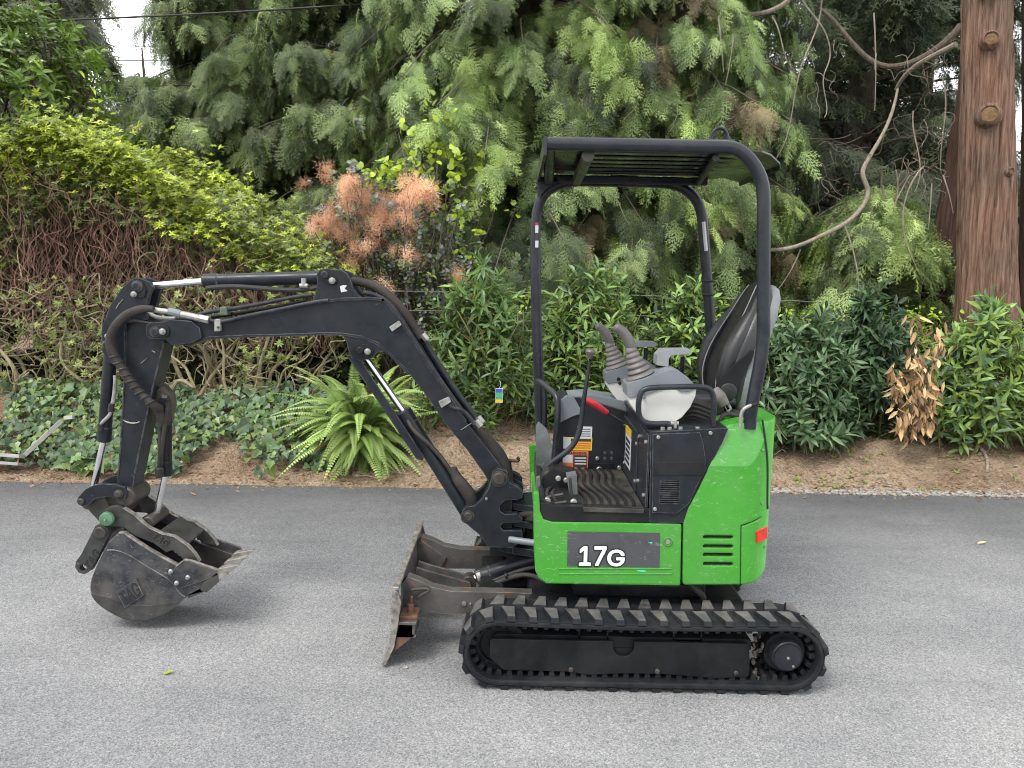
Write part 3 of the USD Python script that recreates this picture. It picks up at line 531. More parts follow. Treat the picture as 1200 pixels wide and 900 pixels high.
# ------------------------------------------------------------------ control pods, joysticks, armrests, seat
def pod(y0, y1, du, dv, k):
    """one arm-rest pod: white drum, blue-grey top, bellows and stick; drawn at y0 with a pixel shift and zoom for the far one"""
    def px(pts): return [(735 + (u - 735) * k + du, 450 + (v - 450) * k + dv) for u, v in pts]
    white = px([(735.5, 466), (760, 460), (782, 452), (800, 450), (816.5, 452), (815, 464), (809, 477), (799, 489), (787, 496.5), (772, 499.5), (760, 498.5), (752, 491), (744, 481), (738, 472)])
    grey = px([(734.5, 450), (744, 447), (771, 438), (786, 433), (793, 432.5), (806, 442), (814, 451), (816, 455), (806, 459.5), (797, 459), (790, 452), (775, 456), (757, 463), (735.5, 466.5)])
    P_ = obj('control_pod', extr(rnd(xz(white, y0), 0.012), y0, y1), m_podwhite, X)
    obj('pod_top', extr(rnd(xz(grey, y0 - 0.006), 0.010), y0 - 0.006, y1 + 0.006), m_podgrey, P_)
    for (u, v, r) in ((752.5, 459.5, 0.0095), (754.5, 465.5, 0.0085)):
        u, v = px([(u, v)])[0]; c = at(u, v, y0 - 0.007); obj('pod_screw', cyl((c[0], y0 - 0.010, c[2]), (c[0], y0, c[2]), r, n=12), m_black if v < 462 * 1 else m_podgrey, P_)
    ym = (y0 + y1) / 2
    dd = (y0 - CAM[1]) / (ym - CAM[1])
    def mid(u, v):
        u, v = px([(u, v)])[0]; p = at(u, v, y0); return np.array([p[0], ym, p[2]])
    # bellows: stacked soft rings along a leaning axis
    b0, b1 = mid(753.5, 444), mid(741, 409); ax = b1 - b0; L = np.linalg.norm(ax)
    prof = [(0, 0.0)]
    R0, R1 = 0.066 * (1.0 if k == 1 else 1.0), 0.021
    n = 6
    for i in range(n):
        r = R0 + (R1 - R0) * (i / n) ** 0.75
        prof += [(L * (i + 0.05) / n, r * 0.86), (L * (i + 0.25) / n, r), (L * (i + 0.55) / n, r * 0.99), (L * (i + 0.85) / n, r * 0.80)]
    prof += [(L * 1.02, R1 * 0.85), (L * 1.03, 0)]
    JS = obj('joystick', lathe(b0, ax, prof, 24), m_boot, P_, smooth=60)
    a = [mid(743.5, 413), mid(740, 402), mid(733, 391), mid(725.5, 385)]
    obj('joystick_grip', tube(a, [0.019, 0.0235, 0.024, 0.0225, 0.0215], 16), m_grip, JS, smooth=60)
    e = a[-1]; d = (a[-1] - a[-2]); d /= np.linalg.norm(d)
    obj('grip_cap', lathe(e - d * 0.004, d, [(0, 0.0215), (0.008, 0.021), (0.014, 0.017), (0.018, 0.009), (0.019, 0)], 16), m_grip, JS, smooth=60)
    return P_
pod(0.235, 0.375, 0, 0, 1.0)
pod(0.90, 1.03, -24.5, -13.5, 0.815)
def armrest(px, y0, y1):
    A = obj('armrest', extr(rnd(xz(px, y0), 0.006), y0, y1), m_arm, X); return A
armrest([(769, 428), (770, 416), (776, 409.5), (808, 409), (811, 412), (807, 415), (787, 416.5), (784, 420), (783.5, 430)], 0.34, 0.42)
armrest([(744, 402), (750, 400), (768, 401), (771.5, 403.5), (768, 406.5), (746, 407)], 0.93, 1.00)
for (u, v, y) in ((776, 432, 0.38), (800, 418, 0.95), (757, 408, 0.96)):
    a = at(u, v, y); obj('armrest_post', cyl(a, a + (0.0, 0, -0.11), 0.012, n=10), m_black, X)
# loop handle round the near pod
obj('grab_loop', tube([at(785, 497, 0.19), at(760, 496, 0.19), at(752, 492, 0.19), at(748.5, 482, 0.19), at(749, 468, 0.19), at(753, 458, 0.19), at(764, 454.5, 0.19), at(790, 453.5, 0.19), at(822, 453.5, 0.19), at(832, 456.5, 0.19), at(836, 465, 0.19), at(836.5, 480, 0.19), at(836, 500, 0.19)], 0.0125, 12, 5), m_tubeblack, X)
c = at(791, 496, 0.19); obj('loop_catch', [cyl(c + (0, -0.01, -0.02), c + (0, -0.01, 0.012), 0.007, n=8), cyl(c + (-0.02, 0.0, 0.0), c + (0.015, 0.0, 0.0), 0.010, n=8)], m_zinc, X)
# seat: cushion and leaning back lofted from rounded cross-sections
def loft(secs, n=28):
    """secs: (centre, right-vector half width, front-vector half depth, exponent, hollow)"""
    vs = []
    ang = np.arange(n) * 2 * np.pi / n
    for c, w, d, e, hollow in secs:
        ca, sa_ = np.cos(ang), np.sin(ang); x = np.sign(ca) * np.abs(ca) ** e; y = np.sign(sa_) * np.abs(sa_) ** e
        y = np.where(y > 0, y * (1 - hollow * (1 - x ** 2) ** 1.0), y)
        vs.append(np.asarray(c) + x[:, None] * np.asarray(w) + y[:, None] * np.asarray(d))
    N = len(secs); v = np.vstack(vs); i, j = np.meshgrid(np.arange(N - 1), np.arange(n), indexing='ij')
    q = np.stack([i * n + j, i * n + (j + 1) % n, (i + 1) * n + (j + 1) % n, (i + 1) * n + j], -1).reshape(-1, 4)
    v = np.vstack([v, vs[0].mean(0), vs[-1].mean(0)]); jj = np.arange(n)
    f = np.vstack([q[:, [0, 1, 2]], q[:, [0, 2, 3]], np.stack([np.full(n, N * n), (jj + 1) % n, jj], 1), np.stack([np.full(n, N * n + 1), (N - 1) * n + jj, (N - 1) * n + (jj + 1) % n], 1)])
    t = trimesh.Trimesh(v, f, process=False); t.fix_normals(); return np.array(t.vertices), np.array(t.faces)
yS = 0.64
pb, pt = at(845, 470, yS), at(884, 333, yS)
axis = (pt - pb); axis /= np.linalg.norm(axis); front_v = np.array([-axis[2], 0, axis[0]])
Lb = np.linalg.norm(pt - pb)
ws = [(0.0, 0.19, 0.055), (0.08, 0.225, 0.075), (0.25, 0.245, 0.085), (0.45, 0.240, 0.080), (0.62, 0.222, 0.076), (0.78, 0.185, 0.066), (0.92, 0.145, 0.055), (0.99, 0.11, 0.040), (1.02, 0.06, 0.02)]
secs = [(pb + axis * Lb * t + front_v * (0.03 * math.sin(t * 5.0)), (0, w, 0), front_v * d, 0.7, 0.62 if t < 0.75 else 0.35) for t, w, d in ws]
ST = obj('seat_back', loft(secs), m_seat, X, smooth=50)
secs = [(c - front_v * 0.045, np.array(w) * 0.97, np.array(d) * 0.75, e, 0) for c, w, d, e, h in secs]
obj('seat_shell', loft(secs), m_shell, ST, smooth=50)
for s in (-1, 1):
    line = [pb + axis * Lb * t + front_v * (0.03 * math.sin(t * 5.0) + d * (0.80 if t < 0.7 else 0.88)) + np.array([0, s * w * 0.56, 0]) for t, w, d in ws[1:-1]]
    obj('seat_piping', tube(line, 0.003, 6), m_seam, ST)
for s in (-1, 1):
    bl_ = [(pb + axis * Lb * t + front_v * (0.03 * math.sin(t * 5.0) + d * 0.62) + np.array([0, s * w * 0.80, 0]), (0, 0.020 + 0.030 * math.sin(math.pi * min(t / 0.85, 1)), 0), front_v * (0.016 + 0.030 * math.sin(math.pi * min(t / 0.85, 1))), 1.0, 0) for t, w, d in ws[1:7]]
    obj('seat_bolster', loft(bl_, 16), m_seat, ST, smooth=60)
# side hinge cover (rounded) and cushion
hc = at(846, 456, 0.40)
obj('seat_hinge_cover', extr(rnd(xz([(841, 452), (843, 443), (862, 425), (886, 406), (880, 424), (868, 445), (864, 462), (856, 470), (846, 468), (841, 460)], 0.40), 0.008), 0.395, 0.43), m_black, ST)
obj('hinge_disc', lathe((at(853, 459, 0.40)[0], 0.388, at(853, 459, 0.40)[2]), (0, 1, 0), [(0, 0), (0, 0.034), (0.004, 0.040), (0.012, 0.041), (0.012, 0)], 28), m_seat, ST)
q0, q1 = at(792, 452, yS), at(848, 462, yS)
SC = obj('seat_cushion', loft([((q0[0] + (q1[0] - q0[0]) * t, yS, q0[2] - 0.035 - 0.018 * math.sin(math.pi * t)), (0, 0.235 * (0.93 if t in (0.0, 1.0) else 1.0), 0), (0, 0, 0.03 + 0.03 * math.sin(math.pi * min(max(t, 0.06), 0.94))), 0.6, 0.25) for t in (0.0, 0.04, 0.15, 0.4, 0.7, 0.95, 1.0)]), m_seat, X, smooth=50)
# bellows-like cover and brackets under the seat
rng = np.random.default_rng(8)
sus = box(at(798, 480, 0.42)[0], at(850, 480, 0.42)[0], 0.44, 0.86, zs, at(820, 468, 0.42)[2], 0.02)
obj('seat_suspension', [sus] + [tube([at(800, 476 + 5 * i, 0.42), at(815, 472 + 5 * i, 0.405), at(832, 478 + 5 * i, 0.41), at(846, 474 + 5 * i, 0.42)], 0.022, 8) for i in range(5)], m_hose, X)
bk = obj('belt_buckle', [tube([at(836, 458, 0.36), at(843, 466, 0.345), at(849, 474, 0.34)], [0.028, 0.033, 0.024], 10)], m_boot, X, smooth=60)
bp = rnd(xz([(846, 471), (852, 468), (858, 479), (853, 484)], 0.335), 0.003); hole_ = rnd(xz([(849.5, 475.5), (852, 474), (855, 479), (852.5, 481)], 0.335), 0.002)
obj('buckle_tongue', extr(bp.difference(hole_), 0.332, 0.336), m_zinc, bk)
obj('bent_latch_handle', tube([at(867, 500, 0.142), at(868, 488, 0.142), at(871, 480, 0.142), at(880, 475, 0.142), at(885, 474, 0.142)], 0.0075, 10), m_zinc, X)
obj('latch_grip', tube([at(880.5, 475, 0.142), at(887, 473.2, 0.142)], 0.0105, 10, sm=False), m_black, X)
obj('wire_loom', [tube([at(842 + 4 * i, 497, 0.30 + 0.05 * i), at(850 + 4 * i, 486 - 2 * i, 0.30 + 0.05 * i), at(862 + 3 * i, 488, 0.33), at(880, 497, 0.36 + 0.03 * i)], 0.011, 8) for i in range(4)], m_hose, X)

# ------------------------------------------------------------------ canopy
RT = 0.0280
near_path = [at(u, v, 0.19) for u, v in ((640, 168.5), (700, 169.3), (780, 170.8), (830, 171.8), (848, 172), (863, 174.5), (874, 182), (883, 192.5), (889.5, 204), (893.5, 217), (895, 240), (895, 300), (894.7, 360), (894, 400), (891, 425), (887, 446), (881.5, 474), (878, 502))]
def deep(p, n0): return tube(p, RT, 20, 4)
CN = obj('canopy_frame', [tube(near_path, RT, 20, 4)], m_tubeblack, X, label='black bent tube frame of the canopy')
yFar = 1.09
far_rear = [at(u, v, yFar) for u, v in ((648, 211), (700, 212.5), (770, 214), (788, 216), (803, 222), (815, 233), (821.5, 248), (824, 268), (826.5, 300), (829.5, 340), (832.5, 380), (836, 420), (838, 450), (838, 478))]
far_front = [at(u, v, yFar) for u, v in ((690, 212), (668, 213), (652, 217), (640, 225), (632, 238), (628.5, 255), (627.5, 300), (629, 380), (631.5, 450), (633, 500), (635, 560))]
obj('frame_tube', tube(far_rear, RT * 1.0, 20, 4), m_tubeblack, CN)
obj('frame_tube', tube(far_front, RT * 1.0, 20, 4), m_tubeblack, CN)
a, b = near_path[0], at(641, 214, yFar)
obj('front_cross_beam', [tube([a + (0.012, 0, 0), b + (0.012, 0, 0)], 0.026, 14, sm=False), extr([(a[0] - 0.010, a[2] - 0.050), (a[0] + 0.002, a[2] - 0.050), (a[0] + 0.002, a[2] + 0.026), (a[0] - 0.010, a[2] + 0.026)], 0.16, yFar + 0.02)], m_tubeblack, CN)
br = at(641, 199, 0.95)
obj('corner_bracket', [cyl(br + (0.0, 0, 0), br + (0.09, 0, -0.004), 0.014, n=10)], m_rust, CN)
obj('corner_gusset', [extr(rnd(xz([(629, 207), (650, 207), (655, 213), (640, 222), (630, 232)], 1.03), 0.004), 1.03, 1.045)], m_tubeblack, CN)
# roof sheet with pressed ribs and a drooping rear edge
zr = near_path[0][2] - 0.004
xr0, xr1 = near_path[0][0] + 0.0, at(905, 184, 0.45)[0]
prof = [(xr0 - 0.005, zr + 0.012), (at(850, 175, 0.3)[0], zr + 0.006), (xr1 - 0.06, zr - 0.006), (xr1, zr - 0.032), (xr1 + 0.004, zr - 0.055)]
top = [(x, z) for x, z in prof]; bot = [(x - 0.002, z - 0.008) for x, z in prof][::-1]
pl = rnd([(xr0 - 0.02, 0.215), (xr1 + 0.02, 0.215), (xr1 + 0.02, yFar - 0.02), (xr0 - 0.02, yFar - 0.02)], 0.02)
pl = sg.Polygon([(xr0 - 0.02, 0.21), (xr1 - 0.12, 0.215), (xr1 + 0.02, 0.36), (xr1 + 0.02, 0.93), (xr1 - 0.12, yFar - 0.01), (xr0 - 0.02, yFar - 0.01)])
RF = obj('roof_sheet', man(tomf(extr(top + bot, 0.15, 1.15)) ^ tomf(extrz(pl, 1.9, 2.6))), m_roof, CN, label='dark ribbed roof sheet')
for k in range(6):
    y = 0.33 + 0.125 * k
    obj('roof_rib', box(xr0 + 0.20, xr1 - 0.16, y - 0.030, y + 0.030, zr - 0.009, zr - 0.002, 0.003), m_roof, RF)
for (u0, u1, mt, w) in ((689, 676, m_olive, 0.028), (839, 818, m_tubeblack, 0.016)):
    p0, p1 = at(u0, 186, 0.22), at(u1, 207, 1.07); obj('cross_bar', tube([(p0[0], 0.22, zr - 0.035), (p1[0], 1.07, zr - 0.035)], w, 8, sm=False), mt, CN)
obj('edge_channel', box(xr0 + 0.05, xr1 - 0.14, yFar - 0.06, yFar - 0.025, zr - 0.05, zr - 0.01, 0.006), m_tubeblack, CN)
lug = at(843, 163, 0.62)
lx, lz = at(843, 163, 0.3)[0], at(843, 164, 0.3)[2]
obj('lifting_eye', [tube([(lx - 0.035, 0.30, lz - 0.01), (lx - 0.032, 0.30, lz + 0.022), (lx - 0.018, 0.30, lz + 0.043), (lx, 0.30, lz + 0.049), (lx + 0.018, 0.30, lz + 0.043), (lx + 0.032, 0.30, lz + 0.022), (lx + 0.035, 0.30, lz - 0.01)], 0.0075, 10), box(lx - 0.06, lx + 0.06, 0.27, 0.33, zr - 0.004, lz, 0.003)], m_tubeblack, CN)
# stickers on the posts
def post_label(u0, u1, v0, v1, y, mat): 
    a, b = at(u0, v1, y), at(u1, v0, y); obj('post_label', box(a[0], b[0], y - 0.0015, y, a[2], b[2]), mat, CN, smooth=False)
yl = yFar - RT * 1.0 - 0.001
for (v0, v1, mt) in ((261, 264, m_red), (264, 273, m_paper), (273, 282, m_ink), (282, 290, m_paper)): post_label(627, 631, v0, v1, yl, mt)
a, b = at(823, 259, yl), at(829, 294, yl)
obj('post_label', tube([at(824.5, 260, yl - 0.001), at(827.5, 294, yl - 0.001)], 0.010, 6, sm=False), m_paper, CN, smooth=False)
for v in (329, 345):
    c = at(826, v, yFar - 0.02); obj('post_clamp', [cyl(c + (-0.022, -0.045, 0), c + (0.04, -0.045, 0.0), 0.005, n=8), ring(at(829.5, v, yFar) + (0, 0, -0.006), (0.02, 0, 1), RT * 0.9, RT + 0.004, 0.012, 18)], m_tubeblack, CN)

# ------------------------------------------------------------------ swing post
yB0, yB1 = 0.565, 0.715                    # boom sides
sp_px = [(577, 553), (584, 549), (594, 552), (597, 566), (608, 571), (613, 577), (612, 583), (606, 586), (592, 586), (586, 592), (586, 599), (592, 603), (606, 602), (612, 607), (612, 612), (590, 613), (586, 617), (590, 622), (612, 622), (613, 634), (600, 642), (572, 641), (562, 627), (543, 611), (541.5, 599), (547, 594), (556, 593), (565, 585), (573, 572)]
SW = obj('swing_post', [plate(sp_px, 0.50, 0.545, 0.004), plate(sp_px, 0.735, 0.78, 0.004, ref=0.50), plate([(573, 575), (600, 575), (600, 640), (572, 640), (560, 625), (562, 600)], 0.545, 0.735, 0.004, ref=0.50)], m_boom, X)
def pin(u, v, y0, y1, r, mt=m_boom, par=None, name='pivot_pin', rim=True):
    c = at(u, v, y0); o = obj(name, [cyl((c[0], y0 - 0.012, c[2]), (c[0], y1, c[2]), r, n=24, bev=0.004)] + ([ring((c[0], y0 - 0.004, c[2]), (0, 1, 0), r, r * 1.35, 0.006)] if rim else []), mt, par); return c
pin(585, 561, 0.50, 0.79, 0.030, m_grease, SW); pin(549, 605, 0.50, 0.79, 0.022, m_grease, SW)
c = at(570, 584, 0.50); obj('grease_nipple', cyl((c[0], 0.49, c[2]), (c[0], 0.51, c[2]), 0.007, n=8), m_bolt, SW)
# bracket of the house: fork plates the post turns in
for (v0, v1) in ((584, 592), (603, 611), (634, 643)):
    a, b = at(596, v0, YC), at(640, v1, YC)
    pp = sg.Point(a[0] + 0.02, YC).buffer(0.075).union(sg.Polygon([(a[0] + 0.02, YC - 0.085), (b[0] + 0.1, YC - 0.19), (b[0] + 0.1, YC + 0.19), (a[0] + 0.02, YC + 0.085)]))
    obj('bracket_plate', extrz(pp, b[2], a[2]), m_boom, SW)
c = at(605, 620, YC); obj('king_pin', cyl((c[0], YC, at(600, 645, YC)[2]), (c[0], YC, at(600, 578, YC)[2]), 0.036, n=20), m_black, SW)
obj('bracket_hose', [tube([at(588, 612 - i, 0.56 + 0.05 * i), at(602, 606, 0.55 + 0.05 * i), at(622, 602 + 3 * i, 0.52), at(640, 606, 0.50)], 0.015, 10) for i in range(3)], m_sleeve, SW)
obj('base_box', [box(0.08, 0.35, 0.62, 0.90, 0.40, 0.62, 0.01), box(-0.10, 0.14, 0.72, 0.90, 0.33, 0.45, 0.01)], m_cowlgap, X)
obj('swing_cylinder', [cyl(at(596, 632, 0.46), at(640, 638, 0.42), 0.016, n=16, bev=0.004)], m_podgrey, SW)
hk = at(597, 562, 0.7)
obj('hose_hook', plate([(590, 560), (594, 540), (599, 541), (601, 560), (612, 566), (614, 574), (596, 574)], 0.70, 0.74, 0.004), m_boom, SW)

# ------------------------------------------------------------------ boom
boom_px = [(197, 398), (197, 380), (206, 373), (232, 373), (262, 376), (290, 371.5), (330, 363.5), (364, 356), (402, 350.5), (440, 350), (449, 351.5), (457, 358), (466, 371), (488, 404), (515, 448), (545, 493), (572, 527), (592, 553), (592, 566), (576, 571), (568, 556), (548, 528), (524, 499), (500, 464), (478, 436), (460, 418), (444, 403), (424, 395), (402, 391.5), (380, 391), (340, 392.5), (290, 393.5), (245, 396), (234, 400), (222, 405), (205, 404)]
bp_ = rnd(xz(boom_px, yB0), 0.004)
BM = obj('boom', [extr(bp_, yB0, yB1)], m_boom, X, label='charcoal bent boom')
fl = [xz(p, yB0) for p in ([(262, 376), (290, 371.5), (330, 363.5), (364, 356), (402, 350.5), (440, 350), (449, 351.5)], [(234, 399), (245, 396), (290, 393.5), (340, 392.5), (380, 391), (402, 391.5), (424, 395), (444, 403), (460, 418), (478, 436)], [(449, 351.5), (457, 358), (466, 371), (488, 404), (515, 448), (545, 493)])]
for i, l in enumerate(fl):
    obj('boom_flange', extr(sg.LineString([tuple(q) for q in l]).buffer(0.0065), yB0 - 0.006, yB1 + 0.006), m_boom, BM)
# forked tip plates, pins
for (ya, yb) in ((yB0 - 0.022, yB0 + 0.002), (yB1 - 0.002, yB1 + 0.022)):
    obj('tip_plate', extr(rnd(xz([(174, 381), (178, 378), (196, 376.5), (200, 374), (226, 376), (236, 384), (238, 396), (226, 402), (204, 404), (196, 397), (178, 396.5), (173.5, 392)], yB0), 0.006), ya, yb), m_boom, BM)
PB = obj('pin_boss', [extr(rnd(xz([(177, 384), (181, 381.5), (194, 381), (199, 384), (199, 392), (195, 395), (181, 395.5), (176.5, 392)], yB0 - 0.022), 0.012), yB0 - 0.030, yB0 - 0.021)], m_black, BM)
pin(182, 389, yB0 - 0.03, yB1 + 0.03, 0.019, m_boom, BM)
def capbolt(u, v, y, r=0.0155, par=BM):
    c = at(u, v, y); obj('retaining_bolt', [cyl((c[0], y - 0.014, c[2]), (c[0], y + 0.002, c[2]), r, n=14, bev=0.004), cyl((c[0], y - 0.020, c[2]), (c[0], y - 0.013, c[2]), r * 0.6, n=6)], m_bolt, par)
capbolt(191, 388.5, yB0 - 0.030)
# top bracket carrying the stick cylinder
brk = [(364, 357), (369, 347), (372, 334), (371.5, 321), (375, 315.5), (384, 314.5), (400, 317), (406, 320), (410.5, 327), (414, 338), (419, 345), (426, 350.5), (402, 352)]
for (ya, yb) in ((yB0 - 0.004, yB0 + 0.022), (yB1 - 0.022, yB1 + 0.004)):
    obj('cylinder_bracket', extr(rnd(xz(brk, yB0), 0.005), ya, yb), m_boom, BM)
obj('pin_boss', [extr(rnd(xz([(374.5, 318), (379, 316.5), (386, 318.5), (395, 326), (396, 331), (391, 335), (384, 332), (376, 327)], yB0), 0.012), yB0 - 0.014, yB0 - 0.003)], m_black, BM)
pin(380.5, 322, yB0 - 0.012, yB1 + 0.02, 0.018, m_boom, BM, rim=False); capbolt(389.5, 329, yB0 - 0.014)
obj('worn_sticker', extr(rnd(xz([(398.5, 335.5), (402.5, 334), (407, 334.5), (404, 338), (407.5, 341), (400, 342.5)], yB0), 0.001), yB0 - 0.0055, yB0 - 0.0035), m_paper, BM, smooth=False)
# lower ear for the boom cylinder
ear = [(400, 391), (405, 397), (409, 412), (412, 419), (422, 423), (436, 420), (441, 414), (450, 410), (430, 396)]
for (ya, yb) in ((yB0 - 0.002, yB0 + 0.022), (yB1 - 0.022, yB1 + 0.002)):
    obj('cylinder_ear', extr(rnd(xz(ear, yB0), 0.005), ya, yb), m_boom, BM)
obj('pin_boss', [extr(rnd(xz([(412, 410), (415, 405), (421, 402.5), (432, 403.5), (438, 408), (437, 416), (430, 419), (418, 419), (413, 415)], yB0), 0.012), yB0 - 0.013, yB0 - 0.002)], m_black, BM)
pin(422, 411, yB0 - 0.013, yB1 + 0.02, 0.018, m_black, BM); capbolt(431, 412, yB0 - 0.013)
# hose clamps and steel lines
for px in ([(456.5, 383), (468, 375.5), (471, 380.5), (460, 388.5)], [(514, 470), (526, 464.5), (529, 470.5), (517.5, 477.5)]):
    obj('line_clamp', extr(rnd(xz(px, yB0 - 0.008), 0.003), yB0 - 0.022, yB0 - 0.004), m_zinc, BM)
obj('line_clamp', extr(rnd(xz([(252.5, 374), (259.5, 374), (259.5, 388), (252.5, 388)], yB0 - 0.008), 0.003), yB0 - 0.022, yB0 - 0.004), m_zinc, BM)
c = at(256, 383.5, yB0 - 0.02); obj('clamp_bolt', cyl((c[0], yB0 - 0.028, c[2]), (c[0], yB0 - 0.02, c[2]), 0.006, n=6), m_grease, BM)
yt = yB0 - 0.012
def line(px, r, mat, y=yt, name='hydraulic_line', n=10): return obj(name, tube([at(u, v, yy if len(p) > 2 else y) for p in px for (u, v, *rest) in [p] for yy in [rest[0] if rest else y]], r, n, 6), mat, BM)
line([(176, 363), (188, 364), (200, 366)], 0.0135, m_zinc); line([(198, 365), (206, 366.5), (212, 368.5)], 0.0185, m_podgrey, name='line_coupling'); line([(211, 368), (226, 371), (236, 373.5)], 0.0165, m_zinc, name='line_coupling')
c0, c1 = at(234, 372.5, yt), at(245, 375, yt); obj('line_nut', cyl(c0, c1, 0.019, n=6), m_zinc, BM)
line([(244, 374.5), (254, 376.8), (264, 376.2), (280, 372.5), (310, 366), (340, 360), (366, 354.5), (385, 352)], 0.0095, m_boom)
line([(232, 369), (246, 365.5), (270, 362), (300, 357), (330, 351), (352, 347), (366, 345.5)], 0.0105, m_boom, y=0.60)
line([(248, 371), (262, 369.5), (290, 365), (330, 358.5), (360, 353)], 0.0095, m_black, y=0.64)
line([(174, 366), (182, 371), (192, 373), (206, 373.5)], 0.0105, m_zinc, y=0.59)
c = at(263, 364, 0.6); obj('line_saddle', box(c[0] - 0.018, c[0] + 0.018, 0.585, 0.66, c[2] - 0.022, c[2] + 0.018, 0.004), m_greenworn, BM)
# hose over the boom's knee and down its back
line([(412, 329), (424, 331), (440, 336), (456, 347), (470, 362), (482, 378), (494, 396)], [0.020, 0.023, 0.024, 0.023, 0.021], m_sleeve, y=0.64, name='hose_bundle', n=14)
line([(426, 343), (442, 347), (456, 356), (470, 374), (486, 400), (508, 434), (530, 466), (548, 490), (556, 500)], 0.012, m_boom, y=0.60)
line([(440, 349), (456, 352), (470, 366), (486, 390), (504, 416), (524, 446), (546, 478), (560, 496)], 0.013, m_black, y=0.68)
line([(490, 388), (500, 404), (520, 436), (540, 466), (556, 488), (562, 500)], 0.015, m_boom, y=0.66)
line([(527, 474), (532, 478), (540, 480), (548, 486), (556, 497)], 0.0095, m_boom, y=yB0 - 0.006)
for (u, v, y) in ((498, 395, 0.63), (563, 492, 0.63), (561, 496, 0.57)):
    c = at(u, v, y); obj('line_nut', cyl(c + (-0.012, 0, 0.014), c + (0.012, 0, -0.014), 0.017, n=6), m_zinc, BM)
line([(556, 498), (566, 512), (578, 526), (588, 541), (592, 556), (598, 572)], [0.022, 0.034, 0.038, 0.034, 0.03], m_sleeve, y=0.645, name='hose_bundle', n=14)
line([(590, 534), (600, 540), (608, 539), (606, 536)], 0.008, m_hose, y=0.70)
obj('weld_line', tube([at(540, 504, yB0 - 0.001), at(557, 493, yB0 - 0.001)], 0.0022, 6, sm=False), m_edge, BM)

# ------------------------------------------------------------------ hydraulic cylinders
def hydraulic(name, pb, p0, p1, pe, rb, rr, mt=m_boom, collar=True):
    """barrel from pb to p0, rod from p0 to pe"""
    pb, p0, pe = map(np.asarray, (pb, p0, pe)); d = (p0 - pb) / np.linalg.norm(p0 - pb)
    H = obj(name, [cyl(pb, p0, rb, n=26, bev=0.004)] + ([cyl(p0 - d * 0.07, p0 + d * 0.006, rb * 1.08, n=26, bev=0.005)] if collar else []), mt, X)
    obj('cylinder_rod', cyl(p0 - d * 0.01, pe, rr, n=18), m_chrome, H)
    obj('rod_eye', [cyl((pe[0], pe[1] - 0.035, pe[2]), (pe[0], pe[1] + 0.035, pe[2]), rr * 1.9, n=18, bev=0.004)], m_grease, H)
    obj('base_eye', [cyl((pb[0], pb[1] - 0.04, pb[2]), (pb[0], pb[1] + 0.04, pb[2]), rb * 1.05, n=18, bev=0.004)], mt, H)
    return H
SH = hydraulic('stick_cylinder', at(381, 325, YC), at(240, 329.5, YC), None, at(166, 336, YC), 0.033, 0.0165)
obj('cylinder_hose', [tube([at(242, 338, 0.60), at(270, 336, 0.595), at(300, 337.5, 0.595), at(335, 340, 0.60), at(372, 337, 0.62)], 0.0125, 10)], m_hose, SH)
c = at(356, 330, 0.60); obj('hose_fitting', [cyl(c + (0, 0, -0.022), c + (0, 0, 0.016), 0.013, n=6), cyl(c + (-0.02, 0, -0.02), c + (0.02, 0, -0.02), 0.012, n=10)], m_zinc, SH)
BC = hydraulic('boom_cylinder', at(549, 603, YC), at(473, 482, YC), None, at(423, 412, YC), 0.036, 0.0175)
g0 = xz([(405, 416), (413, 416), (424, 424), (496, 534), (495.5, 540), (488, 538), (412, 424)], 0.585)
obj('rod_guard', [extr(rnd(g0, 0.003), 0.585, 0.595), extr(rnd(xz([(405, 416), (410, 416), (492, 539), (488, 538)], 0.585), 0.001), 0.595, 0.70)], m_boom, BC)
obj('cylinder_hose', [tube([at(478, 492, 0.60), at(486, 505, 0.59), at(500, 518, 0.59), at(520, 540, 0.60), at(536, 566, 0.605)], 0.011, 10)], m_grease, BC)
obj('hose_bundle', tube([at(531, 548, 0.60), at(540, 566, 0.60), at(550, 580, 0.60), at(552, 596, 0.61)], [0.018, 0.030, 0.034, 0.026], 12), m_sleeve, BC)

# ------------------------------------------------------------------ stick
yS0, yS1 = 0.585, 0.695
stick_px = [(147.5, 377), (170, 373), (186, 380), (193, 390), (191.5, 402), (180, 450), (164.5, 525), (157.5, 560), (153, 586), (143, 592), (137.5, 580), (138, 560), (141.5, 525), (146, 440), (147.5, 400)]
SK2 = obj('stick', extr(rnd(xz(stick_px, yS0), 0.005), yS0, yS1), m_boom, X, label='charcoal dipper stick')
for px in ([(192, 402), (180, 450), (164, 525), (157, 560)], [(148, 380), (147, 425), (141.5, 525), (138, 560)]):
    obj('stick_flange', extr(sg.LineString(xz(px, yS0)).buffer(0.0035), yS0 - 0.003, yS1 + 0.003), m_boom, SK2)
head = [(153, 329), (159, 325.5), (165, 326), (177, 331), (180, 337), (176, 345), (172, 362), (176, 374), (160, 377), (149, 378), (147.5, 390), (147, 420), (140, 428), (127, 424), (120.5, 409), (120.5, 384), (131, 357), (143, 339)]
for (ya, yb) in ((yS0 - 0.010, yS0 + 0.016), (yS1 - 0.016, yS1 + 0.010)):
    obj('stick_head_plate', extr(rnd(xz(head, yS0), 0.006), ya, yb), m_boom, SK2)
obj('head_web', [extr(rnd(xz([(156, 330), (170, 330), (172, 372), (150, 376), (140, 420), (128, 420), (134, 366)], yS0), 0.004), yS0 + 0.016, yS0 + 0.03)], m_boom, SK2)
obj('pin_boss', [extr(rnd(xz([(154, 330), (160, 328), (168, 331), (172, 340), (170, 348), (162, 350), (155, 345)], yS0 - 0.01), 0.012), yS0 - 0.018, yS0 - 0.008)], m_black, SK2)
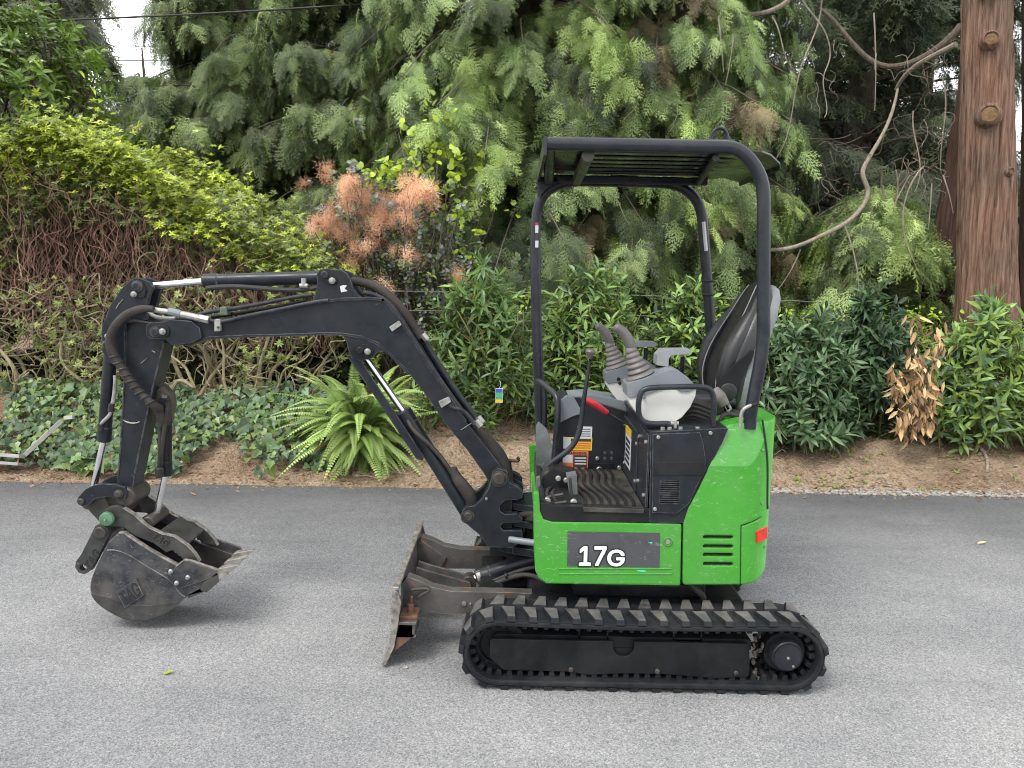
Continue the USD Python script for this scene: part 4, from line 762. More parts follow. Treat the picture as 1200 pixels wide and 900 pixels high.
pin(160.5, 335.5, yS0 - 0.018, yS1 + 0.03, 0.0205, m_boom, SK2); capbolt(157.5, 345, yS0 - 0.018, 0.0145, SK2)
capbolt(126.5, 394, yS0 - 0.010, 0.0125, SK2); pin(125, 404, yS0 - 0.010, yS1 + 0.02, 0.017, m_boom, SK2)
BK = hydraulic('bucket_cylinder', at(130.5, 400, YC), at(122, 516, YC), None, at(106.5, 588, 0.64), 0.031, 0.0165)
obj('cylinder_hose', [tube([at(135, 440, 0.60), at(134, 462, 0.60), at(131.5, 475, 0.60)], 0.010, 10), tube([at(130, 478, 0.595), at(127, 488, 0.595), at(121, 494, 0.60), at(118, 500, 0.605)], 0.0085, 10)], m_zinc, BK)
obj('hose_fitting', [cyl(at(131, 473, 0.59), at(129.5, 482, 0.59), 0.014, n=6), cyl(at(118, 497, 0.60), at(117.5, 504, 0.60), 0.014, n=8)], m_hose, BK)
# braided hose falling over the head, across the stick
yh = yB0 - 0.035
obj('hose_bundle', tube([at(180, 362, yh), at(168, 362, yh), at(154, 366, yh), at(142, 374, yh), at(133, 386, yh), at(129, 398, yh), at(131, 412, yh), at(138, 424, yh), at(146, 436, yh), at(157, 452, yh), at(169, 465, yh), at(178, 473, yh), at(186, 479, 0.57)], [0.014, 0.020, 0.021, 0.020, 0.021, 0.022, 0.022, 0.021, 0.019, 0.018, 0.018, 0.019, 0.024], 14), m_sleeve, SK2)
# spiral wrap on the hose
wrap = []
hp = smoothpath([at(131, 412, yh), at(138, 424, yh), at(146, 436, yh), at(157, 452, yh), at(169, 465, yh), at(178, 473, yh)], 30)
tt = np.linspace(0, 1, len(hp)); a_ = tt * 2 * np.pi * 9
tn = np.gradient(hp, axis=0); tn /= np.linalg.norm(tn, axis=1, keepdims=True); sd = np.cross(tn, [0, 1, 0]); sd /= np.linalg.norm(sd, axis=1, keepdims=True)
obj('spiral_wrap', tube(hp + 0.0195 * (np.cos(a_)[:, None] * sd + np.sin(a_)[:, None] * np.array([0, 1.0, 0])), 0.0055, 6, sm=False), m_hose, SK2)
obj('line_stub', tube([at(152, 375, yh + 0.02), at(164, 376.5, yh + 0.02), at(178, 379, yh + 0.02)], 0.006, 8), m_grease, SK2)
# paint chips on the stick
obj('paint_chip', tube([at(144, 492, yS0 - 0.0015), at(150, 495, yS0 - 0.0015), at(156, 496, yS0 - 0.0015), at(164, 494, yS0 - 0.0015)], [0.002, 0.005, 0.004, 0.003], 6), m_edge, SK2)
for px in ([(140, 356), (144, 351)], [(136, 362), (140, 355)], [(165, 426), (172, 420)], [(178, 411), (182, 413)]):
    obj('paint_chip', tube([at(u, v, yS0 - (0.0115 if v < 380 else 0.0012)) for u, v in px], 0.0026, 5, sm=False), m_edge, SK2)
# thumb cylinder on the stick's inner side
obj('thumb_mount', [plate([(183, 458), (190, 452), (199, 463), (201, 474), (197, 496), (183, 496)], 0.61, 0.67, 0.006), ], m_grease, SK2)
TC = hydraulic('thumb_cylinder', at(195, 470, YC), at(194.5, 556, YC), None, at(182.5, 606, YC), 0.027, 0.0155, m_black)
obj('hose_bundle', [tube([at(180, 474, 0.58), at(185, 480, 0.575), at(188.5, 488, 0.58), at(189, 500, 0.59)], [0.018, 0.021, 0.020, 0.014], 12), tube([at(190, 463, 0.60), at(196, 470, 0.595), at(198, 482, 0.60), at(196, 498, 0.605)], [0.010, 0.013, 0.014, 0.013], 10), tube([at(196, 478, 0.585), at(193, 500, 0.585), at(190, 520, 0.585), at(189, 545, 0.60)], 0.0105, 10), tube([at(186, 487, 0.58), at(187, 520, 0.58), at(186, 548, 0.59)], 0.008, 10)], m_sleeve, TC)
obj('hose_fitting', [cyl(at(187, 548, 0.58), at(186.5, 559, 0.58), 0.020, n=10, bev=0.004), cyl(at(191, 466, 0.58), at(197, 466, 0.58), 0.014, n=6)], m_hose, TC)

# ------------------------------------------------------------------ linkage, bucket, thumb
LK, *_ = [obj('bucket_link', plate([(89.5, 588), (92, 582), (100, 573.5), (110, 568.5), (120, 567), (135, 568), (146, 571), (149, 578), (146, 585), (138, 586), (132, 582.5), (120, 582), (111, 585), (104, 592), (95, 593)], y0, y1, 0.005, ref=0.545), m_boom, X) for y0, y1 in ((0.545, 0.565), (0.715, 0.735))]
c = pin(95.5, 587.5, 0.545, 0.74, 0.017, m_grease, LK, rim=False); pin(139, 579, 0.545, 0.74, 0.017, m_grease, LK)
obj('stick_boss', [cyl((at(147, 583, 0.56)[0], 0.555, at(147, 583, 0.56)[2]), (at(147, 583, 0.56)[0], 0.725, at(147, 583, 0.56)[2]), 0.05, n=28, bev=0.008)], m_grease, SK2)
for ya, yb in ((0.575, 0.595), (0.685, 0.705)): obj('push_link', plate([(98, 591), (110, 585), (122, 583), (134, 603), (126, 616), (117, 612)], ya, yb, 0.005, ref=0.575), m_grease, X)
yK0, yK1 = 0.49, 0.80
GP = obj('green_pin_cap', [], m_pin, X) if False else None
c = at(127, 607, 0.50)
TP = obj('thumb_pin', [cyl((c[0], 0.485, c[2]), (c[0], 0.79, c[2]), 0.026, n=24)], m_grease, X)
obj('pin_cap', lathe((c[0], 0.472, c[2]), (0, 1, 0), [(0, 0), (0, 0.026), (0.004, 0.033), (0.02, 0.035), (0.02, 0)], 28), m_pin, TP)
obj('pin_grease_nipple', cyl((c[0], 0.464, c[2]), (c[0], 0.473, c[2]), 0.006, n=8), m_bolt, TP)
HK, *_ = [obj('hook_plate', plate([(112, 616), (118, 614), (126, 619), (127, 628), (121, 640), (112, 658), (106, 669), (99, 673), (92, 671), (88, 665), (89, 658), (95, 650), (104, 632)], y0, y1, 0.006, ref=0.50, holes=((97.2, 665.5, 0.018),)), m_thumb, X) for y0, y1 in ((0.50, 0.535), (0.745, 0.78))]
c = pin(118, 624, 0.50, 0.79, 0.030, m_grease, HK, rim=False)
def mark(u0, v0, u1, v1, h, y, par, mat=m_thumb, raised=0.006, backing=0.0):
    """raised slanted maker's lettering along a line"""
    a, b = at(u0, v0, y), at(u1, v1, y); ex = (b - a); w = np.linalg.norm(ex); ex /= w; ez = np.array([-ex[2], 0, ex[0]])
    H = h * (y - CAM[1]) / F
    o = a.copy(); o[1] = y
    if backing:
        pts = [o + ex * s * w + ez * t * H for s, t in ((-0.08, -0.18), (1.02, -0.18), (1.22, 1.18), (0.10, 1.18))]
        par = obj('mark_backing', extr([(p[0], p[2]) for p in pts], y - backing, y + 0.001), m_bucket, par, smooth=False); o[1] = y - backing
    obj('maker_mark', text_on('TAG', H, o, ex, ez, raised, True, 0.30, w), mat, par, smooth=False)
bk_px = [(137, 626), (140.5, 624), (146, 624.5), (172, 642), (190, 652.5), (206, 661.5), (226, 668), (252, 677), (248, 690), (219, 698.5), (203, 713), (190, 720.5), (176, 724.8), (160, 726.8), (148, 725.5), (134, 719.5), (113, 706), (106.5, 694), (106, 683), (110, 671), (117, 655), (127, 636)]
arc_ = [tuple(p) for p in smoothpath(np.array([(219, 698.5), (203, 713), (190, 720.5), (176, 724.8), (160, 726.8), (148, 725.5), (134, 719.5), (120, 711), (110, 701), (106, 691), (106.5, 682), (110, 671), (117, 655), (127, 636)]), 5)]
bk_px = bk_px[:bk_px.index((219, 698.5))] + arc_
bp2 = rnd(xz(bk_px, yK0), 0.006)
zmin = bp2.bounds[1]
# shell: side plates plus a curved back and floor, open towards the teeth
shell_line = [(146, 624.5), (140.5, 624.5), (137, 627)] + arc_[::-1] + [(236, 691), (250, 685)]
_old = [(146, 624.5), (140.5, 624.5), (137, 627), (127, 636), (117, 655), (110, 671), (106.2, 684), (107, 694), (113, 706), (134, 719.5), (148, 725.3), (160, 726.6), (176, 724.6), (190, 720.3), (203, 712.6), (219, 698.2), (236, 691), (250, 685)]
sl = sg.LineString(xz(shell_line, yK0)).buffer(0.009).intersection(bp2.buffer(0.002))
BU = obj('bucket', [extr(bp2, yK0, yK0 + 0.014), extr(bp2, yK1 - 0.014, yK1), extr(sl, yK0 + 0.014, yK1 - 0.014)], m_bucket, X, label='scratched steel digging bucket resting on the asphalt')
obj('bucket_rim', extr(sg.LineString(xz([(140.5, 624.3), (146, 624.8), (172, 642.3), (190, 652.8), (207, 662)], yK0)).buffer(0.005), yK0 - 0.003, yK0 + 0.016), m_edge, BU)
obj('weld_seam', tube([at(u, v, yK0 - 0.001) for u, v in ((126, 645), (143, 647), (160, 656), (176, 666), (190, 674), (203, 684), (210, 694), (217, 699))], 0.0042, 6), m_bucket, BU)
obj('wear_plate', extr(rnd(xz([p for p in arc_[::-1] if p[1] > 692 and p[0] < 205] + [(212, 704), (196, 706), (176, 709), (152, 708), (128, 700)], yK0), 0.004), yK0 - 0.005, yK0 + 0.001), m_thumb, BU)
sc_ = rnd(xz([(193.5, 668.5), (201, 672), (207, 663), (216, 656), (222, 656.5), (254.5, 667.5), (257, 672), (240, 679), (212, 688.5), (205, 685), (198, 677)], yK0), 0.003)
SCU = obj('side_cutter', [extr(sc_, yK0 - 0.014, yK0 - 0.001)], m_bucket, BU)
obj('cutter_edge', extr(sg.LineString(xz([(207, 663), (216, 656.3), (222, 656.8), (254.5, 667.8)], yK0 - 0.014)).buffer(0.0035), yK0 - 0.016, yK0 - 0.002), m_edge, SCU)
for (u, v) in ((200.7, 669), (220.7, 676), (207.6, 682.7)): capbolt(u, v, yK0 - 0.014, 0.0115, SCU)
SCF = obj('side_cutter', [extr(sc_, yK1 + 0.001, yK1 + 0.014)], m_bucket, BU)
obj('cutting_lip', [extr(rnd(xz([(219, 698), (236, 689), (252, 678), (254, 681), (238, 694), (221, 701)], yK0), 0.002), yK0, yK1)], m_thumb, BU)
# teeth
tc0 = at(254, 668, yK0 - 0.006)
for i, y in enumerate((yK0 + 0.012, yK0 + 0.118, yK0 + 0.222)):
    w = 0.023
    side = xz([(254, 668), (258, 665.5), (281.5, 661.5), (262, 676.5), (257.5, 680.5), (254, 680)], yK0)
    t0 = extr(rnd(side, 0.002), y - w, y + w); v = np.array(t0[0]); tip = np.clip((v[:, 0] - tc0[0]) / 0.11, 0, 1); v[:, 1] = y + (v[:, 1] - y) * (1 - 0.30 * tip)
    TT = obj('bucket_tooth', (v, t0[1]), m_teeth, BU)
    sh = xz([(236, 690), (240, 681), (256, 670), (257.5, 681), (243, 693)], yK0)
    obj('tooth_shank', extr(rnd(sh, 0.002), y - 0.026, y + 0.026), m_thumb, TT)
mark(160.5, 703, 167.5, 676, 14, yK0, BU, m_thumb, 0.008) if False else None
mark(147, 708.5, 167, 695, 16, yK0, BU, m_cowlgap, 0.0012, 0.009)
mark(105, 669, 117, 649, 9, 0.50, HK, m_cowlgap, 0.002)
th_px = [(118, 608), (121, 599), (128, 594), (138, 593), (145, 596), (157, 603.5), (168, 613.5), (176, 619.5), (190, 626), (204, 629), (220, 640), (228, 649), (234, 659), (229, 658), (214, 655), (211.5, 651.5), (209, 652), (208, 648.5), (204.5, 648), (203.5, 645), (200, 645), (195, 647.5), (180, 636.5), (156, 627), (146, 618), (136, 617), (127, 617)]
TH = obj('thumb', [plate(th_px, y0, y1, 0.004, ref=0.515) for y0, y1 in ((0.515, 0.535), (0.745, 0.765))] + [plate([(185, 624.5), (187, 622), (217, 639), (216, 642)], 0.535, 0.745, 0.001, ref=0.515)], m_thumb, X, label='worn steel thumb of two toothed plates')
for (y0, y1) in ((0.512, 0.537), (0.743, 0.768)):
    obj('worn_edge', extr(sg.LineString(xz([(145, 595.7), (157, 603.3), (168, 613.3), (176, 619.3), (190, 625.8), (204, 628.8), (220, 639.8), (228, 648.8), (233.5, 658)], 0.515)).buffer(0.0025), y0, y1), m_edge, TH)
obj('thumb_hub', cyl(np.array(at(182.5, 606, YC)) + (0, -0.09, 0), np.array(at(182.5, 606, YC)) + (0, 0.09, 0), 0.030, n=22, bev=0.006), m_grease, TH)
mark(177, 637, 192.5, 628.5, 9, 0.515, TH, m_edge, 0.004) if False else mark(177, 629, 194, 639, 8, 0.515, TH, m_grease, 0.005)
mark_c = at(230, 655, 0.6); obj('lip_bolt', cyl(mark_c + (0, 0, 0), mark_c + (0.004, -0.012, 0.01), 0.010, n=8), m_bolt, BU)

# ------------------------------------------------------------------ dozer blade
yD0, yD1 = 0.17, 1.11
bl_prof = [(462, 690.5), (464, 692), (466.5, 712), (466, 735), (462, 757), (452, 778), (448.5, 778), (457, 756), (461.5, 733), (461.5, 712)]
bp3 = rnd(xz(bl_prof, yD0), 0.003); b3 = np.array(xz(bl_prof, yD0))
ztop = b3[:, 1].max()
DB = obj('dozer_blade', [extr(bp3, yD0, yD1), ], m_blade, X, label='worn dozer blade with rusty wing pins')
xb = at(465, 710, yD0)[0]; zb0 = at(452, 778, yD0)[2]
obj('blade_top_edge', box(at(461, 690, yD0)[0] - 0.004, at(465, 690, yD0)[0] + 0.010, yD0 - 0.002, yD1 + 0.002, ztop - 0.006, ztop + 0.010, 0.003), m_edge, DB)
obj('cutting_edge', extr(rnd(xz([(454, 774), (450, 780), (447.5, 780), (452, 768)], yD0), 0.001), yD0 + 0.002, yD1 - 0.002), m_edge, DB)
for (ya, yb, s) in ((yD0 - 0.006, yD0 + 0.01, 1), (yD1 - 0.01, yD1 + 0.006, 1)):
    obj('end_plate', extr(rnd(xz([(461, 690), (467, 694), (470, 706), (466, 735), (462, 758), (452, 779), (447, 779), (456, 756), (459, 730), (458, 706)], yD0), 0.004), ya, yb), m_edge, DB)
def wing_bracket(y0, y1):
    W = obj('wing_bracket', [box(xb, xb + 0.085, y0, y1, at(470, 733, yD0)[2], at(470, 730, yD0)[2]), box(xb, xb + 0.085, y0, y1, at(470, 745, yD0)[2] - 0.01, at(470, 745, yD0)[2]), box(xb + 0.068, xb + 0.078, y0 + 0.01, y1 - 0.01, at(470, 745, yD0)[2], at(470, 731, yD0)[2]), box(xb, xb + 0.07, y1 - 0.012, y1 - 0.002, at(470, 745, yD0)[2], at(470, 730, yD0)[2])], m_blade, DB)
    zt_ = at(470, 730, yD0)[2]; xm, ym = xb + 0.052, (y0 + y1) / 2
    pp = obj('wing_pin', [box(xm - 0.045, xm + 0.035, ym - 0.05, ym + 0.05, zt_, zt_ + 0.016, 0.003), cyl((xm, ym, zt_ + 0.012), (xm, ym, zt_ + 0.055), 0.016, n=12, bev=0.003), cyl((xm, ym, zt_ + 0.03), (xm + 0.005, ym, zt_ + 0.09), 0.006, n=8)], m_rust, W)
    tri = trimesh.Trimesh(np.array([[xb, y0, at(470, 745, yD0)[2]], [xb + 0.08, y0, at(470, 745, yD0)[2]], [xb - 0.01, y0, zb0 + 0.06], [xb, y1, at(470, 745, yD0)[2]], [xb + 0.08, y1, at(470, 745, yD0)[2]], [xb - 0.01, y1, zb0 + 0.06]]), np.array([[0, 1, 2], [3, 5, 4], [0, 3, 4], [0, 4, 1], [1, 4, 5], [1, 5, 2], [0, 2, 5], [0, 5, 3]])); tri.fix_normals()
    obj('bracket_gusset', tri, m_rust, W, smooth=False)
wing_bracket(yD0 + 0.005, yD0 + 0.16); wing_bracket(yD1 - 0.16, yD1 - 0.005)
obj('blue_label', box(xb + 0.001, xb + 0.0035, yD0 + 0.045, yD0 + 0.10, at(469, 712, yD0)[2], at(469, 693, yD0)[2]), m_bluelabel, DB, smooth=False)
def arm(y0, y1):
    return obj('push_arm', [plate([(478, 676), (492, 681), (507, 688.5), (529, 693), (600, 694.5), (660, 697), (660, 720), (551, 719.5), (484, 719), (468, 716), (466, 690)], y0, y1, 0.004, ref=0.33), ], m_blade, DB)
arm(0.33, 0.385); arm(0.895, 0.95)
obj('arm_cross_tube', [box(at(560, 705, 0.4)[0], at(590, 705, 0.4)[0], 0.385, 0.895, at(560, 716, 0.36)[2], at(560, 698, 0.36)[2], 0.01)], m_frame, DB)
for y0 in (0.59, 0.675):
    obj('cylinder_rib', plate([(488, 664), (500, 668), (551, 682), (553, 690), (486, 692)], y0, y0 + 0.014, 0.003, ref=0.6), m_blade, DB)
for (ya, yb) in ((0.385, 0.40), (0.88, 0.895)):
    obj('stiffener', plate([(470, 690), (478, 677), (512, 700), (505, 712), (470, 712)], ya, yb, 0.003, ref=0.36), m_blade, DB)
for (u, v) in ((544, 707), (552, 705)):
    c = at(544, 707, 0.33); obj('arm_boss', cyl((c[0] + (0.03 if u > 545 else 0), 0.322, c[2]), (c[0] + (0.03 if u > 545 else 0), 0.334, c[2]), 0.011 if u < 550 else 0.005, n=12), m_edge, DB)
BCY = hydraulic('blade_cylinder', at(640, 650, YC), at(560, 676.5, YC), None, at(550, 681, YC), 0.040, 0.020)
obj('cylinder_gland', [cyl(at(566, 675, YC), at(560, 677, YC), 0.045, n=22, bev=0.004)], m_edge, BCY)
obj('hose_hook', [tube([at(482, 692, 0.31), at(494, 690, 0.31), at(503, 691, 0.31), at(496, 696, 0.31), at(490, 702, 0.31)], 0.008, 8)], m_grease, DB)
obj('cylinder_hose', [tube([at(545, 698, 0.55), at(566, 690, 0.54), at(590, 680, 0.53), at(610, 674, 0.52), at(628, 676, 0.50), at(640, 684, 0.48)], 0.012, 10), tube([at(566, 686, 0.56), at(590, 676, 0.555), at(612, 668, 0.55), at(640, 664, 0.55)], 0.010, 10)], m_hose, BCY)
for u in (604, 592): c = at(u, 675, 0.53); obj('hose_band', ring(c, (1, 0, 0.3), 0.011, 0.017, 0.012, 14), m_black, BCY)
# ------------------------------------------------------------------ ground
def smooth01(t): t = np.clip(t, 0, 1); return t * t * (3 - 2 * t)
def edge_y(x):
    x = np.asarray(x, float); return 3.17 + 0.012 * x + 0.05 * (fbm(np.c_[x.ravel() * 0.8, x.ravel() * 0 + 3, x.ravel() * 0], 3, 5) - 0.5).reshape(x.shape) + 0.03 * (fbm(np.c_[x.ravel() * 6, x.ravel() * 0 + 9, x.ravel() * 0], 2, 8) - 0.5).reshape(x.shape)
def terrain(x, y):
    x, y = np.asarray(x, float), np.asarray(y, float); d = y - edge_y(x)
    right = smooth01((x + 0.8) / 1.6); left = 1 - right
    h = right * (0.235 * smooth01((d + 0.02) / 1.15) + 0.02 * np.clip(d - 1, 0, 3)) + left * (0.50 * smooth01((d + 0.05) / 1.5) + 0.05 * np.clip(d - 1.2, 0, 3))
    p = np.c_[x.ravel(), y.ravel(), 0 * x.ravel()]
    n = (fbm(p * 2.2, 4, 11) - 0.5).reshape(x.shape) * 0.16 + (fbm(p * 9, 3, 12) - 0.5).reshape(x.shape) * 0.05
    h = h + n * smooth01((d - 0.02) / 0.4) + 0.02 * smooth01(d / 0.06)
    far = smooth01((y - 9) / 30); h = h * (1 - far) + 0.6 * far
    return np.where(d < -0.03, -0.03, h - 0.012)
gx = np.r_[-60, -40, -25, -16, np.linspace(-11, 11, 300), 16, 25, 40, 60]; gy = np.r_[2.6, np.linspace(2.95, 6.2, 110), np.linspace(6.4, 14, 30), 18, 25, 40, 70]
GX, GY = np.meshgrid(gx, gy, indexing='ij'); GZ = terrain(GX, GY)
i, j = np.meshgrid(np.arange(len(gx) - 1), np.arange(len(gy) - 1), indexing='ij'); n_ = len(gy)
q = np.stack([i * n_ + j, (i + 1) * n_ + j, (i + 1) * n_ + j + 1, i * n_ + j + 1], -1).reshape(-1, 4)
m_soil = M('bank_soil', {'g': ('geometry', {}), 'n1': ('noise_texture', {'scale': 1.6, 'detail': 6.0, 'roughness': 0.65}), 'n2': ('noise_texture', {'scale': 38.0, 'detail': 6.0, 'roughness': 0.75}), 'v': ('voronoi_texture', {'scale': 55.0}),
    'r1': ('rgb_ramp', {'ramp': [(0.30, (0.13, 0.088, 0.055)), (0.50, (0.24, 0.175, 0.118)), (0.72, (0.36, 0.28, 0.20))]}), 'r2': ('rgb_ramp', {'ramp': [(0.32, (0.35, 0.32, 0.30)), (0.5, (0.9, 0.9, 0.9)), (0.75, (1.45, 1.42, 1.35))]}),
    'mx': ('mix_color', {'blend_type': 'multiply', 'fac': 1.0, 'use_clamp': False}), 'ad': ('math', {'math_type': 'add'}), 'b': ('bump', {'strength': 0.9, 'distance': 0.02}), 'p': ('principled_bsdf', {'roughness': 0.95, 'specular_ior_level': 0.15})},
    [('g.position', 'n1.vector'), ('g.position', 'n2.vector'), ('g.position', 'v.vector'), ('n1.fac', 'r1.fac'), ('n2.fac', 'r2.fac'), ('r1.color', 'mx.a'), ('r2.color', 'mx.b'), ('mx.result', 'p.base_color'), ('n2.fac', 'ad.value1'), ('v.distance', 'ad.value2'), ('ad.value', 'b.height'), ('b.normal', 'p.normal')])
obj('ground', (np.c_[GX.ravel(), GY.ravel(), GZ.ravel()], q), m_soil, kind='structure', smooth=True, label='brown earth bank behind the drive', category='ground')
m_asph = M('asphalt', {'g': ('geometry', {}), 'v': ('voronoi_texture', {'scale': 185.0}), 'v2': ('voronoi_texture', {'scale': 230.0}), 'n': ('noise_texture', {'scale': 420.0, 'detail': 2.0}), 'big': ('noise_texture', {'scale': 0.75, 'detail': 5.0, 'roughness': 0.6}), 'mp': ('mapping', {'scale': (0.35, 1.6, 1.0)}), 'mid': ('noise_texture', {'scale': 1.6, 'detail': 8.0, 'roughness': 0.72}),
    'sep': ('separate_color', {}), 'r1': ('rgb_ramp', {'ramp': [(0.0, (0.105, 0.106, 0.109)), (0.3, (0.160, 0.161, 0.164)), (0.75, (0.208, 0.208, 0.207)), (1.0, (0.275, 0.274, 0.270))]}),
    'r2': ('rgb_ramp', {'ramp': [(0.30, (0.80, 0.81, 0.82)), (0.5, (0.98, 0.98, 0.98)), (0.70, (1.16, 1.155, 1.14))]}), 'r3': ('rgb_ramp', {'ramp': [(0.32, (0.84, 0.84, 0.85)), (0.50, (0.97, 0.97, 0.97)), (0.7, (1.06, 1.06, 1.05))]}),
    'sy': ('separate_xyz', {}), 'my': ('map_range', {'from_min': 1.0, 'from_max': 3.0, 'to_min': 1.0, 'to_max': 0.46, 'clamp': True}),  # darkens to the far edge: fresh asphalt plus tree shade painted into the colour
    'm1': ('mix_color', {'blend_type': 'multiply', 'fac': 1.0, 'use_clamp': False}), 'm2': ('mix_color', {'blend_type': 'multiply', 'fac': 1.0, 'use_clamp': False}), 'vs': ('vector_math', {'math_type': 'scale'}),
    'ml': ('math', {'math_type': 'multiply_add', 'value2': 0.5}), 'b': ('bump', {'strength': 0.35, 'distance': 0.005}), 'p': ('principled_bsdf', {'roughness': 0.92, 'specular_ior_level': 0.12})},
    [('g.position', 'v.vector'), ('g.position', 'v2.vector'), ('g.position', 'n.vector'), ('g.position', 'big.vector'), ('g.position', 'mp.vector'), ('mp.vector', 'mid.vector'), ('v.color', 'sep.color'), ('sep.r', 'r1.fac'), ('big.fac', 'r2.fac'), ('mid.fac', 'r3.fac'),
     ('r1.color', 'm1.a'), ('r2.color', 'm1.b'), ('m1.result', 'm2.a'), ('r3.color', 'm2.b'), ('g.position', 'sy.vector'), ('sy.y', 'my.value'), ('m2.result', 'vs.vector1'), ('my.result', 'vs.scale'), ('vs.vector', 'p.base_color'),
     ('v.distance', 'ml.value1'), ('n.fac', 'ml.value3'), ('ml.value', 'b.height'), ('b.normal', 'p.normal')])
ex = np.r_[-60, -30, np.linspace(-12, 12, 240), 30, 60]; ey = edge_y(ex) 
top = np.c_[ex, ey, np.zeros(len(ex))]; lowr = np.c_[ex, np.full(len(ex), -40.0), np.zeros(len(ex))]; lip = np.c_[ex, ey + 0.015, np.full(len(ex), -0.03)]
vv = np.vstack([lowr, top, lip]); k = np.arange(len(ex) - 1); n_ = len(ex)
q = np.vstack([np.stack([k, k + 1, k + 1 + n_, k + n_], 1), np.stack([k + n_, k + 1 + n_, k + 1 + 2 * n_, k + 2 * n_], 1)])
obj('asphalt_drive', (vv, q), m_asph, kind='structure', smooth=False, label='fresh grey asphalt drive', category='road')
obj('far_ground', box(-300, 300, -300, 300, -0.6, -0.06), m_soil, kind='structure', smooth=False, label='flat earth under everything', category='ground')

# ------------------------------------------------------------------ leaf tools
def leafshape(pos, d, nrm, L, W, fold=0.25, curl=0.3, shape=((0.30, 0.85), (0.66, 0.80))):
    """N folded leaves: returns vertices (N, 8, 3) and the 8 triangles of one"""
    d = d / np.linalg.norm(d, axis=1, keepdims=True); s = np.cross(nrm, d); s /= np.linalg.norm(s, axis=1, keepdims=True) + 1e-9; n = np.cross(d, s)
    L, W = np.broadcast_to(L, len(pos))[:, None], np.broadcast_to(W, len(pos))[:, None]; curl = np.broadcast_to(curl, len(pos))[:, None]
    out = [pos]
    for t, w in shape:
        mid = pos + d * L * t - n * (curl * L * t * t); e = s * W * w * 0.5; lift = n * W * fold * w
        out += [mid + e + lift, mid, mid - e + lift]
    out.append(pos + d * L - n * curl * L)
    return np.stack(out, 1)
LEAF_F = np.array([[0, 1, 2], [0, 2, 3], [1, 4, 5], [1, 5, 2], [2, 5, 6], [2, 6, 3], [4, 7, 5], [5, 7, 6]])
def joined(V, F):
    N, k = V.shape[:2]; return V.reshape(-1, 3), (F[None] + (np.arange(N) * k)[:, None, None]).reshape(-1, 3)
def put_leaves(parent, V, F, mats, n_parts, name='leaf', stuff='foliage', seed=0):
    """the leaves that show largest are parts of their own, the rest one part"""
    r = np.random.default_rng(seed); c = V.mean(1); size = np.linalg.norm(V[:, -1] - V[:, 0], axis=1) / np.linalg.norm(c - CAM, axis=1)
    o = np.argsort(-size); pick, rest = o[:n_parts], o[n_parts:]
    for k in pick: obj(name, (V[k], F), mats[int(r.integers(len(mats)))], parent, smooth=False)
    g = r.integers(len(mats), size=len(rest))
    for a in range(len(mats)):
        if (g == a).any(): v, f = joined(V[rest[g == a]], F); obj(stuff, (v, f), mats[a], parent, smooth=False, kind='stuff')
def unit(v): return v / (np.linalg.norm(v, axis=-1, keepdims=True) + 1e-9)
def quats(d, n):
    """rotations that take +x to d and +z towards n"""
    d = unit(d); y = unit(np.cross(n, d)); z = np.cross(d, y); return Rotation.from_matrix(np.stack([d, y, z], -1)).as_quat()
def twig(p0, p1, r, rng, wob=0.12, k=5, n=5, sag=0.0):
    p0, p1 = np.asarray(p0, float), np.asarray(p1, float); L = np.linalg.norm(p1 - p0); t = np.linspace(0, 1, k)
    pts = p0 + (p1 - p0) * t[:, None] + rng.normal(0, wob * L, (k, 3)) * np.sin(np.pi * t)[:, None]; pts[:, 2] -= sag * L * np.sin(np.pi * t)
    return tube(pts, [r, r * 0.75, r * 0.45], n, 3)

# ------------------------------------------------------------------ plant materials
m_cedar = [leafmat('cedar_green_a', [(0.052, 0.084, 0.026), (0.100, 0.155, 0.046), (0.165, 0.235, 0.078), (0.250, 0.325, 0.120)], 0.5, 0.29, 1.1, 0.40),
           leafmat('cedar_green_b', [(0.075, 0.130, 0.028), (0.150, 0.225, 0.050), (0.235, 0.320, 0.085), (0.320, 0.410, 0.140)], 0.5, 0.32, 1.3, 0.35),
           leafmat('cedar_green_c', [(0.034, 0.054, 0.022), (0.066, 0.096, 0.038), (0.110, 0.145, 0.055)], 0.55, 0.26, 1.0, 0.35),
           leafmat('cedar_brown', [(0.105, 0.084, 0.042), (0.161, 0.133, 0.063)], 0.6, 0.22)]
m_cyp = [leafmat('cypress_green_a', [(0.070, 0.105, 0.038), (0.130, 0.180, 0.064), (0.220, 0.285, 0.105)], 0.55, 0.29, 0.8, 0.35),
         leafmat('cypress_green_b', [(0.045, 0.072, 0.028), (0.092, 0.132, 0.048), (0.165, 0.215, 0.080)], 0.55, 0.26, 0.8, 0.3)]
m_weep = [leafmat('weeping_grey_green', [(0.085, 0.095, 0.060), (0.130, 0.145, 0.085), (0.180, 0.200, 0.110)], 0.6, 0.35, 0.8, 0.3)]
m_dark = [leafmat('dark_needle_green', [(0.034, 0.050, 0.026), (0.050, 0.072, 0.034), (0.072, 0.090, 0.036)], 0.6, 0.3, 1.0, 0.4)]
m_far = [leafmat('far_wood_green', [(0.036, 0.054, 0.026), (0.060, 0.082, 0.038)], 0.7, 0.15, 0.5, 0.4)]
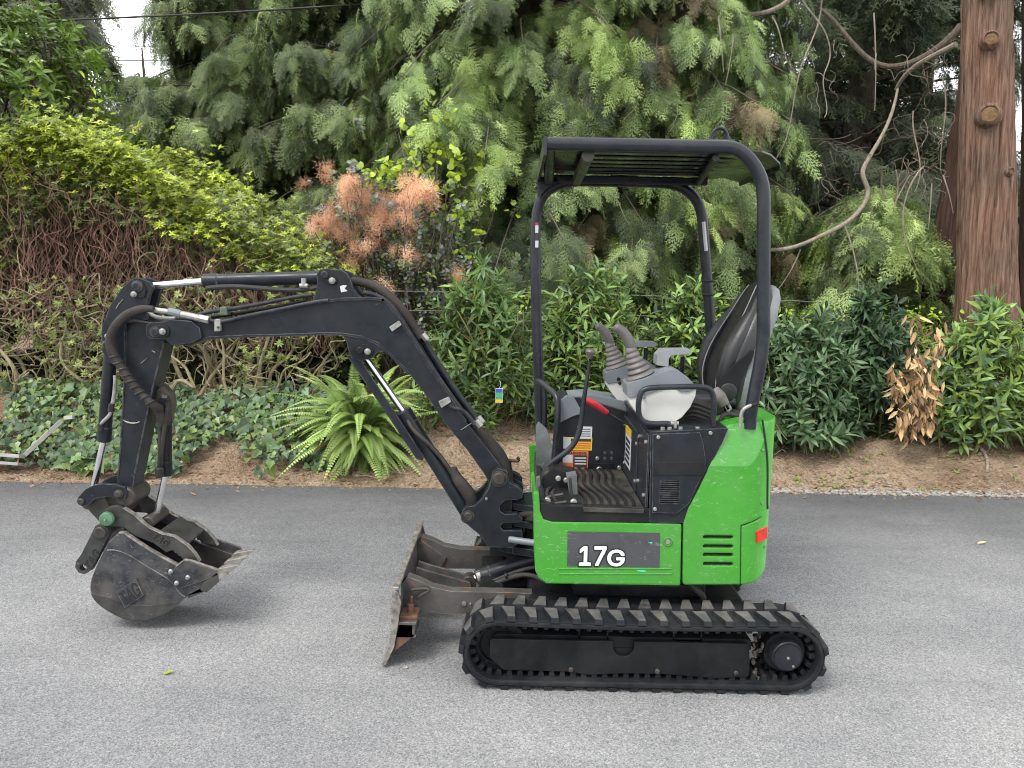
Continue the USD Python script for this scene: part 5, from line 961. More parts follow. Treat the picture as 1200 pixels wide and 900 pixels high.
m_laurel = [leafmat('laurel_green_a', [(0.052, 0.108, 0.024), (0.100, 0.172, 0.042), (0.160, 0.250, 0.065)], 0.42, 0.25, 1.5, 0.35, spec=0.4),
            leafmat('laurel_green_b', [(0.030, 0.068, 0.024), (0.052, 0.100, 0.038), (0.095, 0.155, 0.065)], 0.42, 0.2, 1.5, 0.35, spec=0.4),
            leafmat('laurel_green_c', [(0.130, 0.200, 0.035), (0.180, 0.250, 0.045)], 0.42, 0.3, 1.5, 0.25, spec=0.4)]
m_laureldark = [m_laurel[1], leafmat('laurel_green_d', [(0.026, 0.058, 0.026), (0.045, 0.085, 0.036), (0.080, 0.125, 0.058)], 0.42, 0.12, 1.5, 0.35, spec=0.4)]
m_bigdark = [leafmat('dark_shrub_green', [(0.090, 0.165, 0.020), (0.190, 0.300, 0.032), (0.340, 0.460, 0.048)], 0.30, 0.3, 1.0, 0.45, spec=0.6)]
m_azalea = [leafmat('azalea_yellow_green', [(0.225, 0.295, 0.026), (0.330, 0.400, 0.040), (0.420, 0.470, 0.075)], 0.45, 0.35, 1.4, 0.30),
            leafmat('azalea_green', [(0.110, 0.155, 0.035), (0.170, 0.220, 0.050), (0.240, 0.285, 0.085)], 0.45, 0.3, 1.4, 0.35),
            leafmat('azalea_dull_green', [(0.092, 0.127, 0.040), (0.138, 0.167, 0.057)], 0.5, 0.25, 1.4, 0.3)]
m_ivy = [leafmat('ivy_green_a', [(0.036, 0.080, 0.026), (0.058, 0.112, 0.038), (0.095, 0.155, 0.062)], 0.48, 0.15, 2.5, 0.35, spec=0.5),
         leafmat('ivy_green_b', [(0.071, 0.112, 0.030), (0.112, 0.154, 0.041)], 0.4, 0.2, 2.5, 0.3), leafmat('ivy_grey_green', [(0.075, 0.125, 0.062), (0.105, 0.160, 0.085)], 0.48, 0.12, 2.5, 0.3)]
m_fern = [leafmat('fern_green', [(0.185, 0.290, 0.065), (0.245, 0.360, 0.090), (0.300, 0.410, 0.125)], 0.55, 0.35, 3.0, 0.25), leafmat('fern_pale', [(0.26, 0.37, 0.10), (0.34, 0.44, 0.15)], 0.5, 0.35, 3.0, 0.2), leafmat('fern_brown', [(0.13, 0.065, 0.030), (0.20, 0.11, 0.055)], 0.7, 0.2, 3.0, 0.3)]
m_dead = [leafmat('dead_leaf_orange', [(0.40, 0.250, 0.110), (0.52, 0.350, 0.170), (0.60, 0.430, 0.240)], 0.6, 0.3, 3.0, 0.2), leafmat('dead_leaf_brown', [(0.170, 0.095, 0.048), (0.270, 0.165, 0.090)], 0.6, 0.25, 3.0, 0.2)]
m_plume = [leafmat('smoke_plume', [(0.66, 0.370, 0.225), (0.74, 0.440, 0.280), (0.78, 0.52, 0.36)], 0.8, 0.48, 2.0, 0.2)]
m_smoke = [leafmat('smoke_leaf_blue', [(0.085, 0.125, 0.085), (0.125, 0.160, 0.125), (0.165, 0.185, 0.165)], 0.45, 0.2, 2.0, 0.3), leafmat('smoke_leaf_purple', [(0.110, 0.085, 0.095), (0.165, 0.130, 0.140)], 0.5, 0.2, 2.0, 0.3), leafmat('smoke_leaf_green', [(0.12, 0.19, 0.035), (0.20, 0.27, 0.04)], 0.45, 0.3, 2.0, 0.3)]
m_lime = [leafmat('lime_leaf', [(0.30, 0.42, 0.03), (0.40, 0.50, 0.05)], 0.4, 0.4, 2.0, 0.15)]
def wood(name, a, b, scale=(30, 30, 5)):
    return M(name, {'g': ('geometry', {}), 'mp': ('mapping', {'scale': scale}), 'n': ('noise_texture', {'scale': 1.0, 'detail': 5.0, 'roughness': 0.65}), 'r': ('rgb_ramp', {'ramp': [(0.3, a), (0.7, b)]}), 'b': ('bump', {'strength': 0.6, 'distance': 0.01}), 'p': ('principled_bsdf', {'roughness': 0.9, 'specular_ior_level': 0.2})},
        [('g.position', 'mp.vector'), ('mp.vector', 'n.vector'), ('n.fac', 'r.fac'), ('r.color', 'p.base_color'), ('n.fac', 'b.height'), ('b.normal', 'p.normal')])
m_wood = wood('grey_brown_bark', (0.055, 0.042, 0.032), (0.135, 0.110, 0.085))
m_twig = wood('red_brown_twig', (0.090, 0.048, 0.036), (0.270, 0.160, 0.115), (60, 60, 20))
m_olivewood = wood('olive_branch_bark', (0.120, 0.100, 0.055), (0.320, 0.275, 0.170), (25, 25, 12))
m_paletwig = wood('pale_bare_twig', (0.13, 0.105, 0.08), (0.27, 0.235, 0.19), (40, 40, 10))
m_stem = wood('green_stem', (0.07, 0.075, 0.03), (0.13, 0.12, 0.05))
m_bark = M('red_fibrous_bark', {'g': ('geometry', {}), 'mp': ('mapping', {'scale': (34, 34, 1.6)}), 'n': ('noise_texture', {'scale': 1.0, 'detail': 6.0, 'roughness': 0.7, 'distortion': 0.4}), 'n2': ('noise_texture', {'scale': 2.2, 'detail': 4.0}),
    'r': ('rgb_ramp', {'ramp': [(0.30, (0.040, 0.024, 0.018)), (0.46, (0.140, 0.090, 0.066)), (0.60, (0.215, 0.150, 0.115)), (0.76, (0.34, 0.265, 0.215))]}), 'r2': ('rgb_ramp', {'ramp': [(0.3, (1.1, 0.92, 0.85)), (0.7, (0.82, 0.84, 0.82))]}), 'mx': ('mix_color', {'blend_type': 'multiply', 'fac': 1.0, 'use_clamp': False}),
    'b': ('bump', {'strength': 1.0, 'distance': 0.035}), 'p': ('principled_bsdf', {'roughness': 0.92, 'specular_ior_level': 0.15})},
    [('g.position', 'mp.vector'), ('mp.vector', 'n.vector'), ('n.fac', 'r.fac'), ('g.position', 'n2.vector'), ('n2.fac', 'r2.fac'), ('r.color', 'mx.a'), ('r2.color', 'mx.b'), ('mx.result', 'p.base_color'), ('n.fac', 'b.height'), ('b.normal', 'p.normal')])
m_darkbark = wood('painted_shade_bark', (0.025, 0.014, 0.010), (0.080, 0.045, 0.032), (30, 30, 2))  # darker copy of the red bark, shade painted into its colour
m_knot = wood('cut_knot_wood', (0.075, 0.045, 0.022), (0.165, 0.105, 0.052), (30, 30, 30))
# ------------------------------------------------------------------ conifer sprays
def spray(rng, n_side=9, droop=0.35, ang=48, width=0.030, sub=3):
    """a flat fern-like spray of length 1 along +x, side shoots with scale-leaf fingers; thin triangles"""
    V, F = [], []
    def blade(p, d, L, w, nz):
        s = np.array([-d[1], d[0], 0]); s /= np.linalg.norm(s) + 1e-9; k = len(V)
        e = p + d * L; e[2] -= droop * 0.55 * L * abs(rng.normal(1, 0.4))
        V.extend([p + s * w * 0.5, p - s * w * 0.5, e + np.array([0, 0, nz])]); F.append([k, k + 1, k + 2])
    def stem(t): return np.array([t, 0.05 * math.sin(3 * t), -droop * t * t])
    for i in range(n_side):
        for s in (-1, 1):
            t = (i + 0.25 * (s > 0) + rng.uniform(0, 0.3)) / n_side; p = stem(t); L = (0.42 * (1 - t) ** 0.75 + 0.10) * rng.uniform(0.75, 1.15)
            a = math.radians(ang * rng.uniform(0.8, 1.2)) * s; d = np.array([math.cos(a), math.sin(a), rng.normal(0, 0.10)])
            blade(p, d, L, width * 1.15, 0)
            for j in range(sub):
                u = (j + 0.6) / sub
                for s2 in (-1, 1):
                    b = a + math.radians(42 * rng.uniform(0.7, 1.2)) * s2; dd = np.array([math.cos(b), math.sin(b), rng.normal(0, 0.15)])
                    pp = p + d * L * u; pp[2] -= droop * 0.5 * L * u; blade(pp, dd, L * (0.50 * (1 - u) + 0.17), width, rng.normal(0, 0.008))
    for t in np.linspace(0, 0.85, 5): blade(stem(t), np.array([1.0, 0.05, -droop * 2 * t * 0.5]), 0.25, width * 0.8, 0)
    blade(stem(0.95), np.array([1.0, 0, 0]), 0.15, width, 0)
    return np.array(V), np.array(F)
_r = np.random.default_rng(21)
SPRAYS = [spray(_r, 9, 0.35 + 0.1 * k) for k in range(4)]
HANG = [spray(_r, 9, 0.15, 30, 0.032, 2) for k in range(3)]
EVEN = [spray(_r, 8, 0.5, 40, 0.036, 2) for k in range(2)]

def conifer(name, label, cat_, x, y, H, R, mats, protos, seed, n_limb, per, size, zlow=0.4, trunk_r=0.2, droop=0.6, hang=0.8, az=None, zmax=None, group=None, rpow=0.6, bias=1.0, bark=None, sparse=0.0):
    rng = np.random.default_rng(seed); z0 = float(terrain(np.array([x]), np.array([y]))[0])
    T = thing(name, label, cat_, (x, y, z0), group)
    tz = np.linspace(0, 1, 14); wob = np.c_[0.10 * np.sin(3 * tz + seed), 0.10 * np.cos(2 * tz + seed), tz * 0] * tz[:, None]
    obj('trunk', tube(np.c_[np.full(14, x), np.full(14, y), z0 - 0.1 + tz * H] + wob, [trunk_r * 1.35, trunk_r, trunk_r * 0.75, trunk_r * 0.45, trunk_r * 0.12], 14, 2), bark or m_wood, T)
    P, D, N, S, I, limbs = [], [], [], [], [], []
    zt = zmax or H * 0.9
    for k in range(n_limb):
        h = zlow + (zt - zlow) * rng.beta(1.0, bias); a = rng.uniform(*(az or (0, 2 * np.pi)))
        L = R * max(1 - h / H, 0.08) ** rpow * rng.uniform(0.7, 1.15); out = np.array([math.cos(a), math.sin(a), 0]); side = np.array([-out[1], out[0], 0])
        t = np.linspace(0, 1, 7); bend = rng.normal(0, 0.12)
        c = np.array([x, y, z0 + h]) + out * (L * t)[:, None] + side * (bend * L * t * t)[:, None] + np.array([0, 0, 1.0]) * (L * (rng.uniform(0.05, 0.3) * t - droop * rng.uniform(0.7, 1.2) * t * t))[:, None]
        limbs.append(tube(c, [0.030 * L / 2 + 0.008, 0.014, 0.005], 5, 1, sm=False))
        if rng.random() < sparse: continue
        m_ = rng.integers(int(per * 0.7), int(per * 1.3)); tt = rng.beta(1.6, 0.9, m_) * 0.86 + 0.16
        p = np.stack([np.interp(tt, t, c[:, q]) for q in range(3)], 1); sg_ = rng.choice([-1, 1], m_)[:, None]
        spread = (0.12 + 0.30 * (1 - tt))[:, None] * L * 0.35
        p = p + side * sg_ * spread * rng.uniform(0, 1, (m_, 1)) + rng.normal(0, 0.05, (m_, 3)); p[:, 2] -= np.abs(rng.normal(0, 0.10, m_)) + (np.abs(sg_[:, 0]) * spread[:, 0]) * 0.4 * hang
        d = out * rng.uniform(0.3, 1.0, (m_, 1)) + side * sg_ * rng.uniform(0.15, 1.0, (m_, 1)) + np.array([0, 0, -1.0]) * hang * rng.uniform(0.4, 1.5, (m_, 1))
        nn = np.array([0, 0, 1.0]) + out * 0.7 + rng.normal(0, 0.45, (m_, 3))
        P.append(p); D.append(d); N.append(nn); S.append(size * rng.uniform(0.6, 1.25, m_)); mi = rng.choice(len(mats), p=None) if rng.random() < 0.45 else 0
        I.append(mi * len(protos) + rng.integers(len(protos), size=m_))
    obj('limbs', limbs, m_wood, T, kind='stuff')
    P, D, N, S, I = map(np.concatenate, (P, D, N, S, I))
    instancer('crown', [(v, f, mt) for mt in mats for v, f in protos], P, quats(D, N), S, I, T, kind='stuff')
    return T
PI = math.pi
conifer('weeping_conifer', 'grey-green weeping conifer in the far left corner behind the dark shrub', 'tree', at(40, 60, 12.5)[0], 12.5, 13, 1.9, m_weep, HANG, 1, 190, 34, 0.75, 0.5, 0.22, 0.5, 1.9, bias=1.2, sparse=0.25)
conifer('cypress_tree', 'feathery light green cypress left of the smoke bush, beside the sky gap', 'tree', at(285, 60, 10.2)[0], 10.2, 13, 1.85, m_cyp, SPRAYS, 2, 260, 70, 0.34, 1.3, 0.2, 0.45, 1.1, bias=1.3)
conifer('cypress_tree', 'feathery light green cypress right behind the smoke bush', 'tree', at(430, 60, 9.6)[0], 9.6, 13, 2.1, m_cyp, SPRAYS, 3, 260, 72, 0.34, 1.9, 0.2, 0.45, 1.1, bias=1.3)
conifer('cedar_tree', 'big green cedar behind the raised boom and left half of the canopy', 'tree', 0.1, 7.6, 11, 2.9, m_cedar[:3], SPRAYS, 4, 350, 80, 0.285, 0.35, 0.24, 0.6, 1.2, bias=1.6)
conifer('young_cypress', 'short grey-green cypress closing the lower part of the white sky gap', 'tree', at(165, 120, 13.0)[0], 13.0, 5.6, 2.2, m_cyp[::-1], SPRAYS, 12, 110, 26, 0.5, 0.5, 0.12, 0.4, 0.9, bias=1.0, sparse=0.1)
c5 = conifer('cedar_tree', 'big green cedar with bare hanging twigs behind the canopy roof', 'tree', at(775, 100, 7.4)[0], 7.4, 11, 2.15, m_cedar, SPRAYS, 5, 350, 76, 0.285, 0.5, 0.26, 0.55, 1.15, bias=1.5, az=(-PI * 1.05, 0.05 * PI))
conifer('dark_conifer', 'dark conifer with white sky showing through beside the red trunk', 'tree', at(1010, 80, 10.2)[0], 10.2, 12, 2.9, m_dark, EVEN, 6, 190, 30, 0.50, 1.0, 0.25, 0.15, 0.5, bias=1.1, sparse=0.25)
conifer('dark_conifer', 'second dark conifer, half hidden by the thick red trunk', 'tree', at(1085, 90, 12.0)[0], 12.0, 13, 2.4, m_dark, EVEN, 16, 170, 28, 0.55, 1.0, 0.2, 0.2, 0.6, bias=1.0, sparse=0.15)
conifer('young_cedar', 'low bright green cedar growth under the bent branch left of the red trunk', 'tree', 4.35, 6.3, 3.0, 1.35, [m_cedar[1], m_cedar[0]], SPRAYS, 7, 90, 30, 0.34, 0.4, 0.06, 0.5, 0.8, bias=1.1, rpow=0.4)
# a dense far wood closes the view low down
rng = np.random.default_rng(31); n = 5200
fx = rng.uniform(-26, 26, n); fy = rng.uniform(13.5, 20, n); fz = rng.uniform(0.2, 1, n) ** 1.3 * (3.6 + 2.4 * noise(np.c_[fx * 0.35, fx * 0 + 2, fx * 0], 4)) + 0.3
instancer('far_wood', [(v, f, m_far[0]) for v, f in EVEN], np.c_[fx, fy, fz], quats(np.c_[rng.normal(0, 1, n), rng.normal(-0.5, 0.7, n), rng.normal(-0.8, 0.4, n)], rng.normal(0, 1, (n, 3)) + np.array([0, -0.6, 0.8])), rng.uniform(0.9, 1.7, n), rng.integers(2, size=n), label='dark far wood seen through the gaps low between the trees', category='wood', kind='stuff')

# bent pale branch and bare hanging twigs of the right cedar
def pth(px): return np.array([at(u, v, y) for u, v, y in px])
obj('bent_branch', tube(pth([(1052, 104, 6.3), (1043, 138, 6.15), (1030, 165, 6.0), (1017, 187, 5.95), (1011, 205, 5.9), (1017, 222, 5.9), (1010, 243, 5.85), (993, 260, 5.8), (965, 275, 5.75), (935, 288, 5.8), (905, 293, 5.9), (868, 284, 6.2), (838, 278, 6.6)]), [0.014, 0.018, 0.019, 0.023, 0.026, 0.024, 0.026, 0.022, 0.024, 0.020, 0.018, 0.013], 10), m_paletwig, c5)
obj('bare_branch', tube(pth([(1120, 52, 5.6), (1085, 70, 6.0), (1065, 84, 6.3), (1050, 105, 6.6)]), [0.032, 0.028, 0.02], 8), m_paletwig, c5)
obj('bare_branch', tube(pth([(1125, 30, 7.2), (1090, 62, 7.2), (1040, 78, 7.3), (990, 40, 7.5), (960, 10, 7.6)]), [0.042, 0.036, 0.032, 0.025], 8), m_wood, c5)
obj('bare_branch', tube(pth([(925, 0, 6.2), (905, 12, 6.3), (880, 17, 6.5), (845, 12, 6.8)]), [0.03, 0.028, 0.02], 8), m_paletwig, c5)
rng = np.random.default_rng(77)
for px in ([(963, 0), (958, 30), (940, 75), (930, 120), (922, 160), (908, 188)], [(940, 0), (955, 20), (968, 40), (972, 70), (965, 90), (968, 118), (966, 138)], [(905, 20), (915, 45), (922, 70), (928, 80)], [(1070, 130), (1072, 160), (1078, 190), (1072, 225)], [(1104, 90), (1108, 130), (1104, 165), (1103, 205)],
           [(1082, 195), (1068, 215), (1058, 260), (1068, 300), (1085, 335)], [(1066, 205), (1048, 240), (1040, 258)], [(990, 265), (1000, 295), (1006, 330), (1006, 350)], [(1013, 310), (1000, 340), (985, 375), (980, 395)], [(938, 292), (925, 320), (906, 346)], [(1092, 215), (1090, 245), (1088, 268)], [(1105, 205), (1114, 235), (1117, 250)],
           [(700, 20), (712, 60), (700, 90)], [(752, 60), (745, 90), (738, 112)], [(842, 20), (845, 50), (848, 85)], [(860, 40), (855, 75), (850, 100)], [(1050, 200), (1052, 225), (1046, 250)], [(1024, 15), (1026, 60), (1025, 130)]):
    y_ = rng.uniform(5.3, 5.9); p = np.array([at(u, v, y_ + rng.normal(0, 0.03)) for u, v in px]); obj('bare_twig', tube(p, [0.009, 0.007, 0.004], 5, 4), m_paletwig, c5)
fan = []
for k in range(70):
    u, v = rng.choice([940, 968, 1075, 1085, 1100, 780, 720, 1060, 850]) + rng.normal(0, 14), rng.uniform(40, 240); y_ = rng.uniform(5.3, 6.3); a = at(u, v, y_); fan.append(twig(a, a + np.array([rng.normal(0, 0.13), rng.normal(0, 0.1), -rng.uniform(0.1, 0.45)]), 0.0035, rng, 0.10, 5, 4))
obj('fine_twigs', fan, m_paletwig, c5, kind='stuff')
fan = []
for k in range(260):
    u, v = rng.uniform(650, 1110), rng.uniform(150, 360); y_ = rng.uniform(6.0, 7.2); a = at(u, v, y_); fan.append(twig(a, a + np.array([rng.normal(0, 0.35), rng.normal(0, 0.2), rng.normal(-0.15, 0.25)]), 0.005, rng, 0.10, 5, 4))
obj('inner_twigs', fan, m_wood, c5, kind='stuff')

# ------------------------------------------------------------------ red-barked trunks
def lean_of(u0, v0, u1, v1, y):
    a, b = at(u0, v0, y), at(u1, v1, y); k = (b[0] - a[0]) / (b[2] - a[2]); return a[0] - k * (a[2] - 0.2), k
def red_trunk(name, label, x, lean, r, y, seed, lobes, H=9.0, knots=(), bark=None):
    rng = np.random.default_rng(seed); z0 = float(terrain(np.array([x]), np.array([y]))[0]) - 0.05
    T = thing(name, label, 'tree', (x, y, z0))
    nz, na = 120, 150; z = np.r_[np.linspace(0, 5.6, nz - 12), np.linspace(5.8, H, 12)]; a = np.linspace(0, 2 * np.pi, na, endpoint=False)
    Z, A = np.meshgrid(z, a, indexing='ij')
    flare = 1 + 0.42 * np.exp(-Z / 0.75) + 0.05 * np.exp(-Z / 2.5); lob = sum(am * np.maximum(np.cos(A - ph), 0) ** 3 * np.exp(-Z / dz) for am, ph, dz in lobes)
    ridg = fbm(np.c_[np.cos(A).ravel() * 7, np.sin(A).ravel() * 7, Z.ravel() * 0.7 + seed], 4, seed).reshape(Z.shape) - 0.5
    fine = fbm(np.c_[np.cos(A).ravel() * 22, np.sin(A).ravel() * 22, Z.ravel() * 1.3 + seed], 3, seed + 1).reshape(Z.shape) - 0.5
    rr = r * (1 - 0.045 * Z) * flare + lob + 0.075 * ridg * r / 0.33 + 0.040 * fine
    for ka, kz, kr in knots: rr += 0.035 * np.exp(-(((np.angle(np.exp(1j * (A - ka)))) * r / kr / 1.3) ** 2 + ((Z - kz) / kr / 1.3) ** 2))
    v = np.stack([x + rr * np.cos(A) + lean * Z, y + rr * np.sin(A), z0 + Z], -1).reshape(-1, 3)
    i, j = np.meshgrid(np.arange(nz - 1), np.arange(na), indexing='ij'); q = np.stack([i * na + j, i * na + (j + 1) % na, (i + 1) * na + (j + 1) % na, (i + 1) * na + j], -1).reshape(-1, 4)
    obj('trunk', (v, q), bark or m_bark, T, smooth=True)
    for ka, kz, kr in knots:
        c = np.array([x + lean * kz + (r * (1 - 0.045 * kz) + 0.06) * math.cos(ka), y + (r * (1 - 0.045 * kz) + 0.06) * math.sin(ka), z0 + kz]); ax = np.array([math.cos(ka), math.sin(ka), 0.12])
        rk = 1 + 0.10 * np.sin(3 * np.arange(22) + seed); col = lathe(c, ax, [(-0.10, kr * 1.9), (-0.03, kr * 1.75), (0.010, kr * 1.45), (0.022, kr * 1.15), (0.008, kr * 1.02), (-0.02, kr * 0.9)], 22); col = (col[0] + 0.012 * (fbm(col[0] * 26, 3, seed)[:, None] - 0.5) * ax * 2, col[1])
        obj('knot_collar', col, m_bark, T, smooth=60); fc = lathe(c, ax, [(-0.02, kr * 1.08), (0.006, kr * 1.04), (0.010, kr * 0.8), (0.013, kr * 0.4), (0.011, 0)], 22); obj('cut_limb', (fc[0] + 0.010 * (fbm(fc[0] * 30, 3, 4)[:, None] - 0.5) * ax, fc[1]), m_knot, T)
    return T
F_ = -PI / 2
t1 = red_trunk('red_trunk_tree', 'thick red-barked trunk with two pale cut limb stubs at the right edge', *lean_of(1154, 330, 1157, 20, 5.3), 0.270, 5.3, 5, ((0.10, F_ - 0.75, 0.9), (0.12, F_ + 0.35, 1.1), (0.08, F_ + 1.3, 1.6)), knots=((F_ - 0.42, 4.05, 0.055), (F_ - 0.45, 3.32, 0.070), (F_ - 0.5, 4.55, 0.05), (F_ + 0.28, 2.75, 0.03)))
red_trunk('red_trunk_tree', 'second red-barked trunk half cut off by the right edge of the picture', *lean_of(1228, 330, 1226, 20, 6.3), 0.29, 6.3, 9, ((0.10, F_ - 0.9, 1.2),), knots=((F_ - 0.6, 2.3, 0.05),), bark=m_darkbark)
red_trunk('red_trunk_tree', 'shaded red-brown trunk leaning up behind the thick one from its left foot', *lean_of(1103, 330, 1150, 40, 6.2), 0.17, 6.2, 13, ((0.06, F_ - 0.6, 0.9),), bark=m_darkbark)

# ------------------------------------------------------------------ laurels
def laurel(label, x, y, wx, wy, h, n_shoot, mats, seed, n_parts, L=0.095, up=0.7, group=None):
    rng = np.random.default_rng(seed); z0 = float(terrain(np.array([x]), np.array([y]))[0])
    T = thing('laurel_shrub', label, 'shrub', (x, y, z0), group)
    V, stems = [], []
    for k in range(n_shoot):
        a, rr = rng.uniform(0, 2 * np.pi), math.sqrt(rng.uniform(0.05, 1)); zz = rng.uniform(0.12, 1.0) if k > 26 else rng.uniform(1.0, 1.18)
        bulge = 1 - 0.35 * zz ** 3; tip = np.array([x + wx * rr * bulge * math.cos(a), y + wy * rr * bulge * math.sin(a), z0 + h * zz * (1 - 0.18 * rr * rr) * rng.uniform(0.9, 1.08)])
        out = unit(np.array([math.cos(a) * wx, math.sin(a) * wy, 0])); d = unit(out * rng.uniform(0.2, 0.9) + np.array([0, 0, up * rng.uniform(0.4, 1.4) - 0.1]) + rng.normal(0, 0.18, 3))
        sl = rng.uniform(0.16, 0.30); b = tip - d * sl
        stems.append(twig(b - d * 0.15 - np.array([0, 0, 0.1]), tip, 0.0045, rng, 0.03, 4, 4))
        n = rng.integers(9, 16); t = np.linspace(0.15, 1, n); ph = np.arange(n) * 2.4 + rng.uniform(0, 6)
        _, e1, e2 = frame(d); rad = np.cos(ph)[:, None] * e1 + np.sin(ph)[:, None] * e2
        ld = d * (0.25 + 0.7 * t[:, None] ** 2) + rad * (1.0 - 0.35 * t[:, None]) + np.array([0, 0, -0.25]) * (1 - t[:, None]) + rng.normal(0, 0.12, (n, 3))
        V.append(leafshape(b + d * sl * t[:, None], unit(ld), unit(d + rng.normal(0, 0.3, (n, 3)) + np.array([0, -0.2, 0.4])), L * rng.uniform(0.7, 1.2, n), L * 0.27 * rng.uniform(0.8, 1.2, n), 0.18, rng.uniform(0.05, 0.45, n)))
    for k in range(10):
        a = rng.uniform(0, 2 * np.pi); stems.append(twig((x + rng.normal(0, wx * 0.2), y + rng.normal(0, wy * 0.2), z0), (x + wx * 0.7 * math.cos(a), y + wy * 0.7 * math.sin(a), z0 + h * rng.uniform(0.5, 0.9)), 0.012, rng, 0.08, 5, 5))
    obj('stems', stems, m_stem, T, kind='stuff')
    put_leaves(T, np.concatenate(V), LEAF_F, mats, n_parts, seed=seed)
    return T
laurel('laurel bush between the boom foot and the front canopy post, with a plant tag', -0.32, 4.15, 0.66, 0.45, 1.32, 249, m_laurel, 41, 150, 0.132)
laurel('upright laurel bush seen between joysticks and front canopy post', 0.75, 4.55, 0.74, 0.45, 1.43, 274, m_laurel, 42, 150, 0.145, 1.0)
laurel('upright laurel bush behind the black seat and armrests', 1.75, 4.6, 0.66, 0.45, 1.36, 232, m_laurel, 43, 100, 0.145, 1.0)
laurel('dark laurel bush directly right of the rear canopy post, reaching lowest', 2.75, 4.05, 0.60, 0.45, 1.13, 216, m_laureldark, 44, 150, 0.145, 0.5)
laurel('dark tall laurel bush left of the dead orange leaves', 3.45, 4.35, 0.60, 0.45, 1.30, 224, m_laureldark, 45, 130, 0.152, 0.6)
laurel('laurel bush just right of the dead orange leaves below the thick trunk', 4.55, 4.25, 0.66, 0.45, 1.20, 249, [m_laurel[0], m_laureldark[0], m_laurel[2]], 46, 150, 0.145, 0.5)
laurel('laurel bush in the right bottom corner of the hedge, cut by the picture edge', 5.45, 4.2, 0.66, 0.45, 1.20, 216, m_laureldark + [m_laurel[0]], 47, 110, 0.145, 0.5)
laurel('laurel bush hidden mostly behind the green rear cowl', 2.2, 4.2, 0.50, 0.4, 0.88, 99, m_laureldark, 48, 20, 0.145, 0.6)
# dead orange laurel branch
rng = np.random.default_rng(51); DL = thing('dead_laurel', 'withered laurel with hanging orange dead leaves in the green hedge', 'shrub', at(1075, 510, 3.85))
V, st = [], []
for (u0, v0, u1, v1, n) in ((1072, 500, 1074, 372, 60), (1080, 500, 1102, 378, 52), (1070, 500, 1050, 440, 44), (1076, 505, 1078, 425, 60), (1062, 520, 1056, 480, 34), (1082, 510, 1094, 450, 46), (1052, 480, 1046, 430, 26)):
    a, b = at(u0, v0, 3.78), at(u1, v1, 3.68 + rng.normal(0, 0.05)); st.append(twig(a, b, 0.008, rng, 0.06, 5, 5)); t = rng.uniform(0.1, 1, n); p = a + (b - a) * t[:, None] + rng.normal(0, 0.035, (n, 3))
    d = np.c_[rng.normal(0, 0.45, n), rng.normal(-0.25, 0.4, n), -np.abs(rng.normal(0.9, 0.4, n))]; V.append(leafshape(p, unit(d), unit(rng.normal(0, 0.6, (n, 3)) + np.array([0, -1, 0.1])), rng.uniform(0.085, 0.145, n), rng.uniform(0.028, 0.044, n), 0.25, rng.uniform(-0.2, 0.5, n)))
obj('stems', st, m_wood, DL, kind='stuff'); put_leaves(DL, np.concatenate(V), LEAF_F, [m_dead[0], m_dead[0], m_dead[1]], 150, seed=3)
# plant tag hanging in the laurel
ta, tb = at(580.5, 472, 3.70), at(589.5, 455, 3.70)
TG = thing('plant_tag', 'small blue, green and yellow plant tag hanging in the laurel', 'tag', ((ta + tb) / 2))
obj('tag_card', box(ta[0], tb[0], 3.700, 3.703, ta[2], tb[2]), m_paper, TG, smooth=False)
h_ = tb[2] - ta[2]; w_ = tb[0] - ta[0]
obj('tag_print', box(ta[0] + w_ * 0.06, tb[0] - w_ * 0.06, 3.6985, 3.7005, ta[2] + h_ * 0.70, tb[2] - h_ * 0.05), paint('tag_blue', (0.03, 0.06, 0.28), 0.5, bevel=0), TG, smooth=False)
obj('tag_print', box(ta[0] + w_ * 0.06, tb[0] - w_ * 0.06, 3.6985, 3.7005, ta[2] + h_ * 0.24, ta[2] + h_ * 0.69), paint('tag_green', (0.04, 0.26, 0.12), 0.5, var=0.6, scale=60, bevel=0), TG, smooth=False)
obj('tag_print', box(ta[0] + w_ * 0.06, tb[0] - w_ * 0.06, 3.6985, 3.7005, ta[2] + h_ * 0.04, ta[2] + h_ * 0.23), m_yellow, TG, smooth=False)
obj('tag_tie', tube([(ta[0] + w_ / 2, 3.701, tb[2] - 0.003), (ta[0] + w_ / 2 + 0.01, 3.72, tb[2] + 0.03), (ta[0] + w_ / 2, 3.76, tb[2] + 0.06)], 0.002, 5), m_paper, TG)

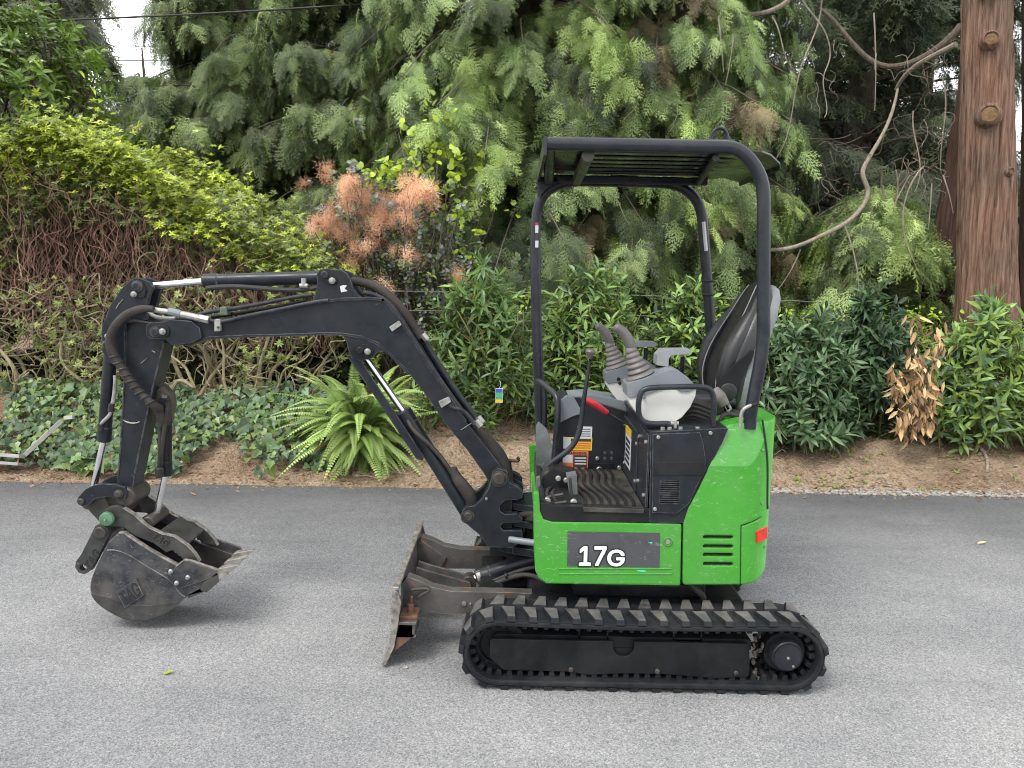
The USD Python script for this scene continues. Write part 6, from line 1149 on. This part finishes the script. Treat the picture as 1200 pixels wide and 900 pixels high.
# ------------------------------------------------------------------ big dark shrub, top left
rng = np.random.default_rng(61); DS = thing('dark_leaved_shrub', 'tall glossy dark green shrub in the upper left corner', 'shrub', (-6.3, 6.6, 0.7))
V, st = [], []
for k in range(1200):
    q_ = unit(rng.normal(0, 1, 3)); q_[1] = -abs(q_[1]) if rng.random() < 0.75 else q_[1]; r_ = rng.uniform(0.7, 1.05)
    c = np.array([at(15, 140, 6.3)[0], 6.3, 2.95]) + q_ * np.array([1.30, 1.2, 2.05]) * r_ * (0.85 + 0.3 * noise(q_ * 2.2, 3)); d = unit(q_ + np.array([0, 0, 0.35]) + rng.normal(0, 0.3, 3)); n = rng.integers(8, 13); ph = np.arange(n) * 2.4 + rng.uniform(0, 6); _, e1, e2 = frame(d)
    rad = np.cos(ph)[:, None] * e1 + np.sin(ph)[:, None] * e2; t = np.linspace(0, 1, n)[:, None]; V.append(leafshape(c - d * 0.12 * (1 - t), unit(d * (0.2 + 0.6 * t) + rad), unit(d + rng.normal(0, 0.3, (n, 3)) + np.array([0, 0, 0.4])), rng.uniform(0.10, 0.17, n), rng.uniform(0.045, 0.065, n), 0.15, rng.uniform(0.1, 0.4, n)))
    if k % 6 == 0: st.append(twig((-6.6, 6.8, 1.0), c, 0.02, rng, 0.06, 6, 5))
obj('stems', st, m_wood, DS, kind='stuff'); put_leaves(DS, np.concatenate(V), LEAF_F, m_bigdark, 120, seed=5)

m_bigdark2 = leafmat('painted_shade_leaf', [(0.022, 0.034, 0.014), (0.045, 0.060, 0.022)], 0.6, 0.15, 1.0, 0.3)  # leaf colour with the shade of the hedge gaps painted in
# ------------------------------------------------------------------ azalea hedge: leafy top, bare brown inside, gnarled feet
rng = np.random.default_rng(71); AZ = thing('azalea_hedge', 'wide azalea with yellow-green leafy top and bare brown twigs inside', 'shrub', (-3.9, 5.0, 0.5))
def az_top(x, y):
    """height of the leafy dome"""
    xs = np.array([-9, -6.6, -5.7, -5.1, -4.5, -3.9, -3.5, -2.9, -2.35, -1.75, -1.2]); zs_ = np.array([1.7, 2.1, 2.5, 2.95, 3.12, 2.98, 2.78, 2.45, 2.12, 1.75, 1.1])
    base_ = np.interp(x, xs, zs_); fall = np.clip((y - 5.6) / 1.5, -1.2, 1.2); return base_ - 0.42 * np.abs(fall) ** 2.4
def lowd_(a, b): return (a - b) > 0.35
rosette = []
for k in range(3):
    r_ = np.random.default_rng(200 + k); n = 9; ph = np.arange(n) * 2.4; V = leafshape(np.zeros((n, 3)) + np.c_[np.zeros(n), np.zeros(n), r_.uniform(-0.2, 0.1, n)], unit(np.c_[np.cos(ph), np.sin(ph), r_.uniform(0.1, 0.9, n)]), np.tile([0, 0, 1.0], (n, 1)), r_.uniform(0.7, 1.1, n), 0.34, 0.2, 0.25); rosette.append(joined(V, LEAF_F))
n = 27000; ax_ = rng.uniform(-8.6, -1.35, n); ay = 4.35 + rng.beta(1.0, 1.6, n) * 2.6; tz_ = az_top(ax_, ay)
clumpy = fbm(np.c_[ax_ * 1.5, ay * 1.5, 0 * ax_], 3, 9); az_ = tz_ + (clumpy - 0.5) * 1.1 + np.where(rng.random(n) < 0.06, rng.uniform(0.0, 0.16, n), 0) - np.abs(rng.normal(0, 0.09, n))
frontface = rng.random(n) < np.where(ax_ < -5.0, 0.66, 0.34); az_ = np.where(frontface, tz_ - rng.uniform(0.0, 1.0, n) ** 1.3 * np.interp(ax_, [-8, -5.6, -4.9, -3.6, -2.6, -1.8], [2.2, 2.0, 0.8, 0.55, 0.5, 0.6]), az_); ay = np.where(frontface, 4.35 + rng.uniform(0, 0.35, n) + 0.2 * (tz_ - az_), ay)
keep = rng.random(n) < 0.35 + 0.9 * clumpy; ax_, ay, az_, tz_ = ax_[keep], ay[keep], az_[keep], tz_[keep]; n = len(ax_)
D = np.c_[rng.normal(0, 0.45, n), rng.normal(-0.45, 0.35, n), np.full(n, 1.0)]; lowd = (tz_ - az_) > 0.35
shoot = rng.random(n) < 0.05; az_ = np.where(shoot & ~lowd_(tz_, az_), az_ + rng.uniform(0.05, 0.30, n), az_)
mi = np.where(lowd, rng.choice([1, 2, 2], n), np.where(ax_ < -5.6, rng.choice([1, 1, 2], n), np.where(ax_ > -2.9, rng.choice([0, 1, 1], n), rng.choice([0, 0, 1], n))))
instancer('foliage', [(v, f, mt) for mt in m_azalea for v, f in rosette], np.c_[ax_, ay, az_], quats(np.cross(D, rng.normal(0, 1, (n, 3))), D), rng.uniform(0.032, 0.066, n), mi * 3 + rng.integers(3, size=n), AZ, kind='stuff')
tw = []
for k in range(2300):
    x0 = rng.uniform(-6.6, -1.75); y0 = rng.uniform(4.45, 5.4); tz0 = float(az_top(x0, y0)); zb_ = rng.uniform(0.95, max(tz0 - 0.5, 1.2)) if x0 > -5.4 else rng.uniform(0.9, 2.0); L_ = rng.uniform(0.3, 0.75)
    tw.append(twig((x0, y0, zb_), (x0 + rng.normal(0.02, 0.16), y0 - 0.08 + rng.normal(0, 0.10), min(zb_ + L_, tz0 + 0.02)), rng.uniform(0.0028, 0.0055), rng, 0.10, 5, 4))
obj('twigs', tw, m_twig, AZ, kind='stuff')
for k in range(64):
    x0 = rng.uniform(-6.4, -1.9); y0 = rng.uniform(4.35, 4.9); z0 = float(terrain(np.array([x0]), np.array([y0]))[0]); k_ = rng.integers(5, 8); p = np.array([x0, y0, z0 - 0.05]); pts = [p.copy()]; d = unit(np.array([rng.normal(0, 0.8), rng.normal(-0.1, 0.3), 0.8]))
    for s_ in range(k_): d = unit(d + rng.normal(0, 0.45, 3) * np.array([1, 0.5, 0.8]) + np.array([0, 0, 0.16])); p = p + d * rng.uniform(0.13, 0.24); p[1] = max(p[1], 4.25); pts.append(p.copy())
    r0 = rng.uniform(0.012, 0.028); obj('gnarled_branch', tube(np.array(pts), [r0, r0 * 0.8, r0 * 0.6, r0 * 0.35], 7, 4), m_olivewood, AZ)
tw = []
for k in range(520):
    x0 = rng.uniform(-6.6, -1.8); y0 = rng.uniform(4.3, 5.0); zb_ = rng.uniform(0.5, 1.55); d = unit(rng.normal(0, 1, 3) * np.array([1, 0.4, 0.8]) + np.array([0, 0, 0.3])); tw.append(twig((x0, y0, zb_), np.array([x0, y0, zb_]) + d * rng.uniform(0.2, 0.6), rng.uniform(0.004, 0.009), rng, 0.16, 6, 4))
obj('bare_twigs', tw, m_olivewood, AZ, kind='stuff')
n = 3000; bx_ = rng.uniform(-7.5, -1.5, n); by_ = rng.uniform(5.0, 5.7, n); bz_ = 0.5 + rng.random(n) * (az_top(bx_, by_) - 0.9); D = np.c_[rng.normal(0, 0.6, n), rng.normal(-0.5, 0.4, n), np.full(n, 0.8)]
instancer('inner_foliage', [(v, f, m_bigdark2) for v, f in rosette], np.c_[bx_, by_, bz_], quats(np.cross(D, rng.normal(0, 1, (n, 3))), D), rng.uniform(0.06, 0.11, n), rng.integers(3, size=n), AZ, kind='stuff')  # dark leaves added behind the twigs to darken the gaps
n = 1300; px_ = rng.uniform(-6.8, -1.7, n); py_ = rng.uniform(4.2, 4.7, n); pz_ = 0.55 + rng.beta(1.1, 1.5, n) * 1.3; keep = fbm(np.c_[px_ * 1.3, pz_ * 1.3, 0 * px_], 3, 19) > np.interp(px_, [-6, -4.5, -3.5], [0.44, 0.52, 0.56]); px_, py_, pz_ = px_[keep], py_[keep], pz_[keep]; n = len(px_)
D = np.c_[rng.normal(0, 0.6, n), rng.normal(-0.6, 0.4, n), np.full(n, 0.8)]
instancer('low_sprouts', [(v, f, m_azalea[1]) for v, f in rosette], np.c_[px_, py_, pz_], quats(np.cross(D, rng.normal(0, 1, (n, 3))), D), rng.uniform(0.03, 0.06, n), rng.integers(3, size=n), AZ, kind='stuff')

# ------------------------------------------------------------------ ivy
rng = np.random.default_rng(81)
IVY_F = np.array([[0, 1, 2], [0, 2, 3], [0, 3, 4], [0, 4, 5], [0, 5, 6], [0, 6, 7]])
def ivy_leaves(P, D, N, S):
    prof = np.array([(0, 0), (-0.12, 0.34), (0.22, 0.56), (0.50, 0.30), (1.0, 0.0), (0.50, -0.30), (0.22, -0.56), (-0.12, -0.34)]); D = unit(D); sd = unit(np.cross(N, D)); nn = np.cross(D, sd)
    return np.stack([P + D * (a * S)[:, None] + sd * (b * S)[:, None] + nn * ((abs(b) * 0.25 - 0.12 * a * a) * S)[:, None] for a, b in prof], 1)
n = 5200; ix = rng.uniform(-7.5, -1.6, n); t = rng.beta(1.0, 1.1, n); iy = edge_y(ix) + 0.02 + t * 1.30 + 0.12 * fbm(np.c_[ix * 2, 0 * ix, 0 * ix], 2, 3); ok = (fbm(np.c_[ix * 1.2, iy * 1.2, 0 * ix], 3, 77) > 0.33) & ~((ix > -2.0) & (iy < 3.4)); ix, iy = ix[ok], iy[ok]; n = len(ix)
ok = ~((np.abs(ix + 4.25) < 0.40) & (iy < 3.34)); ix, iy = ix[ok], iy[ok]; n = len(ix); iz = terrain(ix, iy) + rng.uniform(0.01, 0.13, n) + 0.10 * fbm(np.c_[ix * 2, iy * 2, 0 * ix], 3, 31)
S = rng.uniform(0.045, 0.085, n) * (1 + 0.7 * (rng.random(n) < 0.08)); N = np.c_[rng.normal(0, 0.4, n), rng.normal(-0.75, 0.3, n), np.full(n, 0.8)]; D = np.c_[rng.normal(0, 0.8, n), rng.normal(-0.5, 0.4, n), rng.normal(-0.6, 0.4, n)]
IV = thing('ivy_carpet', 'grey-green ivy carpet on the bank below the azalea', 'ivy', (-4.0, 3.9, 0.2))
put_leaves(IV, ivy_leaves(np.c_[ix, iy, iz], D, N, S), IVY_F, m_ivy, 280, seed=8)
obj('runners', [twig((x_, float(edge_y(np.array([x_]))[0]) + rng.uniform(0.2, 1.2), 0.0) + np.array([0, 0, float(terrain(np.array([x_]), np.array([3.7]))[0]) + 0.03]), (x_ + rng.normal(0, 0.3), float(edge_y(np.array([x_]))[0]) + rng.uniform(0.2, 1.0), float(terrain(np.array([x_]), np.array([3.9]))[0]) + 0.06), 0.004, rng, 0.1, 5, 4) for x_ in rng.uniform(-7, -1.7, 70)], m_stem, IV, kind='stuff')

# ------------------------------------------------------------------ sword fern
rng = np.random.default_rng(91); fb = np.array([-1.36, 3.80, 0.18]); FE = thing('sword_fern', 'large bright green fern on the bank behind the boom cylinder', 'fern', fb)
def frond(b, a, L, rise, droopf, rng, wide=0.092):
    k = 26; t = np.linspace(0, 1, k); out = np.array([math.cos(a), math.sin(a), 0]); c = b + out * (L * (0.35 * t + 0.65 * t * t * (1 - 0.15 * t)))[:, None] * 0.85 + np.array([0, 0, 1.0]) * (L * (rise * t - droopf * t ** 2.3))[:, None]
    tn = unit(np.gradient(c, axis=0)); side = unit(np.cross(tn, [0, 0, 1.0])); nn = np.cross(side, tn); ms = [tube(c, [0.005, 0.004, 0.0015], 4, 1, sm=False)]
    w = wide * np.sin(np.pi * np.clip(t * 0.93 + 0.07, 0, 1)) ** 0.55 * (1.15 - 0.75 * t); V = []
    for s in (-1, 1):
        tt = np.linspace(0.10, 0.99, 44); p = np.stack([np.interp(tt, t, c[:, q]) for q in range(3)], 1); sd = np.stack([np.interp(tt, t, side[:, q]) for q in range(3)], 1); tg = np.stack([np.interp(tt, t, tn[:, q]) for q in range(3)], 1); no = np.stack([np.interp(tt, t, nn[:, q]) for q in range(3)], 1); ww = np.interp(tt, t, w) * rng.uniform(0.9, 1.1, 44)
        V.append(leafshape(p, unit(sd * s + tg * 0.28 - no * 0.12), no, ww, 0.0205, 0.12, 0.25))
    ms.append(joined(np.concatenate(V), LEAF_F)); return cat(ms)
for k in range(175):
    a = rng.uniform(0, 2 * np.pi) if k < 60 else rng.uniform(-PI * 0.97, -PI * 0.03); L = rng.uniform(0.55, 1.12); old = k % 16 == 15
    obj('frond', frond(fb + rng.normal(0, 0.05, 3) * np.array([1, 0.7, 0.3]), a, L, rng.uniform(0.30, 1.35), rng.uniform(0.40, 0.95), rng), m_fern[int(rng.integers(2))], FE, smooth=False)
for k in range(14):
    obj('dead_frond', frond(fb + rng.normal(0, 0.06, 3), rng.uniform(-PI, 0), rng.uniform(0.45, 0.75), 0.30, 0.55, rng), m_fern[2], FE, smooth=False)

# ------------------------------------------------------------------ smoke bush and lime shrub
rng = np.random.default_rng(101); sb0 = np.array([-1.15, 5.3, 0.5]); SBU = thing('smoke_bush', 'smoke bush with fluffy salmon-pink plumes and purple-blue leaves', 'shrub', sb0)
puffs = []
for k in range(3):
    r_ = np.random.default_rng(300 + k); n = 260; p = r_.normal(0, 0.36, (n, 3)) * np.array([1, 0.62, 0.62]); d = unit(p * 0.6 + r_.normal(0, 0.6, (n, 3))) * r_.uniform(0.18, 0.40, (n, 1)); s = unit(np.cross(d, r_.normal(0, 1, (n, 3)))) * 0.014
    V = np.stack([p - s, p + s, p + d], 1); puffs.append(joined(V, np.array([[0, 1, 2]])))
P, D = [], []
for (u, v, su, sv, n) in ((437, 236, 25, 12, 21), (405, 220, 11, 6, 7), (478, 230, 8, 14, 9), (384, 266, 11, 9, 9), (426, 270, 15, 8, 9), (371, 262, 7, 5, 5), (462, 258, 14, 8, 9), (418, 310, 11, 8, 6), (430, 294, 10, 6, 5), (501, 228, 4, 9, 4), (480, 304, 10, 8, 6), (535, 326, 8, 6, 4), (447, 340, 8, 7, 3), (384, 205, 3, 10, 2), (545, 345, 5, 5, 2)):
    for k in range(n): y_ = 4.9 + rng.normal(0, 0.14); P.append(at(u + rng.normal(0, su), v + rng.normal(0, sv), y_)); D.append(rng.normal(0, 0.6, 3) + np.array([0, 0, 0.7]))
P, D = np.array(P), np.array(D); n = len(P)
instancer('plumes', [(v, f, m_plume[0]) for v, f in puffs], P, quats(D, rng.normal(0, 1, (n, 3))), rng.uniform(0.11, 0.19, n), rng.integers(3, size=n), SBU, kind='stuff')
V, st = [], [twig(sb0 + rng.normal(0, 0.1, 3), p_, 0.007, rng, 0.05, 5, 5) for p_ in P[::3]]; OV = ((0.25, 0.95), (0.65, 0.95))
for k in range(480):
    u, v = (rng.normal(505, 30), rng.normal(320, 46)) if k < 250 else (rng.normal(432, 38), rng.normal(275, 38)); y_ = 5.0 + rng.normal(0, 0.16); c = at(u, v, y_); n = rng.integers(7, 12); d = unit(rng.normal(0, 0.4, 3) + np.array([0, -0.3, 0.9])); _, e1, e2 = frame(d); ph = np.arange(n) * 2.4; t = np.linspace(0, 1, n)[:, None]
    V.append(leafshape(c - d * 0.14 * (1 - t), unit(np.cos(ph)[:, None] * e1 + np.sin(ph)[:, None] * e2 + d * 0.3), unit(d + rng.normal(0, 0.3, (n, 3)) + np.array([0, -0.5, 0.2])), rng.uniform(0.035, 0.065, n), rng.uniform(0.032, 0.048, n), 0.1, 0.15, OV)); 
    if k % 5 == 0: st.append(twig(sb0 + rng.normal(0, 0.1, 3), c, 0.010, rng, 0.05, 5, 5))
obj('stems', st, m_wood, SBU, kind='stuff'); put_leaves(SBU, np.concatenate(V), LEAF_F, [m_smoke[0], m_smoke[0], m_smoke[1], m_smoke[2]], 60, seed=9)
rng = np.random.default_rng(105); LI = thing('lime_leaved_sapling', 'sapling with rounded lime-green leaves above the pink plumes', 'shrub', (-0.9, 5.6, 0.5)); V, st = [], []
for k in range(120):
    u, v = [(rng.normal(505, 16), rng.normal(165, 16)), (rng.normal(455, 14), rng.normal(203, 8)), (rng.normal(535, 22), rng.normal(205, 22)), (rng.normal(520, 30), rng.normal(260, 35))][k % 4]; c = at(u, v, 5.35 + rng.normal(0, 0.12)); n = 4
    V.append(leafshape(c + rng.normal(0, 0.05, (n, 3)), unit(rng.normal(0, 1, (n, 3)) + np.array([0, -0.2, 0.2])), unit(rng.normal(0, 0.4, (n, 3)) + np.array([0, -0.6, 0.7])), rng.uniform(0.06, 0.10, n), rng.uniform(0.055, 0.08, n), 0.08, 0.15, OV))
    if k % 6 == 0: st.append(twig((-0.9, 5.6, 0.6), c, 0.009, rng, 0.05, 5, 5))
obj('stems', st, m_wood, LI, kind='stuff'); put_leaves(LI, np.concatenate(V), LEAF_F, [m_lime[0], m_lime[0], m_smoke[2]], 110, seed=10)
# loose green undergrowth that closes the foot of the trees
rng = np.random.default_rng(111); V = []
for k in range(900):
    x_ = rng.uniform(-1.9, 6.2); y_ = rng.uniform(4.9, 6.0); z_ = float(terrain(np.array([x_]), np.array([y_]))[0]) + rng.uniform(0.0, 1.0) ** 1.2 * 1.25; n = rng.integers(5, 9); d = unit(rng.normal(0, 0.5, 3) + np.array([0, -0.3, 0.8])); _, e1, e2 = frame(d); ph = np.arange(n) * 2.4
    V.append(leafshape(np.array([x_, y_, z_]) + rng.normal(0, 0.04, (n, 3)), unit(np.cos(ph)[:, None] * e1 + np.sin(ph)[:, None] * e2 + d * 0.3), unit(d + rng.normal(0, 0.3, (n, 3))), rng.uniform(0.05, 0.09, n), rng.uniform(0.02, 0.04, n), 0.1, 0.25))
v, f = joined(np.concatenate(V), LEAF_F); obj('undergrowth', (v, f), m_bigdark[0], smooth=False, label='loose dark undergrowth at the foot of the trees behind the laurels', category='undergrowth', kind='stuff')

# ------------------------------------------------------------------ small things
rng = np.random.default_rng(121)
CB = thing('overhead_cable', 'black cable slanting across the upper left of the trees', 'cable', at(250, 15, 8.2))
obj('cable', tube([at(-700, 62, 8.2), at(-200, 38, 8.2), at(0, 27, 8.2), at(250, 15.5, 8.2), at(400, 6.5, 8.2), at(510, -1, 8.2), at(900, -30, 8.2)], 0.0135, 8), m_hose, CB)
for k, (v0, v1) in enumerate(((54, 55), (71, 70))):
    c_ = thing('thin_wire', ('upper', 'lower')[k] + ' of two thin wires crossing the white sky gap', 'wire', at(160, v0, 15)); obj('wire', tube([at(-300, v0 - 6, 15), at(160, v0, 15), at(700, v1 + 4, 15)], 0.010, 5), m_hose, c_)
FN = thing('wire_fence', 'thin two-strand garden wire on wooden stakes behind the laurels', 'fence', (0, 4.85, 0.4))
for v0, v1 in ((364, 366), (341, 341)):
    obj('wire', tube([at(455, v0, 4.75), at(700, v0 + 4, 4.85), at(1010, v1 + 15, 4.9)], 0.0028, 5), m_zinc, FN)
for u in (525, 930): a = at(u - 14, 420, 4.74); b = at(u, 366, 4.74); obj('stake', cyl(a - (0.05, 0, 0.5), b, 0.012, n=8), m_paletwig, FN)
cc = at(521.5, 353, 4.74); obj('stake_cap', lathe(cc + (-0.01, 0, -0.085), (0.12, 0, 1), [(0, 0.0), (0.005, 0.032), (0.06, 0.040), (0.12, 0.036), (0.155, 0.030), (0.175, 0.016), (0.18, 0)], 16), m_cowlgap, FN)
BP = thing('blue_post', 'short dark blue post at the left edge of the pink plumes', 'post', at(380, 262, 5.6)); a, b = at(377, 264, 5.6), at(382.5, 241, 5.6); obj('post', box(a[0], b[0], 5.6, 5.63, a[2] - 0.6, b[2], 0.004), paint('slate_blue', (0.05, 0.07, 0.12), 0.5), BP); obj('post_cap', box(a[0] - 0.006, b[0] + 0.006, 5.594, 5.636, b[2], b[2] + 0.012, 0.003), m_black, BP)
m_board = paint('white_board_paint', (0.20, 0.20, 0.19), 0.55, var=0.1, dust=0.5, dustcol=(0.42, 0.38, 0.32))
WB = thing('white_board', 'white painted board lying in the ivy at the left edge', 'board', at(0, 535, 3.5)); a, b = at(-60, 529, 3.24), at(26, 535, 3.30); dx = unit(b - a); sd = np.array([0, 0.05, 0.035])
def plank(a, b, w, h):
    d = unit(b - a); s = unit(np.cross(d, [0, 0.3, 1.0])); n = np.cross(s, d); c8 = [p + s * i * w / 2 + n * j * h / 2 for p in (a, b) for i, j in ((-1, -1), (1, -1), (1, 1), (-1, 1))]; t = trimesh.convex.convex_hull(np.array(c8)); return np.array(t.vertices), np.array(t.faces)
obj('board_face', plank(a, b, 0.11, 0.03), m_board, WB); obj('board_edge', plank(a + (0, -0.03, -0.06), b + (0, -0.03, -0.06), 0.09, 0.025), m_board, WB)
W2 = thing('white_rail', 'white rail leaning up out of the ivy by the gnarled branches', 'rail', at(45, 515, 3.55)); obj('rail_face', plank(at(28, 534, 3.36), at(72, 493, 3.62), 0.040, 0.035), m_board, W2); obj('rail_end', plank(at(76, 490, 3.8), at(86, 489, 3.8), 0.035, 0.035), m_board, W2)
def stone(c, s, rng):
    t = trimesh.creation.icosphere(1, 1.0); t.vertices *= np.array([1, rng.uniform(0.6, 1), rng.uniform(0.45, 0.7)]) * s; t.vertices += rng.normal(0, 0.14 * s, t.vertices.shape); t.apply_translation(c); return np.array(t.vertices), np.array(t.faces)
m_stone = paint('pale_gravel', (0.22, 0.21, 0.19), 0.85, var=0.35, scale=30, bevel=0); m_clod = paint('earth_clod', (0.185, 0.125, 0.080), 0.95, var=0.4, scale=20, bump=0.6, bevel=0)
gs = []
for k in range(1000):
    x_ = rng.uniform(1.8, 6.0) if k < 850 else rng.uniform(-0.4, 2.0); y_ = float(edge_y(np.array([x_]))[0]) + 0.03 + abs(rng.normal(0, 0.05)) - 0.02; gs.append(stone((x_, y_, float(max(terrain(np.array([x_]), np.array([y_]))[0], 0.0)) + 0.004), rng.uniform(0.006, 0.019), rng))
obj('gravel_strip', gs, m_stone, smooth=False, label='strip of pale gravel along the far asphalt edge', category='gravel', kind='stuff')
gs = []
for k in range(900):
    x_ = rng.uniform(-6.4, 6.2); y_ = float(edge_y(np.array([x_]))[0]) + (rng.uniform(0.03, 1.2) if k % 4 else -abs(rng.normal(0, 0.07))); gs.append(stone((x_, y_, max(float(terrain(np.array([x_]), np.array([y_]))[0]), 0.0) + 0.003), rng.uniform(0.005, 0.028 if k % 4 else 0.012) * (1 if rng.random() < 0.93 else 2.2), rng))
obj('earth_clods', gs, m_clod, smooth=False, label='loose earth crumbs on the bare bank', category='earth', kind='stuff')
V = []
n = 1500; x_ = rng.uniform(-6.5, 6.0, n); y_ = edge_y(x_) + np.abs(rng.normal(0, 0.28, n)) + 0.02; y_ = np.where(rng.random(n) < 0.10, edge_y(x_) - np.abs(rng.normal(0, 0.10, n)), y_); z_ = np.maximum(terrain(x_, y_), 0) + 0.008
V = leafshape(np.c_[x_, y_, z_], unit(np.c_[rng.normal(0, 1, n), rng.normal(0, 1, n), rng.normal(0, 0.15, n)]), unit(np.c_[rng.normal(0, 0.3, (n, 2)), np.ones(n)]), rng.uniform(0.02, 0.06, n), rng.uniform(0.008, 0.022, n), 0.3, -0.2); v, f = joined(V, LEAF_F)
obj('leaf_litter', (v, f), m_dead[1], smooth=False, label='brown leaf litter strewn along the bank', category='leaf litter', kind='stuff')
sticks = [twig((a_, b_, float(terrain(np.array([a_]), np.array([b_]))[0]) + 0.012), (a_ + rng.normal(0, 0.16), b_ + rng.normal(0, 0.08), float(terrain(np.array([a_]), np.array([b_]))[0]) + 0.025), rng.uniform(0.002, 0.006), rng, 0.10, 5, 4) for a_, b_ in zip(rng.uniform(-2.2, 6, 150), 3.25 + np.abs(rng.normal(0, 0.45, 150)) + 0.05)]
obj('fallen_twigs', sticks, m_paletwig, smooth=False, label='small fallen twigs on the bank', category='twigs', kind='stuff')
V = []
for k in range(170):
    x_ = rng.uniform(-2.2, 6.0); y_ = float(edge_y(np.array([x_]))[0]) + rng.uniform(0.08, 1.0); z_ = float(terrain(np.array([x_]), np.array([y_]))[0]); n = rng.integers(5, 10); ph = rng.uniform(0, 6.3, n)
    V.append(leafshape(np.tile([x_, y_, z_], (n, 1)), unit(np.c_[np.cos(ph), np.sin(ph), rng.uniform(0.3, 1.6, n)]), unit(np.c_[rng.normal(0, 0.3, (n, 2)), np.ones(n)]), rng.uniform(0.03, 0.075, n), rng.uniform(0.006, 0.016, n), 0.15, 0.35))
v, f = joined(np.concatenate(V), LEAF_F); obj('weeds', (v, f), m_azalea[1], smooth=False, label='tiny green weeds sprouting on the bare earth bank', category='weeds', kind='stuff')
bs = thing('fallen_stick', 'bare curved stick lying on the earth right of the orange dead leaves', 'stick', gnd(1150, 540, 0.12)); g1 = [gnd(1141, 529, 0.17), gnd(1149, 536, 0.15), gnd(1155, 547, 0.11), gnd(1156, 560, 0.06)]
obj('stick', tube([np.array([p[0], p[1], float(terrain(p[0:1], p[1:2])[0]) + 0.015]) for p in g1], [0.016, 0.014, 0.011], 8), m_paletwig, bs)
def fallen(name, label, u, v, L, W, mat, rot):
    p = gnd(u, v, 0.004); t = thing(name, label, 'leaf', p); obj('blade', (leafshape(p[None], np.array([[math.cos(rot), math.sin(rot), 0.08]]), np.array([[0, 0, 1.0]]), L, W, 0.12, -0.15)[0], LEAF_F), mat, t, smooth=False); e = p + L * 0.3 * -np.array([math.cos(rot), math.sin(rot), 0]); obj('stalk', tube([p, (p + e) / 2 + (0, 0, 0.004), e], 0.001, 4), m_stem, t)
fallen('fallen_leaf', 'small yellow-green leaf on the asphalt below the bucket', 191, 790, 0.045, 0.028, m_lime[0], 0.4)
fallen('fallen_leaf', 'small orange leaf on the asphalt right of the tail', 1145, 637, 0.07, 0.035, m_dead[0], 0.1)
fallen('fallen_leaf', 'dull yellow leaf on the asphalt right behind the bucket thumb', 230, 580, 0.06, 0.02, m_dead[0], 2.8)
p = gnd(475, 782, 0.006); obj('white_pebble', stone(p, 0.013, rng), m_stone, smooth=False, label='white pebble on the asphalt below the dozer blade', category='stone')
p = gnd(513, 815, 0.004); obj('white_pebble', stone(p, 0.006, rng), m_stone, smooth=False, label='tiny white pebble on the asphalt left of the near track', category='stone')
